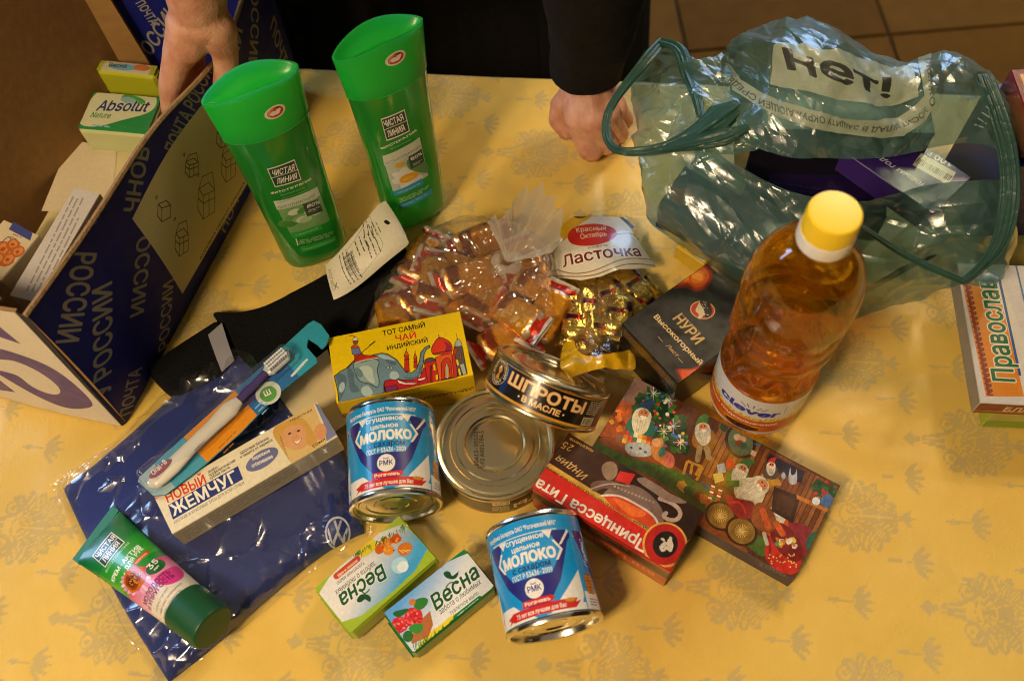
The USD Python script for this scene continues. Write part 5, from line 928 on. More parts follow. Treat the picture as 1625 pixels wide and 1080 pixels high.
def shampoo(label, base, left, right, cropk, artf, sub):
    b0 = P(*base); x = P(*right, HB) - P(*left, HB); yaw = math.atan2(x[1], x[0]); M = at(b0, yaw); th = thing('shampoo_bottle', label, 'shampoo', M, 'green shampoo bottles')
    zs = np.unique(np.r_[np.linspace(0, .012, 8), np.linspace(.012, ZC, 40)]); m = loft([(z, bw(z), bd(z), bl(z)) for z in zs]); part(th, 'bottle_body', m, gel, 35)
    zs = np.linspace(ZC + .0005, HB, 18); lv = [(z, bw(z) + .0007, bd(z) + .0007, bl(z)) for z in zs]; t = np.linspace(0, 2 * np.pi, 72, endpoint=False)
    lv += [(HB, bw(HB) - .0004, bd(HB) - .0002, .9), (HB - .0008, bw(HB) - .0018, bd(HB) - .0015, .9), (HB - .005, bw(HB) - .005, bd(HB) - .004, .9), (HB - .009, bw(HB) - .012, bd(HB) - .008, .9), (HB - .011, bw(HB) - .022, bd(HB) - .012, .9)]
    m = loft(lv); v = m.vertices.copy(); tilt = np.clip((v[:, 2] - ZC - .002) / .04, 0, 1); v[:, 2] += tilt * (.0035 * np.cos(v[:, 0] / .034 * 2.2) - .002 + .10 * v[:, 0] * 0.3); m.vertices = v
    part(th, 'cap', m, capm, 35)
    part(th, 'cap_seam', loft([(ZC - .0002, bw(ZC) + .0002, bd(ZC) + .0002, .75), (ZC + .0002, bw(ZC) + .0011, bd(ZC) + .0011, .75), (ZC + .0007, bw(ZC) + .0002, bd(ZC) + .0002, .75)]), capm, 60)
    ta = np.linspace(math.pi * 1.08, math.pi * 1.92, 41); zs = np.linspace(.008, HB - .004, 40); gx = []
    for tt_ in ta:
        row = []
        for z in zs:
            l = bl(z); c, s = math.cos(tt_), math.sin(tt_); e = .0008 if z > ZC + .0005 else 0; row.append(((bw(z) + e) * np.sign(c) * abs(c) ** (1 - .25 * (1 - l)), (bd(z) + e) * np.sign(s) * abs(s) ** (.8 + .5 * l), z))
        gx.append(row)
    g = np.array(gx) @ M[:3, :3].T + M[:3, 3]; S = Surf(g, np.linspace(-36, 36, 41), zs * 1000); a = Art(S.crop(300, 0, 2.348)); artf(a, S)
    a.build(th, 'printed_labels', S.map(0.0004), printed('sticker_print', 0.35, 0.2, 0.02, 40), cut=(1.8, 6), world=True); return th
def logo(a, p, s=1.0):
    a.poly(p, '#e8e4d8'); q = np.array(a.pts(p)); c = q.mean(0); q2 = c + (q - c) * np.array([.94, .90]); a.add(Polygon(q2), '#123c22'); m0, m1 = (q[0] + q[3]) / 2, (q[1] + q[2]) / 2; a.add(LineString([tuple(m0), tuple(m0 * .5 + m1 * .5 + [0, .6]), tuple(m1)]).buffer(.35), '#e8e4d8')
    t = a.to; a.to = lambda x, y: (x, y); d = q[2] - q[3]; e = q[0] - q[3]
    a.text('ЧИСТАЯ', tuple(q[3] + d * .1 + e * .60), tuple(q[3] + d * .9 + e * .60), '#f0ece0', np.linalg.norm(e) * .27); a.text('ЛИНИЯ', tuple(q[3] + d * .14 + e * .14), tuple(q[3] + d * .86 + e * .14), '#f0ece0', np.linalg.norm(e) * .27); a.to = t
def seal(a, x, y):
    c = a.to(x, y); a.to, t = (lambda u, w: (c[0] + u, c[1] + w)), a.to; a.disc(0, 0, 6.2, 6.2, '#e4dcc0'); a.disc(0, 0, 4.9, 4.9, '#b8341c'); a.poly([(-2.4, -2.5), (-2.8, 1), (-.6, 1.4), (0, -2.2)], '#e8dcc8', True); a.poly([(0, -2.8), (.4, 1), (1.8, 2.6), (3.4, 1.2), (2.6, -1), (1.6, -2.6)], '#e8dcc8', True); a.poly([(.6, 2.6), (2, 4.0), (3.6, 2.8), (2, 2)], '#3a1a10', True); a.arctext('ЗНАК КАЧЕСТВА', (0, 0), 3.5, 200, 100, '#e8dcc8', .9); a.to = t
def art1(a, S):
    seal(a, 322, 416); logo(a, [(290, 628), (392, 592), (418, 668), (320, 696)])
    a.text('ФИТОТЕРАПИЯ', (306, 722), (455, 668), '#e8ecd8', 2.4); a.text('здоровье волос', (340, 728), (432, 698), '#a8c8a0', 1.3, False); a.line([(345, 738), (440, 706)], .25, '#a8c8a0')
    a.poly([(314, 748), (476, 694), (524, 818), (378, 872)], '#7aa868'); a.poly([(314, 748), (476, 694), (488, 726), (328, 780)], '#c8d4bc'); a.text('УКРЕПЛЯЮЩИЙ', (330, 778), (470, 730), '#5a6a54', 3.6, False); a.text('шампунь', (330, 756), (385, 738), '#5a6a54', 1.5, False)
    for i in range(12): rr = random.Random(i); x, y = 350 + 11 * i + rr.uniform(-8, 8), 815 + rr.uniform(-20, 25) - 3 * i; a.poly([(x - 22, y + 8), (x, y - 10), (x + 24, y - 6), (x + 4, y + 12)], rr.choice(('#4a8a3c', '#a8c890', '#6a9c54', '#d0dcb8', '#8ab070')), True)
    a.poly([(422, 760), (480, 740), (498, 784), (440, 806)], '#26352a'); a.text('80%', (438, 774), (486, 756), '#f0ece0', 4.0); a.lines((444, 784), (486, 770), 2, 1.8, .7, '#c8d0c0')
    a.poly([(378, 866), (490, 834), (496, 852), (384, 886)], '#2fa83c'); a.text('с крапивой', (398, 876), (480, 850), '#c8e0b8', 1.8, False); a.poly([(396, 888), (400, 886), (408, 912), (404, 914)], '#e0e4d0'); a.lines((412, 896), (536, 862), 3, 2.2, .9, '#a8c898'); a.poly([(414, 918), (544, 876), (550, 894), (420, 938)], '#2fa83c'); a.text('ежедневный уход', (424, 930), (540, 892), '#c8e0b8', 1.8, False)
def art2(a, S):
    seal(a, 771, 216); logo(a, [(714, 442), (802, 406), (822, 488), (736, 524)])
    a.text('ФИТОТЕРАПИЯ', (716, 556), (848, 486), '#e8ecd8', 2.4); a.text('здоровье волос', (750, 556), (826, 520), '#a8c8a0', 1.3, False)
    a.poly([(720, 580), (858, 510), (890, 652), (760, 712)], '#b8c4b0'); a.poly([(720, 580), (858, 510), (866, 548), (728, 616)], '#c8ccb8'); a.text('ВОССТАНАВЛИВАЮЩИЙ', (732, 612), (862, 546), '#5a6a54', 3.0, False)
    for i in range(7): t = i / 7 * 6.28; a.poly([(812, 662), (812 + 52 * math.cos(t - .3), 662 + 34 * math.sin(t - .3)), (812 + 60 * math.cos(t), 662 + 40 * math.sin(t)), (812 + 52 * math.cos(t + .3), 662 + 34 * math.sin(t + .3))], '#dcdcd4', True)
    a.disc(814, 662, 6.2, 5.4, '#dfa414'); a.disc(786, 614, 3.8, 3.0, '#dba41a'); a.disc(814, 665, 4, 3, '#e8b830'); a.poly([(820, 590), (878, 600), (890, 640), (850, 640)], '#5a8a4a', True)
    a.poly([(816, 584), (866, 552), (876, 600), (826, 630)], '#26402e'); a.text('80%', (828, 598), (868, 574), '#f0ece0', 4.0); a.lines((834, 612), (868, 594), 2, 1.8, .7, '#c8d0c0')
    a.poly([(758, 712), (868, 662), (874, 684), (764, 728)], '#2a9ac0'); a.text('ромашка', (778, 720), (860, 684), '#d0e8e8', 2.0, False); a.lines((782, 742), (892, 690), 3, 2.2, .9, '#b0d0b0'); a.poly([(780, 762), (902, 700), (908, 718), (786, 778)], '#2a9ac0'); a.lines((790, 768), (900, 712), 1, 2, .9, '#c0e0e0')
shampoo('left green shampoo bottle with nettle label, standing against the postal carton', (503, 398), (322, 160), (462, 108), 0, art1, '')
shampoo('right green shampoo bottle with chamomile label, standing nearest the far table edge', (660, 337), (514, 78), (637, 26), 0, art2, '')
# small pale card standing behind the right bottle
th = thing('clear_card', 'small pale plastic card standing behind the right shampoo bottle', 'card', at(P(690, 245)))
c4 = [P(672, 262), P(700, 250), P(690, 182, .03), P(664, 190, .03)]
part(th, 'card', slab(*c4, .0015), film('clear_card_film', (.85, .85, .9), .35, (.6, .58, .6), .15, 0.1)); part(th, 'frame', tube(spline(np.array(c4) , 40, True), .0012, 6, True), plain('pale_frame', '#a09a9c', .4))
# ================================================================ hand cream tube
e1, e2 = P(123, 893, .016), P(187, 808, .016); c0 = P(294, 961, .0325); ax = c0 - (e1 + e2) / 2; L = np.linalg.norm(ax); wd = (e2 - e1) / np.linalg.norm(e2 - e1); axn = ax / L; wd -= axn * (wd @ axn); wd /= np.linalg.norm(wd); upn = np.cross(axn, wd); upn *= np.sign(upn[2])
Mt = np.eye(4); Mt[:3, 3] = (e1 + e2) / 2; th = thing('hand_cream_tube', 'green and pink tube of hand cream with a coneflower, dark green cap', 'tube', Mt)
hw0, rc_ = np.linalg.norm(e2 - e1) / 2, .0182
def ring(t, n, a0, a1, lift=0):
    s = t ** .8; w = hw0 * (1 - s) + rc_ * s; d = .0009 * (1 - t) + rc_ * (math.sin(t * math.pi / 2) ** .9); an = np.linspace(a0, a1, n); return (e1 + e2) / 2 + ax * t + (np.cos(an) * (w + lift))[:, None] * wd + (np.sin(an) * (d + lift))[:, None] * upn
tl_ = np.linspace(0, 1, 40); rings_ = np.array([ring(t, 65, 0, 2 * np.pi) for t in tl_]); tubm = grid_mesh(rings_); tubm.merge_vertices(); tubm.fix_normals()
tubemat = plain('tube_green', '#0d6a30', 0.3, coat_weight=0.3, bump=0.04, bscale=40); part(th, 'tube_body', tubm, tubemat, 60, world=True)
cr = cat([hull([p + s * upn * .0009 + axn * k for p in (e1, e2) for s in (-1, 1) for k in (-.006, .002)])]); part(th, 'crimped_end', cr, tubemat, False, world=True)
U = np.linspace(0, 62, 41); g = np.array([ring(t, 41, math.pi * .97, math.pi * .03) for t in tl_]); g = np.transpose(g, (1, 0, 2)); g = g if gnormals(g)[20, 20] @ upn > 0 else g[::-1].copy()
S = Surf(g, U, tl_ * L * 1000, front=False); LT = L * 1000
tc_ = S.crop(100, 800, 4.696); a = Art(tc_); a.add(sbox(0, 0, 62, LT), '#1c8a34'); a.to = lambda x, y: (x, y)
a.add(sbox(0, 0, 62, LT * .28), grad('#0c5a3a', '#127a34', (0, 0), (0, LT * .28))); a.add(sbox(0, LT * .28, 62, LT * .55), grad('#1a8a30', '#3aa82c', (0, LT * .28), (0, LT * .55)))
a.add(sbox(0, LT * .62, 62, LT * .9), grad('#d0287a', '#e8b8c4', (0, LT * .62), (0, LT * .86))); a.add(sbox(0, LT * .86, 62, LT), '#ddd4c0'); a.to = tc_
a.poly([(680, 570), (760, 490), (860, 470), (900, 520), (780, 600)], '#d83a8a', True)
for i in range(18):
    t = i / 18 * 6.28; a.poly([(545 + 30 * math.cos(t - .2), 560 + 30 * math.sin(t - .2)), (545 + 105 * math.cos(t - .14), 575 + 92 * math.sin(t - .14)), (545 + 120 * math.cos(t), 575 + 104 * math.sin(t)), (545 + 105 * math.cos(t + .14), 575 + 92 * math.sin(t + .14)), (545 + 30 * math.cos(t + .2), 560 + 30 * math.sin(t + .2))], ('#e0a0c0', '#d88ab4', '#e8c0d0')[i % 3])
a.blob(530, 555, 11.0, '#c8641c', 16, .08, 1); a.blob(522, 565, 7.5, '#8a3c14', 12, .12, 2); a.blob(515, 575, 4.5, '#5a280e', 10, .15, 3)
for i in range(40): rr = random.Random(i); a.disc(530 + rr.uniform(-40, 45), 555 + rr.uniform(-45, 45), .5, .5, '#e0902c')
logo(a, [(218, 385), (362, 205), (464, 282), (318, 470)])
a.text('ФИТОТЕРАПИЯ', (330, 510), (498, 292), '#c8dcb8', 2.6, False); a.text('КРЕМ-АКТИВ', (385, 580), (582, 318), '#eef0e0', 4.2); a.text('ДЛЯ РУК', (482, 490), (606, 330), '#eef0e0', 4.0); a.line([(540, 440), (628, 358)], 4.2, '#c8421c'); a.text('НОВИНКА', (546, 444), (630, 366), '#f0d8c0', 1.8)
a.disc(692, 460, 8.5, 6.5, '#14602a'); a.text('35', (655, 486), (715, 424), '#f0f0e0', 5.0); a.text('лет', (684, 496), (722, 456), '#f0f0e0', 2.0)
a.text('МОЛОДОСТЬ', (628, 752), (805, 510), '#3a1440', 4.4); a.text('И УПРУГОСТЬ', (662, 790), (835, 535), '#3a1440', 4.0)
for s_, p_, q_ in (('глубоко питает', (706, 800), (790, 624)), ('смягчает морщинки', (736, 824), (890, 592)), ('придает гладкость', (770, 846), (886, 640))): a.text(s_, p_, q_, '#4a3a3c', 2.2, False)
a.build(th, 'printed_front', S.map(0.0003), printed('tube_print', 0.26, 0.4, 0.02, 40), clip=sbox(1, 2, 61, LT - .3), cut=(62 / 32, LT / 18), world=True)
ce = c0 + axn * .032; cpath = np.array([c0 - axn * .001, c0, c0 + axn * .002, c0 + axn * .030, ce - axn * .0008, ce]); ct = tube(cpath, [.0170, .0186, .0190, .0180, .0172, .0160], 64)
part(th, 'screw_cap', ct, plain('dark_green_plastic', '#0b4a28', 0.42, bump=0.03), 35, world=True)
# ================================================================ soft goods
def patch(ctrl, nu, nv):
    g = smoothgrid(np.array([[P(*q) for q in row] for row in ctrl]), nu, nv); k, m = nu // 2, nv // 2
    return g if gnormals(g)[k, m] @ (EYE - g[k, m]) > 0 else g[:, ::-1].copy()
def edgefall(nu, nv, wu=.12, wv=.12):
    """1 inside, falling round to 0 at the rim of a cushion"""
    u, v = np.meshgrid(np.linspace(0, 1, nu), np.linspace(0, 1, nv), indexing='ij'); f = lambda t, w: np.sqrt(np.clip(1 - np.clip(1 - np.minimum(t, 1 - t) / w, 0, 1) ** 2, 0, 1)); return f(u, wu) * f(v, wv)
def cushion(g, h, bottom=0.0):
    """closed body: sheet g raised by h, flat underside"""
    a = g + h[..., None] * up; b = g.copy(); b[..., 2] = np.minimum(b[..., 2] + bottom, a[..., 2] - 1e-4); return a, b
def closed(a, b):
    k, m = a.shape[:2]; A_, B_ = grid_mesh(a), grid_mesh(b); i = np.arange(k * m).reshape(k, m); ring_ = np.r_[i[:, 0], i[-1, 1:], i[-2::-1, -1], i[0, -2:0:-1]]; r2 = np.roll(ring_, -1); N = k * m
    f = np.vstack([A_.faces, B_.faces[:, ::-1] + N, np.stack([ring_, ring_ + N, r2], -1), np.stack([r2, ring_ + N, r2 + N], -1)]); mm_ = trimesh.Trimesh(np.vstack([A_.vertices, B_.vertices]), f, process=False)
    if (grid_mesh(a).face_normals[:, 2].mean()) < 0: mm_.faces = mm_.faces[:, ::-1]
    return mm_
def upsheet(g):
    m = grid_mesh(g)
    if m.face_normals[:, 2].mean() < 0: m.faces = m.faces[:, ::-1]
    return m
def toward(g):
    k, m = g.shape[0] // 2, g.shape[1] // 2; return g if gnormals(g)[k, m] @ (EYE - g[k, m]) > 0 else g[:, ::-1].copy()
# --- blue textile in a clear bag
blue = plain('blue_textile', (0.0035, 0.015, 0.135), 0.85, bump=0.3, bscale=260, sheen_weight=0.2)
ctl = [[(100, 774), (212, 690), (312, 600), (400, 556)], [(150, 880), (270, 760), (370, 690), (500, 640)], [(208, 985), (320, 880), (440, 790), (556, 738)], [(268, 1082), (380, 990), (486, 900), (578, 846)]]
g = patch(ctl, 130, 130); q = g * [1, 1, 0]; ef = edgefall(130, 130, .10, .10)
h = ef * (0.0105 + 0.0045 * meshkit.noise(q * 14, 3) + 0.0028 * crease(q * [1, .5, 1], 16, 77, 2) + 0.0025 * (meshkit.noise(q * [40, 26, 1], 5) - .5))
uu, vv = np.meshgrid(np.linspace(0, 1, 130), np.linspace(0, 1, 130), indexing='ij')
h += ef * 0.003 * np.exp(-((uu - .30 - .15 * vv) / .03) ** 2) + ef * 0.0035 * np.exp(-((vv - .86) / .04) ** 2)
th = thing('blue_package', 'blue folded textile in a crinkled clear bag, white round emblem near its corner', 'clothing', at(P(340, 820)))
a_, b_ = cushion(g, h, .0006); part(th, 'textile', closed(a_, b_), blue, 50, world=True)
S = Surf(a_, np.linspace(0, 165, 130), np.linspace(0, 190, 130)); a = Art(S.px); WHT = '#c8ccd8'
c_ = S.px(536, 845); cl_ = S.px(505, 845); cu_ = S.px(536, 815); ru = np.linalg.norm(np.array(c_) - S.px(518, 845)); 
cc = np.array([536, 845.0]); el_ = lambda r, n=60: [(cc[0] + r * 20 * math.cos(t), cc[1] + r * 26 * math.sin(t)) for t in np.linspace(0, 6.283, n, endpoint=False)]
a.poly(el_(1.0), WHT); a.poly(el_(.86), '#1a2f80'); 
E_ = lambda x, y: (cc[0] + 20 * x, cc[1] - 26 * y)
clipd = Polygon(a.pts(el_(.80)))
for pp in ([(-.28, .82), (0, .12), (.28, .82)], [(-.82, .34), (-.40, -.72), (-.02, .0), (.02, .0), (.40, -.72), (.82, .34)]):
    gq = LineString(a.pts([E_(*p) for p in pp])).buffer(ru * .085, cap_style='flat', join_style='mitre'); a.add(gq.intersection(clipd), WHT)
a.build(th, 'round_emblem', S.map(.0005), MATTE, cut=(4, 4), world=True)
clear_bag = film('clear_bag', (.97, .97, .98), .012, (.8, .82, .9), .20, 0.1, 26.0, 1.0, 1.68)
ctl2 = [[(84, 772), (205, 682), (306, 588), (405, 546)], [(140, 884), (270, 760), (370, 690), (508, 632)], [(198, 994), (320, 880), (440, 790), (566, 736)], [(258, 1098), (382, 1004), (494, 910), (592, 848)]]
g2 = patch(ctl2, 230, 230); ef2 = edgefall(230, 230, .13, .13); q2 = g2 * [1, 1, 0]
from scipy.interpolate import griddata
hz = griddata(a_[..., :2].reshape(-1, 2), a_[..., 2].ravel() - TZ, g2[..., :2].reshape(-1, 2), method='linear', fill_value=0.0).reshape(230, 230)
from scipy.ndimage import gaussian_filter, maximum_filter
hz = gaussian_filter(maximum_filter(hz, 7), 2.0)
uu2, vv2 = np.meshgrid(np.linspace(0, 1, 230), np.linspace(0, 1, 230), indexing='ij'); rim = np.clip(1 - np.minimum(np.minimum(uu2, 1 - uu2), np.minimum(vv2, 1 - vv2)) / .16, 0, 1)
wr_ = crease(q2, 26, 11, 3) * (.35 + .9 * rim + .5 * np.exp(-((uu2 - .95) / .12) ** 2) + .6 * np.exp(-(vv2 + uu2 * .2 - .75) ** 2 / .02) * (uu2 < .5))
mx_ = np.clip(wr_ / .8, .40, 2.0)
g2[..., 2] = TZ + .0009 + hz + 0.0012 + np.maximum(facets(q2[..., :2], .017, .0055, 41, 1.6, .8) * mx_ + facets(q2[..., :2], .0065, .0012, 42, 1.4, .5) * rim * mx_ + facets(q2[..., :2], .034, .0055, 43, 1.8, 1.0) + .006 * crease(q2, 30, 71, 2) ** 4 * np.clip(mx_, .5, 2) + .002 * wr_, -hz * .5)
part(th, 'clear_bag', upsheet(g2), clear_bag, 35, world=True)
# --- black socks with their paper tag
sock_m = plain('black_knit', (0.005, 0.005, 0.006), 0.9, bump=0.8, bscale=420, specular_ior_level=0.12)
ctl = [[(331, 489, .014), (430, 470, .02), (525, 418, .016), (640, 380, .016)], [(350, 520, .014), (430, 510, .02), (540, 470, .016), (632, 420, .014)], [(380, 572, .014), (440, 556, .018), (530, 520, .015), (598, 476, .012)], [(402, 606, .013), (462, 585, .016), (540, 545, .013), (572, 520, .01)]]
g = patch(ctl, 70, 90); g[..., 2] = TZ + .0005; q = g * [1, 1, 0]; ef = edgefall(70, 90, .12, .07); h = ef * (.012 + .006 * meshkit.noise(q * 22, 31) + .002 * crease(q, 24, 32)) + .0006
th = thing('socks', 'pair of black knitted socks lying in front of the left shampoo bottle', 'socks', at(P(470, 510))); a_, b_ = cushion(g, h); part(th, 'sock', closed(a_, b_), sock_m, 60, world=True)
ctl = [[(236, 592), (296, 548), (352, 512)], [(262, 622), (320, 590), (392, 548)], [(290, 640), (350, 616), (424, 572)]]
g = patch(ctl, 50, 60); q = g * [1, 1, 0]; h = edgefall(50, 60, .12, .1) * (.013 + .004 * meshkit.noise(q * 25, 33)) + .0006; a_, b_ = cushion(g, h); part(th, 'sock', closed(a_, b_), sock_m, 60, world=True)
pg = np.array([[P(330, 531, .0175), P(352, 512, .0185)], [P(352, 590, .020), P(372, 572, .0195)]]); pg = smoothgrid(pg, 14, 8); pg[..., 2] += .002 * np.sin(np.linspace(0, 3.1, 14))[:, None]; part(th, 'paper_band', shell(pg, .0004), plain('grey_paper', '#8a8890', .6), 50, world=True)
th = thing('sock_tag', 'white paper tag with barcode curling over the black socks', 'tag', at(P(580, 400)))
cr_ = lambda x, y: (320 + x / 3.485, 310 + y / 3.485)
ctl = [[(*cr_(684, 386), .030), (*cr_(700, 470), .028), (*cr_(730, 577), .022)], [(*cr_(770, 300), .046), (*cr_(810, 410), .044), (*cr_(880, 490), .034)], [(*cr_(890, 160), .056), (*cr_(950, 290), .055), (*cr_(1010, 380), .046)], [(*cr_(960, 70), .060), (*cr_(1050, 200), .060), (*cr_(1110, 300), .050)], [(*cr_(1018, 30), .060), (*cr_(1100, 160), .059), (*cr_(1143, 262), .052)]]
g = patch(ctl, 40, 24); part(th, 'paper', shell(g, .0005), plain('tag_paper', '#c8c0ac', .6), 60, world=True)
S = Surf(g, np.linspace(0, 100, 40), np.linspace(0, 48, 24)); a = Art(S.crop(320, 310, 3.485)); a.add(sbox(.5, .5, 99.5, 47.5), '#d6cfb8'); IK = '#4a4436'
a.line([(808, 300), (912, 130), (930, 118), (1004, 268), (990, 310), (880, 446), (860, 440), (808, 310)], .35, IK)
a.bars((876, 414), (834, 298), 9.5, 22, '#2a261c', 2); rr = random.Random(8)
sgn = 1
for k_, (p_, q_) in enumerate((((905, 235), (880, 150)), ((930, 300), (900, 230)), ((955, 235), (925, 160)), ((880, 330), (850, 250)), ((945, 345), (925, 290)))): a.lines(p_, q_, 3, 4.5, 1.0, IK, k_)
a.lines((830, 490), (765, 330), 4, 3.4, .9, IK, 3); a.text('Х', (760, 515), (748, 478), IK, 4, False); a.text('ОЖДЖ', (745, 520), (715, 400), '#8a8270', 4.2, False)
a.poly([(1010, 150), (1030, 140), (1042, 150), (1050, 142), (1040, 158), (1022, 160)], '#15120e', True)
a.build(th, 'printed_tag', S.map(.0003), MATTE, cut=(4, 5), world=True)
# --- cream card with a barcode under the tea carton
th = thing('barcode_card', 'cream card with a barcode sticking out left of the yellow tea carton', 'card', at(P(500, 620)))
cq = [P(438, 622, .018), P(520, 555, .016), P(556, 668, .016), P(500, 706, .016)]; part(th, 'card', slab(*cq, .0015), plain('cream_card', '#c8b890', .5), world=True)
F = Face(cq[0], cq[1] - cq[0], cq[3] - cq[0] if np.cross(cq[1] - cq[0], cq[3] - cq[0])[2] > 0 else cq[0] - cq[3]); a = Art(F.px); a.poly([(442, 622), (518, 560), (552, 666), (502, 700)], '#cbbd98')
for (p_, q_, n_) in (((462, 640), (492, 618), 3), ((500, 580), (518, 566), 3)): a.lines(p_, q_, n_, 3, .8, '#6a5c40', 1)
a.bars((502, 624), (530, 608), 12, 20, '#3a2e1c', 6); a.line([(478, 652), (500, 636), (508, 656), (534, 640)], .4, '#6a5c40'); a.build(th, 'printed_card', F.map(.0003), MATTE, world=True)
# ================================================================ toothbrush in its blister pack
kb = lambda x, y: (200 + x / 2.842, 480 + y / 2.842)
F = None
zc = lambda t: .052 - .012 * 0 + .004 * t
b0_, b1_, b3_ = P(*kb(52, 806), .0485), P(*kb(846, 84), .052), P(*kb(124, 872), .0485)
F = Face(b3_, P(*kb(870, 270), .052) - b3_, b0_ - b3_); tf = F.crop(200, 480, 2.842)
th = thing('toothbrush_pack', 'white and purple toothbrush in a clear blister on a blue and orange card', 'toothbrush', at(P(370, 640, .04)))
outline = [(52, 806), (60, 785), (640, 262), (820, 95), (846, 80), (880, 98), (918, 150), (905, 190), (884, 212), (862, 190), (822, 165), (815, 200), (860, 250), (862, 272), (700, 400), (520, 585), (360, 728), (180, 866), (124, 872)]
pc = Polygon([tf(*p) for p in outline]).buffer(0).buffer(-1.5).buffer(1.5)
cm = trimesh.creation.extrude_polygon(pc, .9, engine='earcut'); vv_ = cm.vertices; wv = F.o + vv_[:, :1] / 1000 * F.x + vv_[:, 1:2] / 1000 * F.y + (vv_[:, 2:3] - .9) / 1000 * F.n
part(th, 'card', trimesh.Trimesh(wv, cm.faces, process=False), plain('blister_card', '#2a8aa8', .5), False, world=True)
a = Art(tf); a.add(pc.buffer(-.2), '#2f95b4'); band = lambda s0, s1, c: a.add(pc.buffer(-.3).intersection(Polygon(a.pts([(52 + 800 * s0 - 80, 806 - 710 * s0 - 90), (52 + 800 * s1 - 80, 806 - 710 * s1 - 90), (52 + 800 * s1 + 130, 806 - 710 * s1 + 140), (52 + 800 * s0 + 130, 806 - 710 * s0 + 140)]))), c)
band(-.1, .27, '#9ab4bc'); band(.10, .27, '#4a9ab8'); band(.27, .56, '#d88a1c'); band(.56, .80, '#2a6aa8'); band(.80, 1.2, '#2f9ab4')
a.poly([(500, 450), (600, 350), (650, 350), (640, 390), (540, 470), (510, 490)], '#3a2468', True); a.disc(642, 408, 10.5, 10.5, '#c8d0c8'); a.disc(642, 412, 7, 7, '#5a9a4a'); a.text('Ш', (628, 424), (656, 410), '#e8ece0', 5)
a.lines((585, 480), (625, 440), 3, 4, 1.2, '#88b8d8'); a.lines((420, 660), (500, 580), 2, 6, 1.0, '#a86410')
for i in range(7): a.line([(748 + 9 * i, 330 - 10 * i), (762 + 9 * i, 318 - 10 * i)], 2.0, '#d0dce4')
a.build(th, 'printed_card', F.map(.0003), GLOSSY, world=True)
# the brush itself
l2w = lambda x, y, h_: (lambda uv_: F.o + uv_[0] / 1000 * F.x + uv_[1] / 1000 * F.y + F.n * h_)(tf(x, y))
hp = [l2w(118, 836, .006), l2w(180, 790, .0075), l2w(300, 672, .0085), l2w(400, 575, .0085), l2w(470, 505, .0085), l2w(520, 455, .008), l2w(600, 372, .0075), l2w(640, 330, .007)]
def flatten(m, f=.6): v = m.vertices; d = (v - F.o) @ F.n; m.vertices = v + ((d - .0075) * f + .0065 - d)[:, None] * F.n; return m
part(th, 'handle', flatten(tube(spline(hp[:6], 50), np.interp(np.linspace(0, 1, 50), [0, .06, .25, .45, .7, .9, 1], [.003, .0065, .0072, .006, .0062, .0078, .0045]), 16)), plain('white_handle', '#d4d0c4', .3), 60, world=True)
part(th, 'grip', flatten(tube(spline([p + F.n * .0012 - F.y * .003 for p in hp[1:4]], 30), np.interp(np.linspace(0, 1, 30), [0, .2, .8, 1], [.001, .0028, .0028, .001]), 10)), plain('purple_grip', '#4a2a78', .4), 60, world=True)
part(th, 'neck', flatten(tube(spline(hp[5:], 24), .0036, 12)), plain('purple_neck', '#3a1f70', .3), 60, world=True)
h0, h1 = l2w(640, 330, .0065), l2w(742, 238, .0065); part(th, 'head', flatten(tube(np.linspace(h0, h1, 20), np.interp(np.linspace(0, 1, 20), [0, .15, .85, 1], [.0035, .0062, .0062, .002]), 14), .5), plain('white_head', '#c8c8c8', .25), 60, world=True)
bs = []
for i in range(9):
    for j in range(3): p_ = h0 + (h1 - h0) * (.16 + .8 * i / 9) + F.y * (.003 * (j - 1)) + F.n * .001; bs.append(tube([p_, p_ + F.n * .006], [.0010, .0012], 6))
part(th, 'bristles', cat(bs), plain('bristles', '#e4e6ea', .6), 60, world=True, kind='stuff')
part(th, 'maker_oval', trimesh.Trimesh(*(lambda m: ((F.o + m.vertices[:, :1] / 1000 * F.x + m.vertices[:, 1:2] / 1000 * F.y + (m.vertices[:, 2:3] + 11.4) / 1000 * F.n), m.faces))(trimesh.creation.extrude_polygon(affinity.translate(affinity.rotate(affinity.scale(Point(0, 0).buffer(1), 10.5, 3.6), 2), *tf(180, 770)), .4, engine='earcut')), process=False), plain('oval_red', '#8a4a5a', .4), False, world=True)
a = Art(tf); a.text('Oral-B', (150, 800), (212, 742), '#e8e0e0', 4.2); a.build(th, 'lettering', F.map(.0119), MATTE, world=True)
# blister
nb, mb = 90, 26; sp = spline([l2w(75, 832, 0), l2w(300, 640, 0), l2w(520, 432, 0), l2w(690, 285, 0), l2w(770, 215, 0)], nb); tg = np.gradient(sp, axis=0); sd = np.cross(F.n, tg); sd /= np.linalg.norm(sd, axis=1, keepdims=True)
ww = np.interp(np.linspace(0, 1, nb), [0, .02, .5, .72, .78, .97, 1], [.004, .012, .0125, .0115, .0105, .0095, .003]); hh = np.interp(np.linspace(0, 1, nb), [0, .03, .5, .72, .78, .96, 1], [.001, .0125, .0145, .0135, .0150, .0150, .001]); an = np.linspace(0, np.pi, mb)
gb = sp[:, None] + (np.cos(an)[None, :] * ww[:, None])[..., None] * sd[:, None] + ((np.sin(an) ** .55)[None, :] * hh[:, None])[..., None] * F.n
part(th, 'blister', upsheet(gb), film('blister_film', (.97, .98, 1), .03, (.8, .85, .9), .06, .25, 40.0, 1.0, 1.55), True, world=True)
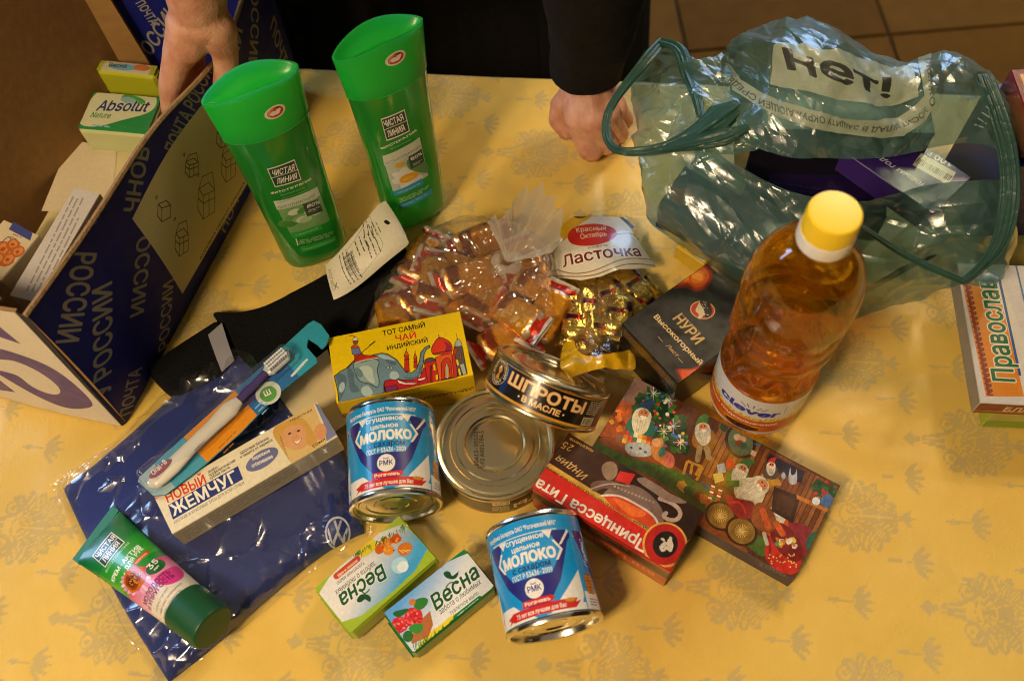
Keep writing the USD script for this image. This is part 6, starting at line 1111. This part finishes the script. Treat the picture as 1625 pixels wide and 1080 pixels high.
# ================================================================ sweets in the tied clear bag
foil_g = plain('gold_foil', (0.80, 0.52, 0.14), 0.22, 1.0, bump=0.9, bscale=110); sweet_print = printed('sweet_print', 0.25, 0.3, 0.25, 120)
def sweet_mesh(l, w, t, seed):
    nu, nv = 48, 20; u, v = np.meshgrid(np.linspace(-1, 1, nu), np.linspace(0, 2 * np.pi, nv), indexing='ij'); pin = 1 - .45 * np.exp(-((np.abs(u) - .72) / .09) ** 2); wid = w * pin; thk = t * np.where(np.abs(u) > .72, .22 + .78 * np.exp(-((np.abs(u) - .72) / .08) ** 2) * .3, np.sqrt(np.clip(1 - (np.abs(u) / .8) ** 4, .05, 1)))
    g = np.stack([u * l, wid * np.sign(np.cos(v)) * np.abs(np.cos(v)) ** .6, thk * np.sign(np.sin(v)) * np.abs(np.sin(v)) ** .6], -1); n = gnormals(g); g = g + n * (0.0022 * (crease(g, 70, seed) - .5))[..., None]; return g
def sweet(name, label, M, group):
    th = thing(name, label, 'sweet', M, group); g = sweet_mesh(.034, .0150, .0095, 4); m = grid_mesh(g); u = np.repeat(np.linspace(-1, 1, 48), 20); vv_ = np.tile(np.linspace(0, 2 * np.pi, 20), 48); x = g[..., 1].ravel()
    zig = np.abs((x * 260) % 2 - 1) * .08; c = np.where((np.abs(u) < .58 + zig)[:, None], lin('#e0982a'), np.where((np.abs(u) < .66 + zig)[:, None], lin('#e8d8c0'), lin('#c8301a'))); c[(meshkit.noise(g.reshape(-1, 3) * 95, 8) > .64) & (np.abs(u) < .55)] = lin('#8a3c16'); c = np.where((np.abs(u) > .93 - zig)[:, None], lin('#e8dcc8'), c)
    m.fix_normals(); m.pnormals = meshkit.arrays(m, True)[2]; part(th, 'wrapper', m, printed('foil_print', 0.22, 0.2, 0.8, 120, metal=0.55), ink=c); return th
def place(px_, z, rz, tilt=0, roll=0, s=1.0):
    p = P(*px_, z); M = trimesh.transformations.euler_matrix(math.radians(roll), math.radians(tilt), math.radians(rz), 'sxyz'); M[:3, :3] *= s; M[:3, 3] = p; return M
sw = [((625, 505), .013, 100, 10, 0), ((672, 470), .014, 35, 0, 30), ((668, 412), .013, 60, 0, 10), ((715, 425), .018, -20, 12, 0), ((760, 382), .013, 20, 0, 60), ((720, 500), .013, 5, 5, 0), ((765, 470), .020, 70, 0, 30), ((838, 420), .013, 110, 0, 0), ((822, 500), .027, -50, -18, 20), ((868, 500), .024, 55, -12, 0), ((800, 535), .012, 30, 0, 20), ((852, 462), .014, -30, 0, 0), ((690, 448), .028, 80, 0, 20), ((742, 440), .030, 20, 8, 30)]
first = sweet('wrapped_sweet', 'red and gold wrapped sweet in the tied bag, at its left end', place(*sw[0]), 'sweets in the tied clear bag')
for s_, w_ in zip(sw[1:], ('second from left', 'nearest the paper tag', 'far edge, left', 'farthest back', 'behind yellow carton', 'left of middle', 'just under the knot', 'nearest the sprat tin', 'at its right end', 'lowest', 'right of the knot', 'topmost at left', 'topmost near knot')): copy_of(first, place(*s_), 'red and gold wrapped sweet in the tied bag, ' + w_)
# the bag: a pleated dome gathered at a knot, its mouth standing up as a ruff
kn = P(805, 418, .062); rimp = spline([P(*p, .001) for p in ((578, 505), (592, 452), (640, 400), (705, 356), (770, 350), (850, 372), (892, 430), (893, 500), (888, 560), (820, 562), (740, 552), (660, 540), (600, 532))], 260, True)
nt = 60; t = np.linspace(0, 1, nt)[:, None]; fi = np.linspace(0, 2 * np.pi, 260)[None, :]
ple = (.6 * np.sin(fi * 23 + 1.3 * np.sin(fi * 5)) + .4 * np.sin(fi * 37 + 2)) ; base = kn[None, None] + (rimp[None] - kn[None, None]) * (t ** .9)[..., None]
zz = TZ + .001 + .061 * (1 - t) ** 1.0 * (1 - .35 * np.sin(np.pi * t)) + .030 * np.sin(np.pi * np.clip(t * 1.05, 0, 1)) ** .8 * np.clip(t * 2, 0, 1); dome = base.copy(); dome[..., 2] = zz
cz = crease(dome, 30, 17, 3); dome[..., 2] += .004 * ple * np.exp(-t * 3.2) * np.clip(t * 8, 0, 1) + .010 * (cz - .45) * np.clip(t * 3, 0, 1) * np.clip((1 - t) * 6, 0, 1)
dome[..., 0] += .004 * (meshkit.noise(dome * 40, 3) - .5) * np.clip(t * 2, 0, 1); dome[..., 1] += .004 * (meshkit.noise(dome * 40, 9) - .5) * np.clip(t * 2, 0, 1)
dq = np.stack([dome[..., 0], dome[..., 1]], -1); dome[..., 2] += (facets(dq, .014, .006, 51) + facets(dq, .006, .0016, 52)) * np.clip(t * 3, 0, 1) * np.clip((1 - t) * 8, 0, 1); dome[..., 2] = np.maximum(dome[..., 2], TZ + .0008)
th = thing('sweet_bag', 'clear plastic bag of sweets tied in a knot, its mouth sticking up', 'plastic bag', at(P(760, 470)))
bagf = film('sweet_bag_film', (.97, .96, .94), .08, (.85, .78, .68), .15, 0.3, 40.0, 1.0, 1.75); part(th, 'bag_body', upsheet(dome), bagf, False, world=True)
rimf = spline([P(*p) for p in ((775, 352, .085), (800, 345, .10), (826, 305, .115), (850, 300, .12), (885, 322, .115), (892, 352, .10), (886, 392, .09), (862, 400, .085), (832, 372, .10), (800, 372, .09))], 140, True)
nf = 34; rimf = rimf[:92]; t = np.linspace(0, 1, nf)[:, None]; fi = np.linspace(0, 2 * np.pi * 92 / 140, 92)[None]; fl = kn + [0, 0, .002] + (rimf[None] - kn)[..., :] * (t ** 1.15)[..., None]; fl = fl + (.0060 * np.sin(fi * 12 + 2 * np.sin(fi * 3) + 3 * t) * t * (1 - .3 * t))[..., None] * np.array([.6, .5, .6]) + (.005 * (crease(fl, 36, 5) - .5) * t)[..., None] * np.array([.5, .5, .7])
fl = fl + (facets(np.stack([fl[..., 0] + fl[..., 2] * .4, fl[..., 1] + fl[..., 2] * .6], -1), .012, .004, 53) * t)[..., None] * np.array([.4, .4, .7]); part(th, 'bag_mouth', grid_mesh(fl), film('bag_mouth_film', (.97, .97, .96), .36, (.92, .89, .84), .16, 0.3, 45.0, 1.0, 2.0), 40, world=True)
tk = np.linspace(0, 2 * np.pi, 40); part(th, 'knot', tube(np.stack([kn[0] + .0095 * np.cos(tk), kn[1] + .0085 * np.sin(tk), kn[2] + .002 + .002 * np.sin(3 * tk)], -1), .0042 + .001 * np.sin(5 * tk), 10), film('knot_film', (.9, .89, .86), .4, (.8, .76, .7), .12, .8, 60.0, 1.0, 1.6), True, world=True)
# ================================================================ pack of foil sweets with a paper-like band
lp = [(905, 470, .013, 60, 0), (935, 485, .016, 85, 20), (968, 470, .015, 100, 0), (1005, 455, .013, 120, 10), (915, 510, .017, 75, 0), (945, 525, .016, 95, 40), (980, 500, .018, 70, 0), (1010, 480, .012, 40, 20), (925, 545, .010, 60, 0), (925, 440, .013, 90, 0), (975, 430, .013, 80, 0)]
def foil_sweet(M):
    th = thing('foil_sweet', 'golden foil sweet in the banded packet, leftmost under the band', 'sweet', M, 'foil sweets in the packet'); g = sweet_mesh(.026, .0125, .0095, 9); m = grid_mesh(g); m.fix_normals(); m.pnormals = meshkit.arrays(m, True)[2]
    x, y = g[..., 0].ravel(), g[..., 1].ravel(); c = np.tile(np.array([.80, .55, .12]), (len(x), 1)); pt = meshkit.noise(g.reshape(-1, 3) * 130, 3) > .76; c[pt] = lin('#5a1c4a'); e_ = (np.hypot(x / .004, y / .0035) < 1); c[e_] = lin('#c0281c'); part(th, 'wrapper', m, printed('gold_wrapper', 0.16, 0.1, 0.9, 130, metal=0.9), ink=c); return th
M_of = lambda q: place((q[0], q[1]), q[2], q[3], 0, q[4]); f1 = foil_sweet(M_of(lp[0]))
for q_, w_ in zip(lp[1:], ('second from left under the band', 'third from left under the band', 'at the right end under the band', 'at the left in the middle', 'in the centre of the window', 'right of the centre', 'beside the black tea carton', 'lowest, at the yellow seam', 'hidden at the left behind the band', 'hidden at the right behind the band')): copy_of(f1, M_of(q_), 'golden foil sweet in the banded packet, ' + w_)
th = thing('sweets_packet', 'packet of sweets with a white band, clear window and yellow bottom seam', 'packet', at(P(950, 470)))
ctl = [[(876, 365, .004), (905, 346, .010), (985, 345, .010), (1012, 345, .004)], [(880, 415, .012), (930, 400, .030), (990, 395, .030), (1035, 400, .010)], [(882, 470, .010), (935, 460, .032), (1000, 450, .030), (1055, 440, .008)], [(890, 530, .010), (930, 530, .028), (985, 510, .024), (1025, 490, .006)], [(893, 570, .050), (925, 560, .048), (970, 556, .036), (1008, 560, .022)], [(896, 592, .058), (925, 603, .056), (965, 590, .042), (1012, 588, .024)]]
g = patch(ctl, 120, 90); cz = crease(g * [1, 1, .3], 34, 23, 3); u = np.linspace(0, 1, 120)[:, None]; g[..., 2] += (.0045 * (cz - .4)) * np.clip((u - .36) * 6, .15, 1); g[..., 2] += facets(g[..., :2], .011, .0022, 61) * np.clip((u - .30) * 6, .12, 1)
cut_ = 50; part(th, 'clear_window', upsheet(g[46:104]), film('packet_film', (.97, .96, .93), .03, (.8, .75, .6), .07, .3, 50.0, 1.0, 1.65), False, world=True)
UU, VV = np.linspace(0, 150, 120), np.linspace(0, 95, 90); S = Surf(g, UU, VV); a = Art(S.crop(560, 280, 3.176)); CR = '#d4cbb4'
a.poly([(995, 390), (1120, 200), (1380, 195), (1440, 330), (1530, 460), (1440, 465), (1340, 470), (1250, 505), (1150, 525), (1035, 512)], CR); a.poly([(1050, 330), (1115, 190), (1200, 190), (1150, 240), (1095, 300)], '#c89a1c', True); a.poly([(1340, 195), (1360, 200), (1420, 260), (1400, 265)], '#1a1a20'); a.poly([(1115, 195), (1175, 180), (1230, 185), (1190, 205), (1130, 212)], '#1c1814', True)
for pp in ([(1100, 335), (1180, 315), (1300, 300), (1420, 300), (1440, 320)], [(1030, 470), (1120, 490), (1230, 470), (1340, 425), (1500, 420)], [(1030, 500), (1130, 505), (1240, 490), (1350, 450), (1520, 450)]): a.line(pp, .9, '#8a6a3a', True)
a.disc(1202, 295, 20, 9.5, '#b8281c', 0); L_ = a.L.pop(); cen = a.to(1202, 295); d_ = np.array(a.to(1300, 285)) - cen; a.add(affinity.rotate(L_[0], math.degrees(math.atan2(d_[1], d_[0]))), L_[1]); a.text('Красный', (1130, 285), (1275, 272), '#e8c8a0', 4.0, False, .2); a.text('Октябрь', (1150, 318), (1280, 300), '#e8c8a0', 4.0, False, .2)
a.text('конфеты', (1188, 368), (1284, 352), '#4a3424', 2.6, False); a.text('Ласточка', (1062, 458), (1455, 402), '#6a2a2c', 9.5, True, out=(.5, '#e8e0d0')); 
a.build(th, 'printed_band', S.map(.0005), GLOSSY, cut=(2.5, 3), world=True)
a = Art(S.crop(560, 280, 3.176)); a.poly([(1062, 850), (1090, 830), (1120, 835), (1140, 880), (1200, 905), (1300, 890), (1420, 900), (1420, 970), (1300, 970), (1130, 1000), (1060, 985)], '#d8a818', True); a.line([(1120, 830), (1140, 880), (1200, 902), (1300, 890)], 1.2, '#6a2418', True); a.build(th, 'bottom_seam', S.map(.0004), printed('seam_print', .2, .3, .5, 60), cut=(2.5, 3), world=True)
# ================================================================ green carrier bag and what it holds
def pathtext(a, s, pp, h, col, bold=True):
    """words that follow a curve"""
    q = spline([a.to(*p) for p in pp], 120); d = np.r_[0, np.cumsum(np.linalg.norm(np.diff(q, axis=0), axis=1))]; t = np.gradient(q, axis=0); t /= np.linalg.norm(t, axis=1, keepdims=True); nn = np.stack([-t[:, 1], t[:, 0]], -1)
    g = glyphs(s, bold).segmentize(.3); x0, _, x1, _ = g.bounds
    def f(v):
        s_ = (v[:, 0] - x0) / (x1 - x0) * d[-1]; return np.stack([np.interp(s_, d, q[:, k]) + np.interp(s_, d, nn[:, k]) * v[:, 1] * h for k in (0, 1)], -1)
    a.add(shapely.transform(g, f).buffer(0), col)
VI = '#32205e'
T = TopBox((1052, 322), (1232, 418), (1098, 238), (1286, 314), .076, .034)
th = carton('chocolate_box', 'violet box with a barcode and orange figure, seen through the left of the green bag', 'gift box', T, '#2c2050')
a = Art(T.top.px); a.add(T.rect, '#30245a'); a.poly([(1085, 262), (1112, 232), (1152, 252), (1130, 290)], '#b8b898'); a.bars((1090, 262), (1130, 284), 15, 18, '#3a3a3a', 4); a.poly([(1150, 296), (1162, 272), (1188, 286), (1176, 312)], '#a8a888'); a.blob(1082, 312, 10, '#d8501c', 9, .25, 1); a.blob(1090, 318, 6, '#e0742c', 8, .25, 2); a.lines((1110, 340), (1190, 380), 4, 5, 1.4, '#4a3a78', 1); a.build(th, 'printed_top', T.top.map(), GLOSSY, clip=T.rect, world=True)
T = TopBox((1240, 322), (1420, 352), (1205, 218), (1395, 232), .085, .035)
th = carton('chocolate_box', 'dark violet box lying deepest in the mouth of the green bag', 'gift box', T, '#1c1238')
a = Art(T.top.px); a.add(T.rect, '#20143e'); a.lines((1225, 290), (1330, 305), 5, 5, 1.3, '#33265a', 2); a.rect(40, 30, 60, 45, '#2a1e4c'); a.build(th, 'printed_top', T.top.map(), GLOSSY, clip=T.rect, world=True)
T = TopBox((1196, 205), (1490, 212), (1200, 110), (1462, 118), .142, .10)
th = carton('dark_gift_box', 'large dark box standing at the back inside the green bag, under the printed flap', 'gift box', T, '#15121c')
a = Art(); a.rect(4, 4, T.w * 1000 - 4, T.d * 1000 - 4, '#17131f'); a.rect(20, 10, 60, 24, '#231c30'); a.build(th, 'printed_top', T.top.map(), GLOSSY, world=True)
T = TopBox((1548, 288), (1398, 184), (1474, 332), (1324, 232), .118, .026)
th = carton('chocolate_box', 'violet New Year box with white script and barcode in the mouth of the green bag', 'gift box', T, '#3a2270')
a = Art(T.top.px); a.add(T.rect, '#38226c'); a.poly([(1324, 232), (1398, 184), (1420, 196), (1340, 246)], '#2c1a58')
a.poly([(1448, 262), (1462, 243), (1517, 274), (1504, 294)], '#c8c4b0'); a.bars((1506, 288), (1452, 258), -6.5, 24, '#181420', 5); a.text('100 г', (1513, 258), (1474, 240), '#d0ccd8', 5.5); a.text('Новым годом!', (1474, 296), (1378, 236), '#d8d4dc', 5.0, False, .35)
a.build(th, 'printed_top', T.top.map(), GLOSSY, clip=T.rect, world=True)
T = TopBox((1076, 392), (1122, 424), (1092, 362), (1138, 390), .022, .02); th = carton('small_yellow_carton', 'small yellow carton under the violet box in the left of the green bag', 'carton', T, '#c8a01c')
a = Art(); a.rect(2, 2, T.w * 500, T.d * 1000 - 2, '#d8b030'); a.rect(T.w * 500, 2, T.w * 1000 - 2, T.d * 1000 - 2, '#c8c8b0'); a.build(th, 'printed_top', T.top.map(), MATTE, world=True)
gfilm = film('green_bag_film', (.52, .70, .66), .54, (.135, .275, .25), .24, 0.3, 34.0, 1.0, 1.6)
gthick = film('green_bag_folds', (.34, .54, .45), .58, (.07, .19, .145), .38, 0.5, 80.0, .6, 1.4)
th = thing('carrier_bag', 'translucent green carrier bag with printed pale band, full of violet boxes', 'plastic bag', at(P(1310, 330)))
def wrinkled(ctl, nu, nv, amp, sc, seed, fade=0.0):
    g = patch(ctl, nu, nv)
    if gnormals(g)[nu // 2, nv // 2] @ (EYE - g[nu // 2, nv // 2]) < 0: g = g[:, ::-1]
    n = gnormals(g); q = g @ np.array([[.8, -.6, 0], [.6, .8, 0], [0, 0, 1.]]) * [1, .45, .8]
    d = amp * (crease(q, sc, seed, 3) - .45) + amp * .8 * (meshkit.noise(q * sc * .6, seed + 5) - .5); uv_ = np.stack(np.broadcast_arrays(np.linspace(0, nu * .0013, nu)[:, None], np.linspace(0, nv * .0013, nv)[None]), -1)
    d = d + facets(uv_, .024, amp * .75, seed + 1, 2.2, .9) + facets(uv_, .015, amp * .42, seed + 2, 3.4, -.4) + facets(uv_, .008, amp * .20, seed + 3, 3.0, .4); g = g + n * d[..., None]; g[..., 2] = np.maximum(g[..., 2], TZ + .001); return g
A_ = [[(1012, 238, .10), (1060, 240, .118), (1130, 240, .128), (1200, 275, .128), (1270, 308, .126), (1350, 317, .126), (1430, 305, .130), (1500, 292, .132), (1570, 285, .128), (1602, 290, .11)],
      [(1020, 280, .085), (1050, 290, .106), (1110, 292, .112), (1180, 330, .108), (1260, 368, .11), (1345, 375, .11), (1430, 368, .11), (1500, 358, .115), (1575, 350, .11), (1610, 340, .09)],
      [(1028, 326, .05), (1045, 340, .080), (1100, 362, .086), (1170, 400, .086), (1255, 436, .084), (1340, 440, .085), (1430, 425, .09), (1500, 405, .10), (1570, 400, .095), (1608, 390, .07)],
      [(1038, 344, .003), (1058, 372, .02), (1110, 410, .02), (1170, 445, .015), (1240, 480, .012), (1320, 502, .006), (1400, 492, .006), (1470, 462, .02), (1540, 456, .082), (1592, 440, .085)]]
g = wrinkled(A_, 110, 220, .0055, 22, 3); part(th, 'front_panel', grid_mesh(g), gfilm, False, world=True)
B_ = [[(1012, 240, .09), (1004, 185, .08), (1016, 120, .09), (1050, 62, .11)], [(1080, 243, .125), (1075, 180, .13), (1085, 120, .135), (1105, 92, .13)], [(1150, 240, .14), (1150, 190, .155), (1150, 140, .155), (1150, 108, .14)], [(1204, 236, .15), (1208, 190, .167), (1198, 140, .167), (1184, 100, .15)]]
g = wrinkled(B_, 100, 100, .009, 26, 8); part(th, 'side_panel', grid_mesh(g), gfilm, False, world=True)
C_ = [[(1180, 224, .157), (1240, 244, .162), (1300, 253, .164), (1370, 252, .162), (1430, 247, .158), (1490, 234, .152), (1550, 228, .142), (1602, 262, .12)],
      [(1165, 170, .167), (1240, 185, .182), (1305, 195, .184), (1375, 195, .18), (1440, 190, .172), (1495, 185, .165), (1550, 180, .155), (1607, 212, .13)],
      [(1158, 120, .165), (1215, 110, .195), (1290, 120, .20), (1365, 132, .195), (1430, 142, .18), (1490, 132, .175), (1545, 142, .16), (1602, 182, .13)],
      [(1150, 102, .15), (1190, 58, .18), (1265, 47, .195), (1345, 68, .19), (1420, 102, .17), (1490, 90, .165), (1545, 106, .15), (1597, 152, .12)],
      [(1150, 115, .05), (1198, 72, .08), (1270, 62, .08), (1342, 80, .08), (1420, 112, .07), (1490, 101, .07), (1548, 116, .06), (1600, 160, .05)]]
g = wrinkled(C_, 150, 220, .0060, 20, 14); part(th, 'back_panel', grid_mesh(g), gfilm, False, world=True)
S = Surf(g, np.linspace(0, 140, 150), np.linspace(0, 260, 220)); k5 = S.crop(950, 30, 2.298); a = Art(k5); PL = '#8f9a86'
a.poly([(640, 98), (625, 242), (760, 265), (900, 300), (1010, 322), (1095, 312), (1165, 285), (1150, 170), (1050, 175), (960, 150), (850, 115), (740, 92)], PL)
a.text('нет!', (688, 182), (1060, 288), '#2c302a', 17.5)
L_ = [(465, 170), (520, 225), (580, 262), (660, 300), (780, 335), (900, 362), (1010, 372), (1090, 362), (1150, 320), (1192, 275)]; U_ = [(1215, 330), (1180, 382), (1110, 428), (1010, 434), (890, 420), (760, 392), (650, 352), (570, 312), (490, 262), (440, 205)]
a.poly(L_ + U_, PL)
pathtext(a, 'ВНОСИТ ВКЛАД В ЗАЩИТУ ОКРУЖАЮЩЕЙ СРЕДЫ', [(1195, 315), (1150, 360), (1090, 385), (1000, 393), (900, 380), (780, 352), (660, 318), (570, 278), (490, 215)], 5.2, '#4a5648')
a.poly([(1165, 140), (1215, 130), (1212, 340), (1190, 330)], PL); pathtext(a, 'РЕЖЕНКО', [(1185, 150), (1200, 240), (1204, 320)], 4.6, '#4a5648')
for k_ in range(5): a.lines((1420 - 14 * k_, 300 + 22 * k_), (1465 - 6 * k_, 345 + 18 * k_), 1, 3, 1.6, '#9ab0b0', k_)
a.build(th, 'printing', S.map(.0011), printed('film_ink', .4, .2, .3, 60), cut=(3, 4), world=True)
# handles and gathered folds
def strand(pts, r, n=70, seed=0, flat=.5, mat=None, name='handle'):
    c = spline([P(*p) for p in pts], n); rr_ = .78 * np.interp(np.linspace(0, 1, n), np.linspace(0, 1, len(r)), r); m = tube(c, rr_, 36); v = m.vertices; k = np.repeat(np.arange(n), 36); d = v[:n * 36] - c[k]; tha = np.tile(np.linspace(0, 2 * np.pi, 36, endpoint=False), n)
    d = d * (1.05 + .30 * np.sin(tha * 7 + .05 * k + seed) + .22 * np.sin(tha * 4 - .09 * k + 2 * seed) + .35 * (meshkit.noise(np.stack([k * .11, np.cos(tha), np.sin(tha)], -1), seed) - .5))[:, None]; d[:, 2] *= flat; v[:n * 36] = c[k] + d; m.vertices = v; part(th, name, m, mat or gthick, True, world=True)
strand([(1185, 160, .172), (1150, 185, .165), (1105, 215, .15), (1060, 232, .142), (1010, 240, .136), (976, 236, .13), (962, 205, .125), (968, 175, .125), (990, 140, .13), (1025, 95, .135), (1050, 66, .13)], [.004, .012, .009, .006, .0048, .0036, .0034, .0036, .0048, .006, .005], 90, 1)
strand([(1050, 66, .132), (1075, 75, .138), (1090, 110, .142), (1104, 150, .15), (1112, 185, .155)], [.005, .006, .0055, .0045, .003], 50, 2)
strand([(1190, 200, .170), (1150, 215, .163), (1110, 225, .155), (1060, 236, .143), (1020, 243, .136)], [.003, .008, .007, .005, .003], 50, 3)
for k_, (dx, r_) in enumerate(((0, .0042), (-9, .0036), (9, .0032), (-3, .003))):
    strand([(1560 + dx, 120, .152), (1590 + dx, 200, .148), (1604 + dx, 280, .14), (1600 + dx, 340, .135), (1584 + dx * .8, 390, .128), (1560 + dx * .4, 420, .122), (1530, 446, .112)], [r_, r_, r_ * 1.1, r_, r_, r_ * .9, r_ * .7], 60, 10 + k_)
strand([(1300, 326, .131), (1350, 350, .130), (1420, 395, .124), (1480, 425, .118), (1530, 447, .112)], [.0012, .0022, .0026, .003, .003], 50, 20, .6, None, 'seam')
strand([(1330, 482, .012), (1390, 452, .040), (1440, 425, .075), (1485, 405, .10)], [.001, .0028, .0026, .001], 40, 21, .6, None, 'seam')
# ================================================================ books on the right
T = TopBox((1562, 636), (1700, 650), (1512, 420), (1654, 420), .050, .018)
th = carton('book', 'thick book in an orange and white cover with green lettering, topmost of its pile', 'book', T, '#b8b4b0'); page = plain('pages', '#b8ac90', .8, bump=.3, bscale=500)
a = Art(T.top.crop(1500, 100, 1.862)); a.add(T.rect, '#c0bcbc'); a.poly([(48, 640), (150, 640), (233, 985), (120, 985)], '#c87a1c')
for i in range(22):
    t = i / 21; x, y = 62 + 66 * t, 650 + 320 * t; a.line([(x - 8, y - 8), (x + 10, y - 2), (x - 4, y + 8), (x + 12, y + 10)], 1.4, '#7a2a14', True); a.disc(x, y, 1.6, 1.6, '#7a2a14')
a.poly([(150, 640), (165, 640), (300, 985), (233, 985)], '#c8c4bc'); a.line([(160, 640), (220, 920)], 2.2, '#24508a'); a.line([(200, 560), (300, 985)], 1.6, '#3a6aa0')
a.text('Православ', (206, 942), (148, 640), '#16603a', 17, True, out=(.9, '#d8cfb4'))
a.build(th, 'printed_cover', T.top.map(), GLOSSY, clip=T.rect, world=True)
F, rc = T.side('bottom'); a = Art(); w_, h_ = T.w * 1000, T.h * 1000; a.add(rc, '#7a2c14'); a.text('БЛАГАЯ', (22, 5), (62, 5), '#d8c49a', 8); a.line([(0, 4), (w_, 4)], 1.0, '#c88a3a'); a.build(th, 'printed_spine', F.map(), GLOSSY, clip=rc, world=True)
F, rc = T.side('left'); a = Art(); a.add(rc, '#8f8b86'); a.lines((5, 25), (T.d * 1000 - 5, 25), 6, 4, .5, '#9a9692'); a.build(th, 'page_edge', F.map(), MATTE, clip=rc, world=True)
T = TopBox((1588, 650), (1722, 662), (1534, 440), (1672, 440), .0315, .0315); th = carton('book', 'book with a yellow-green cover edge at the bottom of the pile', 'book', T, '#98a838')
F, rc = T.side('bottom'); a = Art(); a.add(rc, '#b0a858'); a.rect(.3, 2, T.w * 1000 - .3, 14, '#88a02c'); a.text('КНИГА', (14, 4), (50, 4), '#d0d0a0', 7)if False else None; a.build(th, 'printed_spine', F.map(), MATTE, clip=rc, world=True)
T = TopBox((1596, 262), (1720, 262), (1580, 134), (1720, 126), .105, .105); th = carton('book', 'dark blue book behind the right end of the green bag', 'book', T, '#1a2c78')
a = Art(); w_, d_ = T.w * 1000, T.d * 1000; a.rect(6, 2, 9, d_ - 2, '#0e1a50'); a.rect(12, 2, 22, d_ - 2, '#2a449a'); a.build(th, 'cover_bands', T.top.map(), GLOSSY, world=True)
T = TopBox((1628, 215), (1750, 215), (1618, 112), (1750, 100), .135, .028); th = carton('book', 'red book lying on the dark blue book at the right edge', 'book', T, '#6a1614')
a = Art(); a.rect(3, 3, T.w * 1000 - 3, T.d * 1000 - 3, '#701a14'); a.rect(6, 6, 9, T.d * 1000 - 6, '#c89a4a'); a.build(th, 'printed_cover', T.top.map(), GLOSSY, world=True)
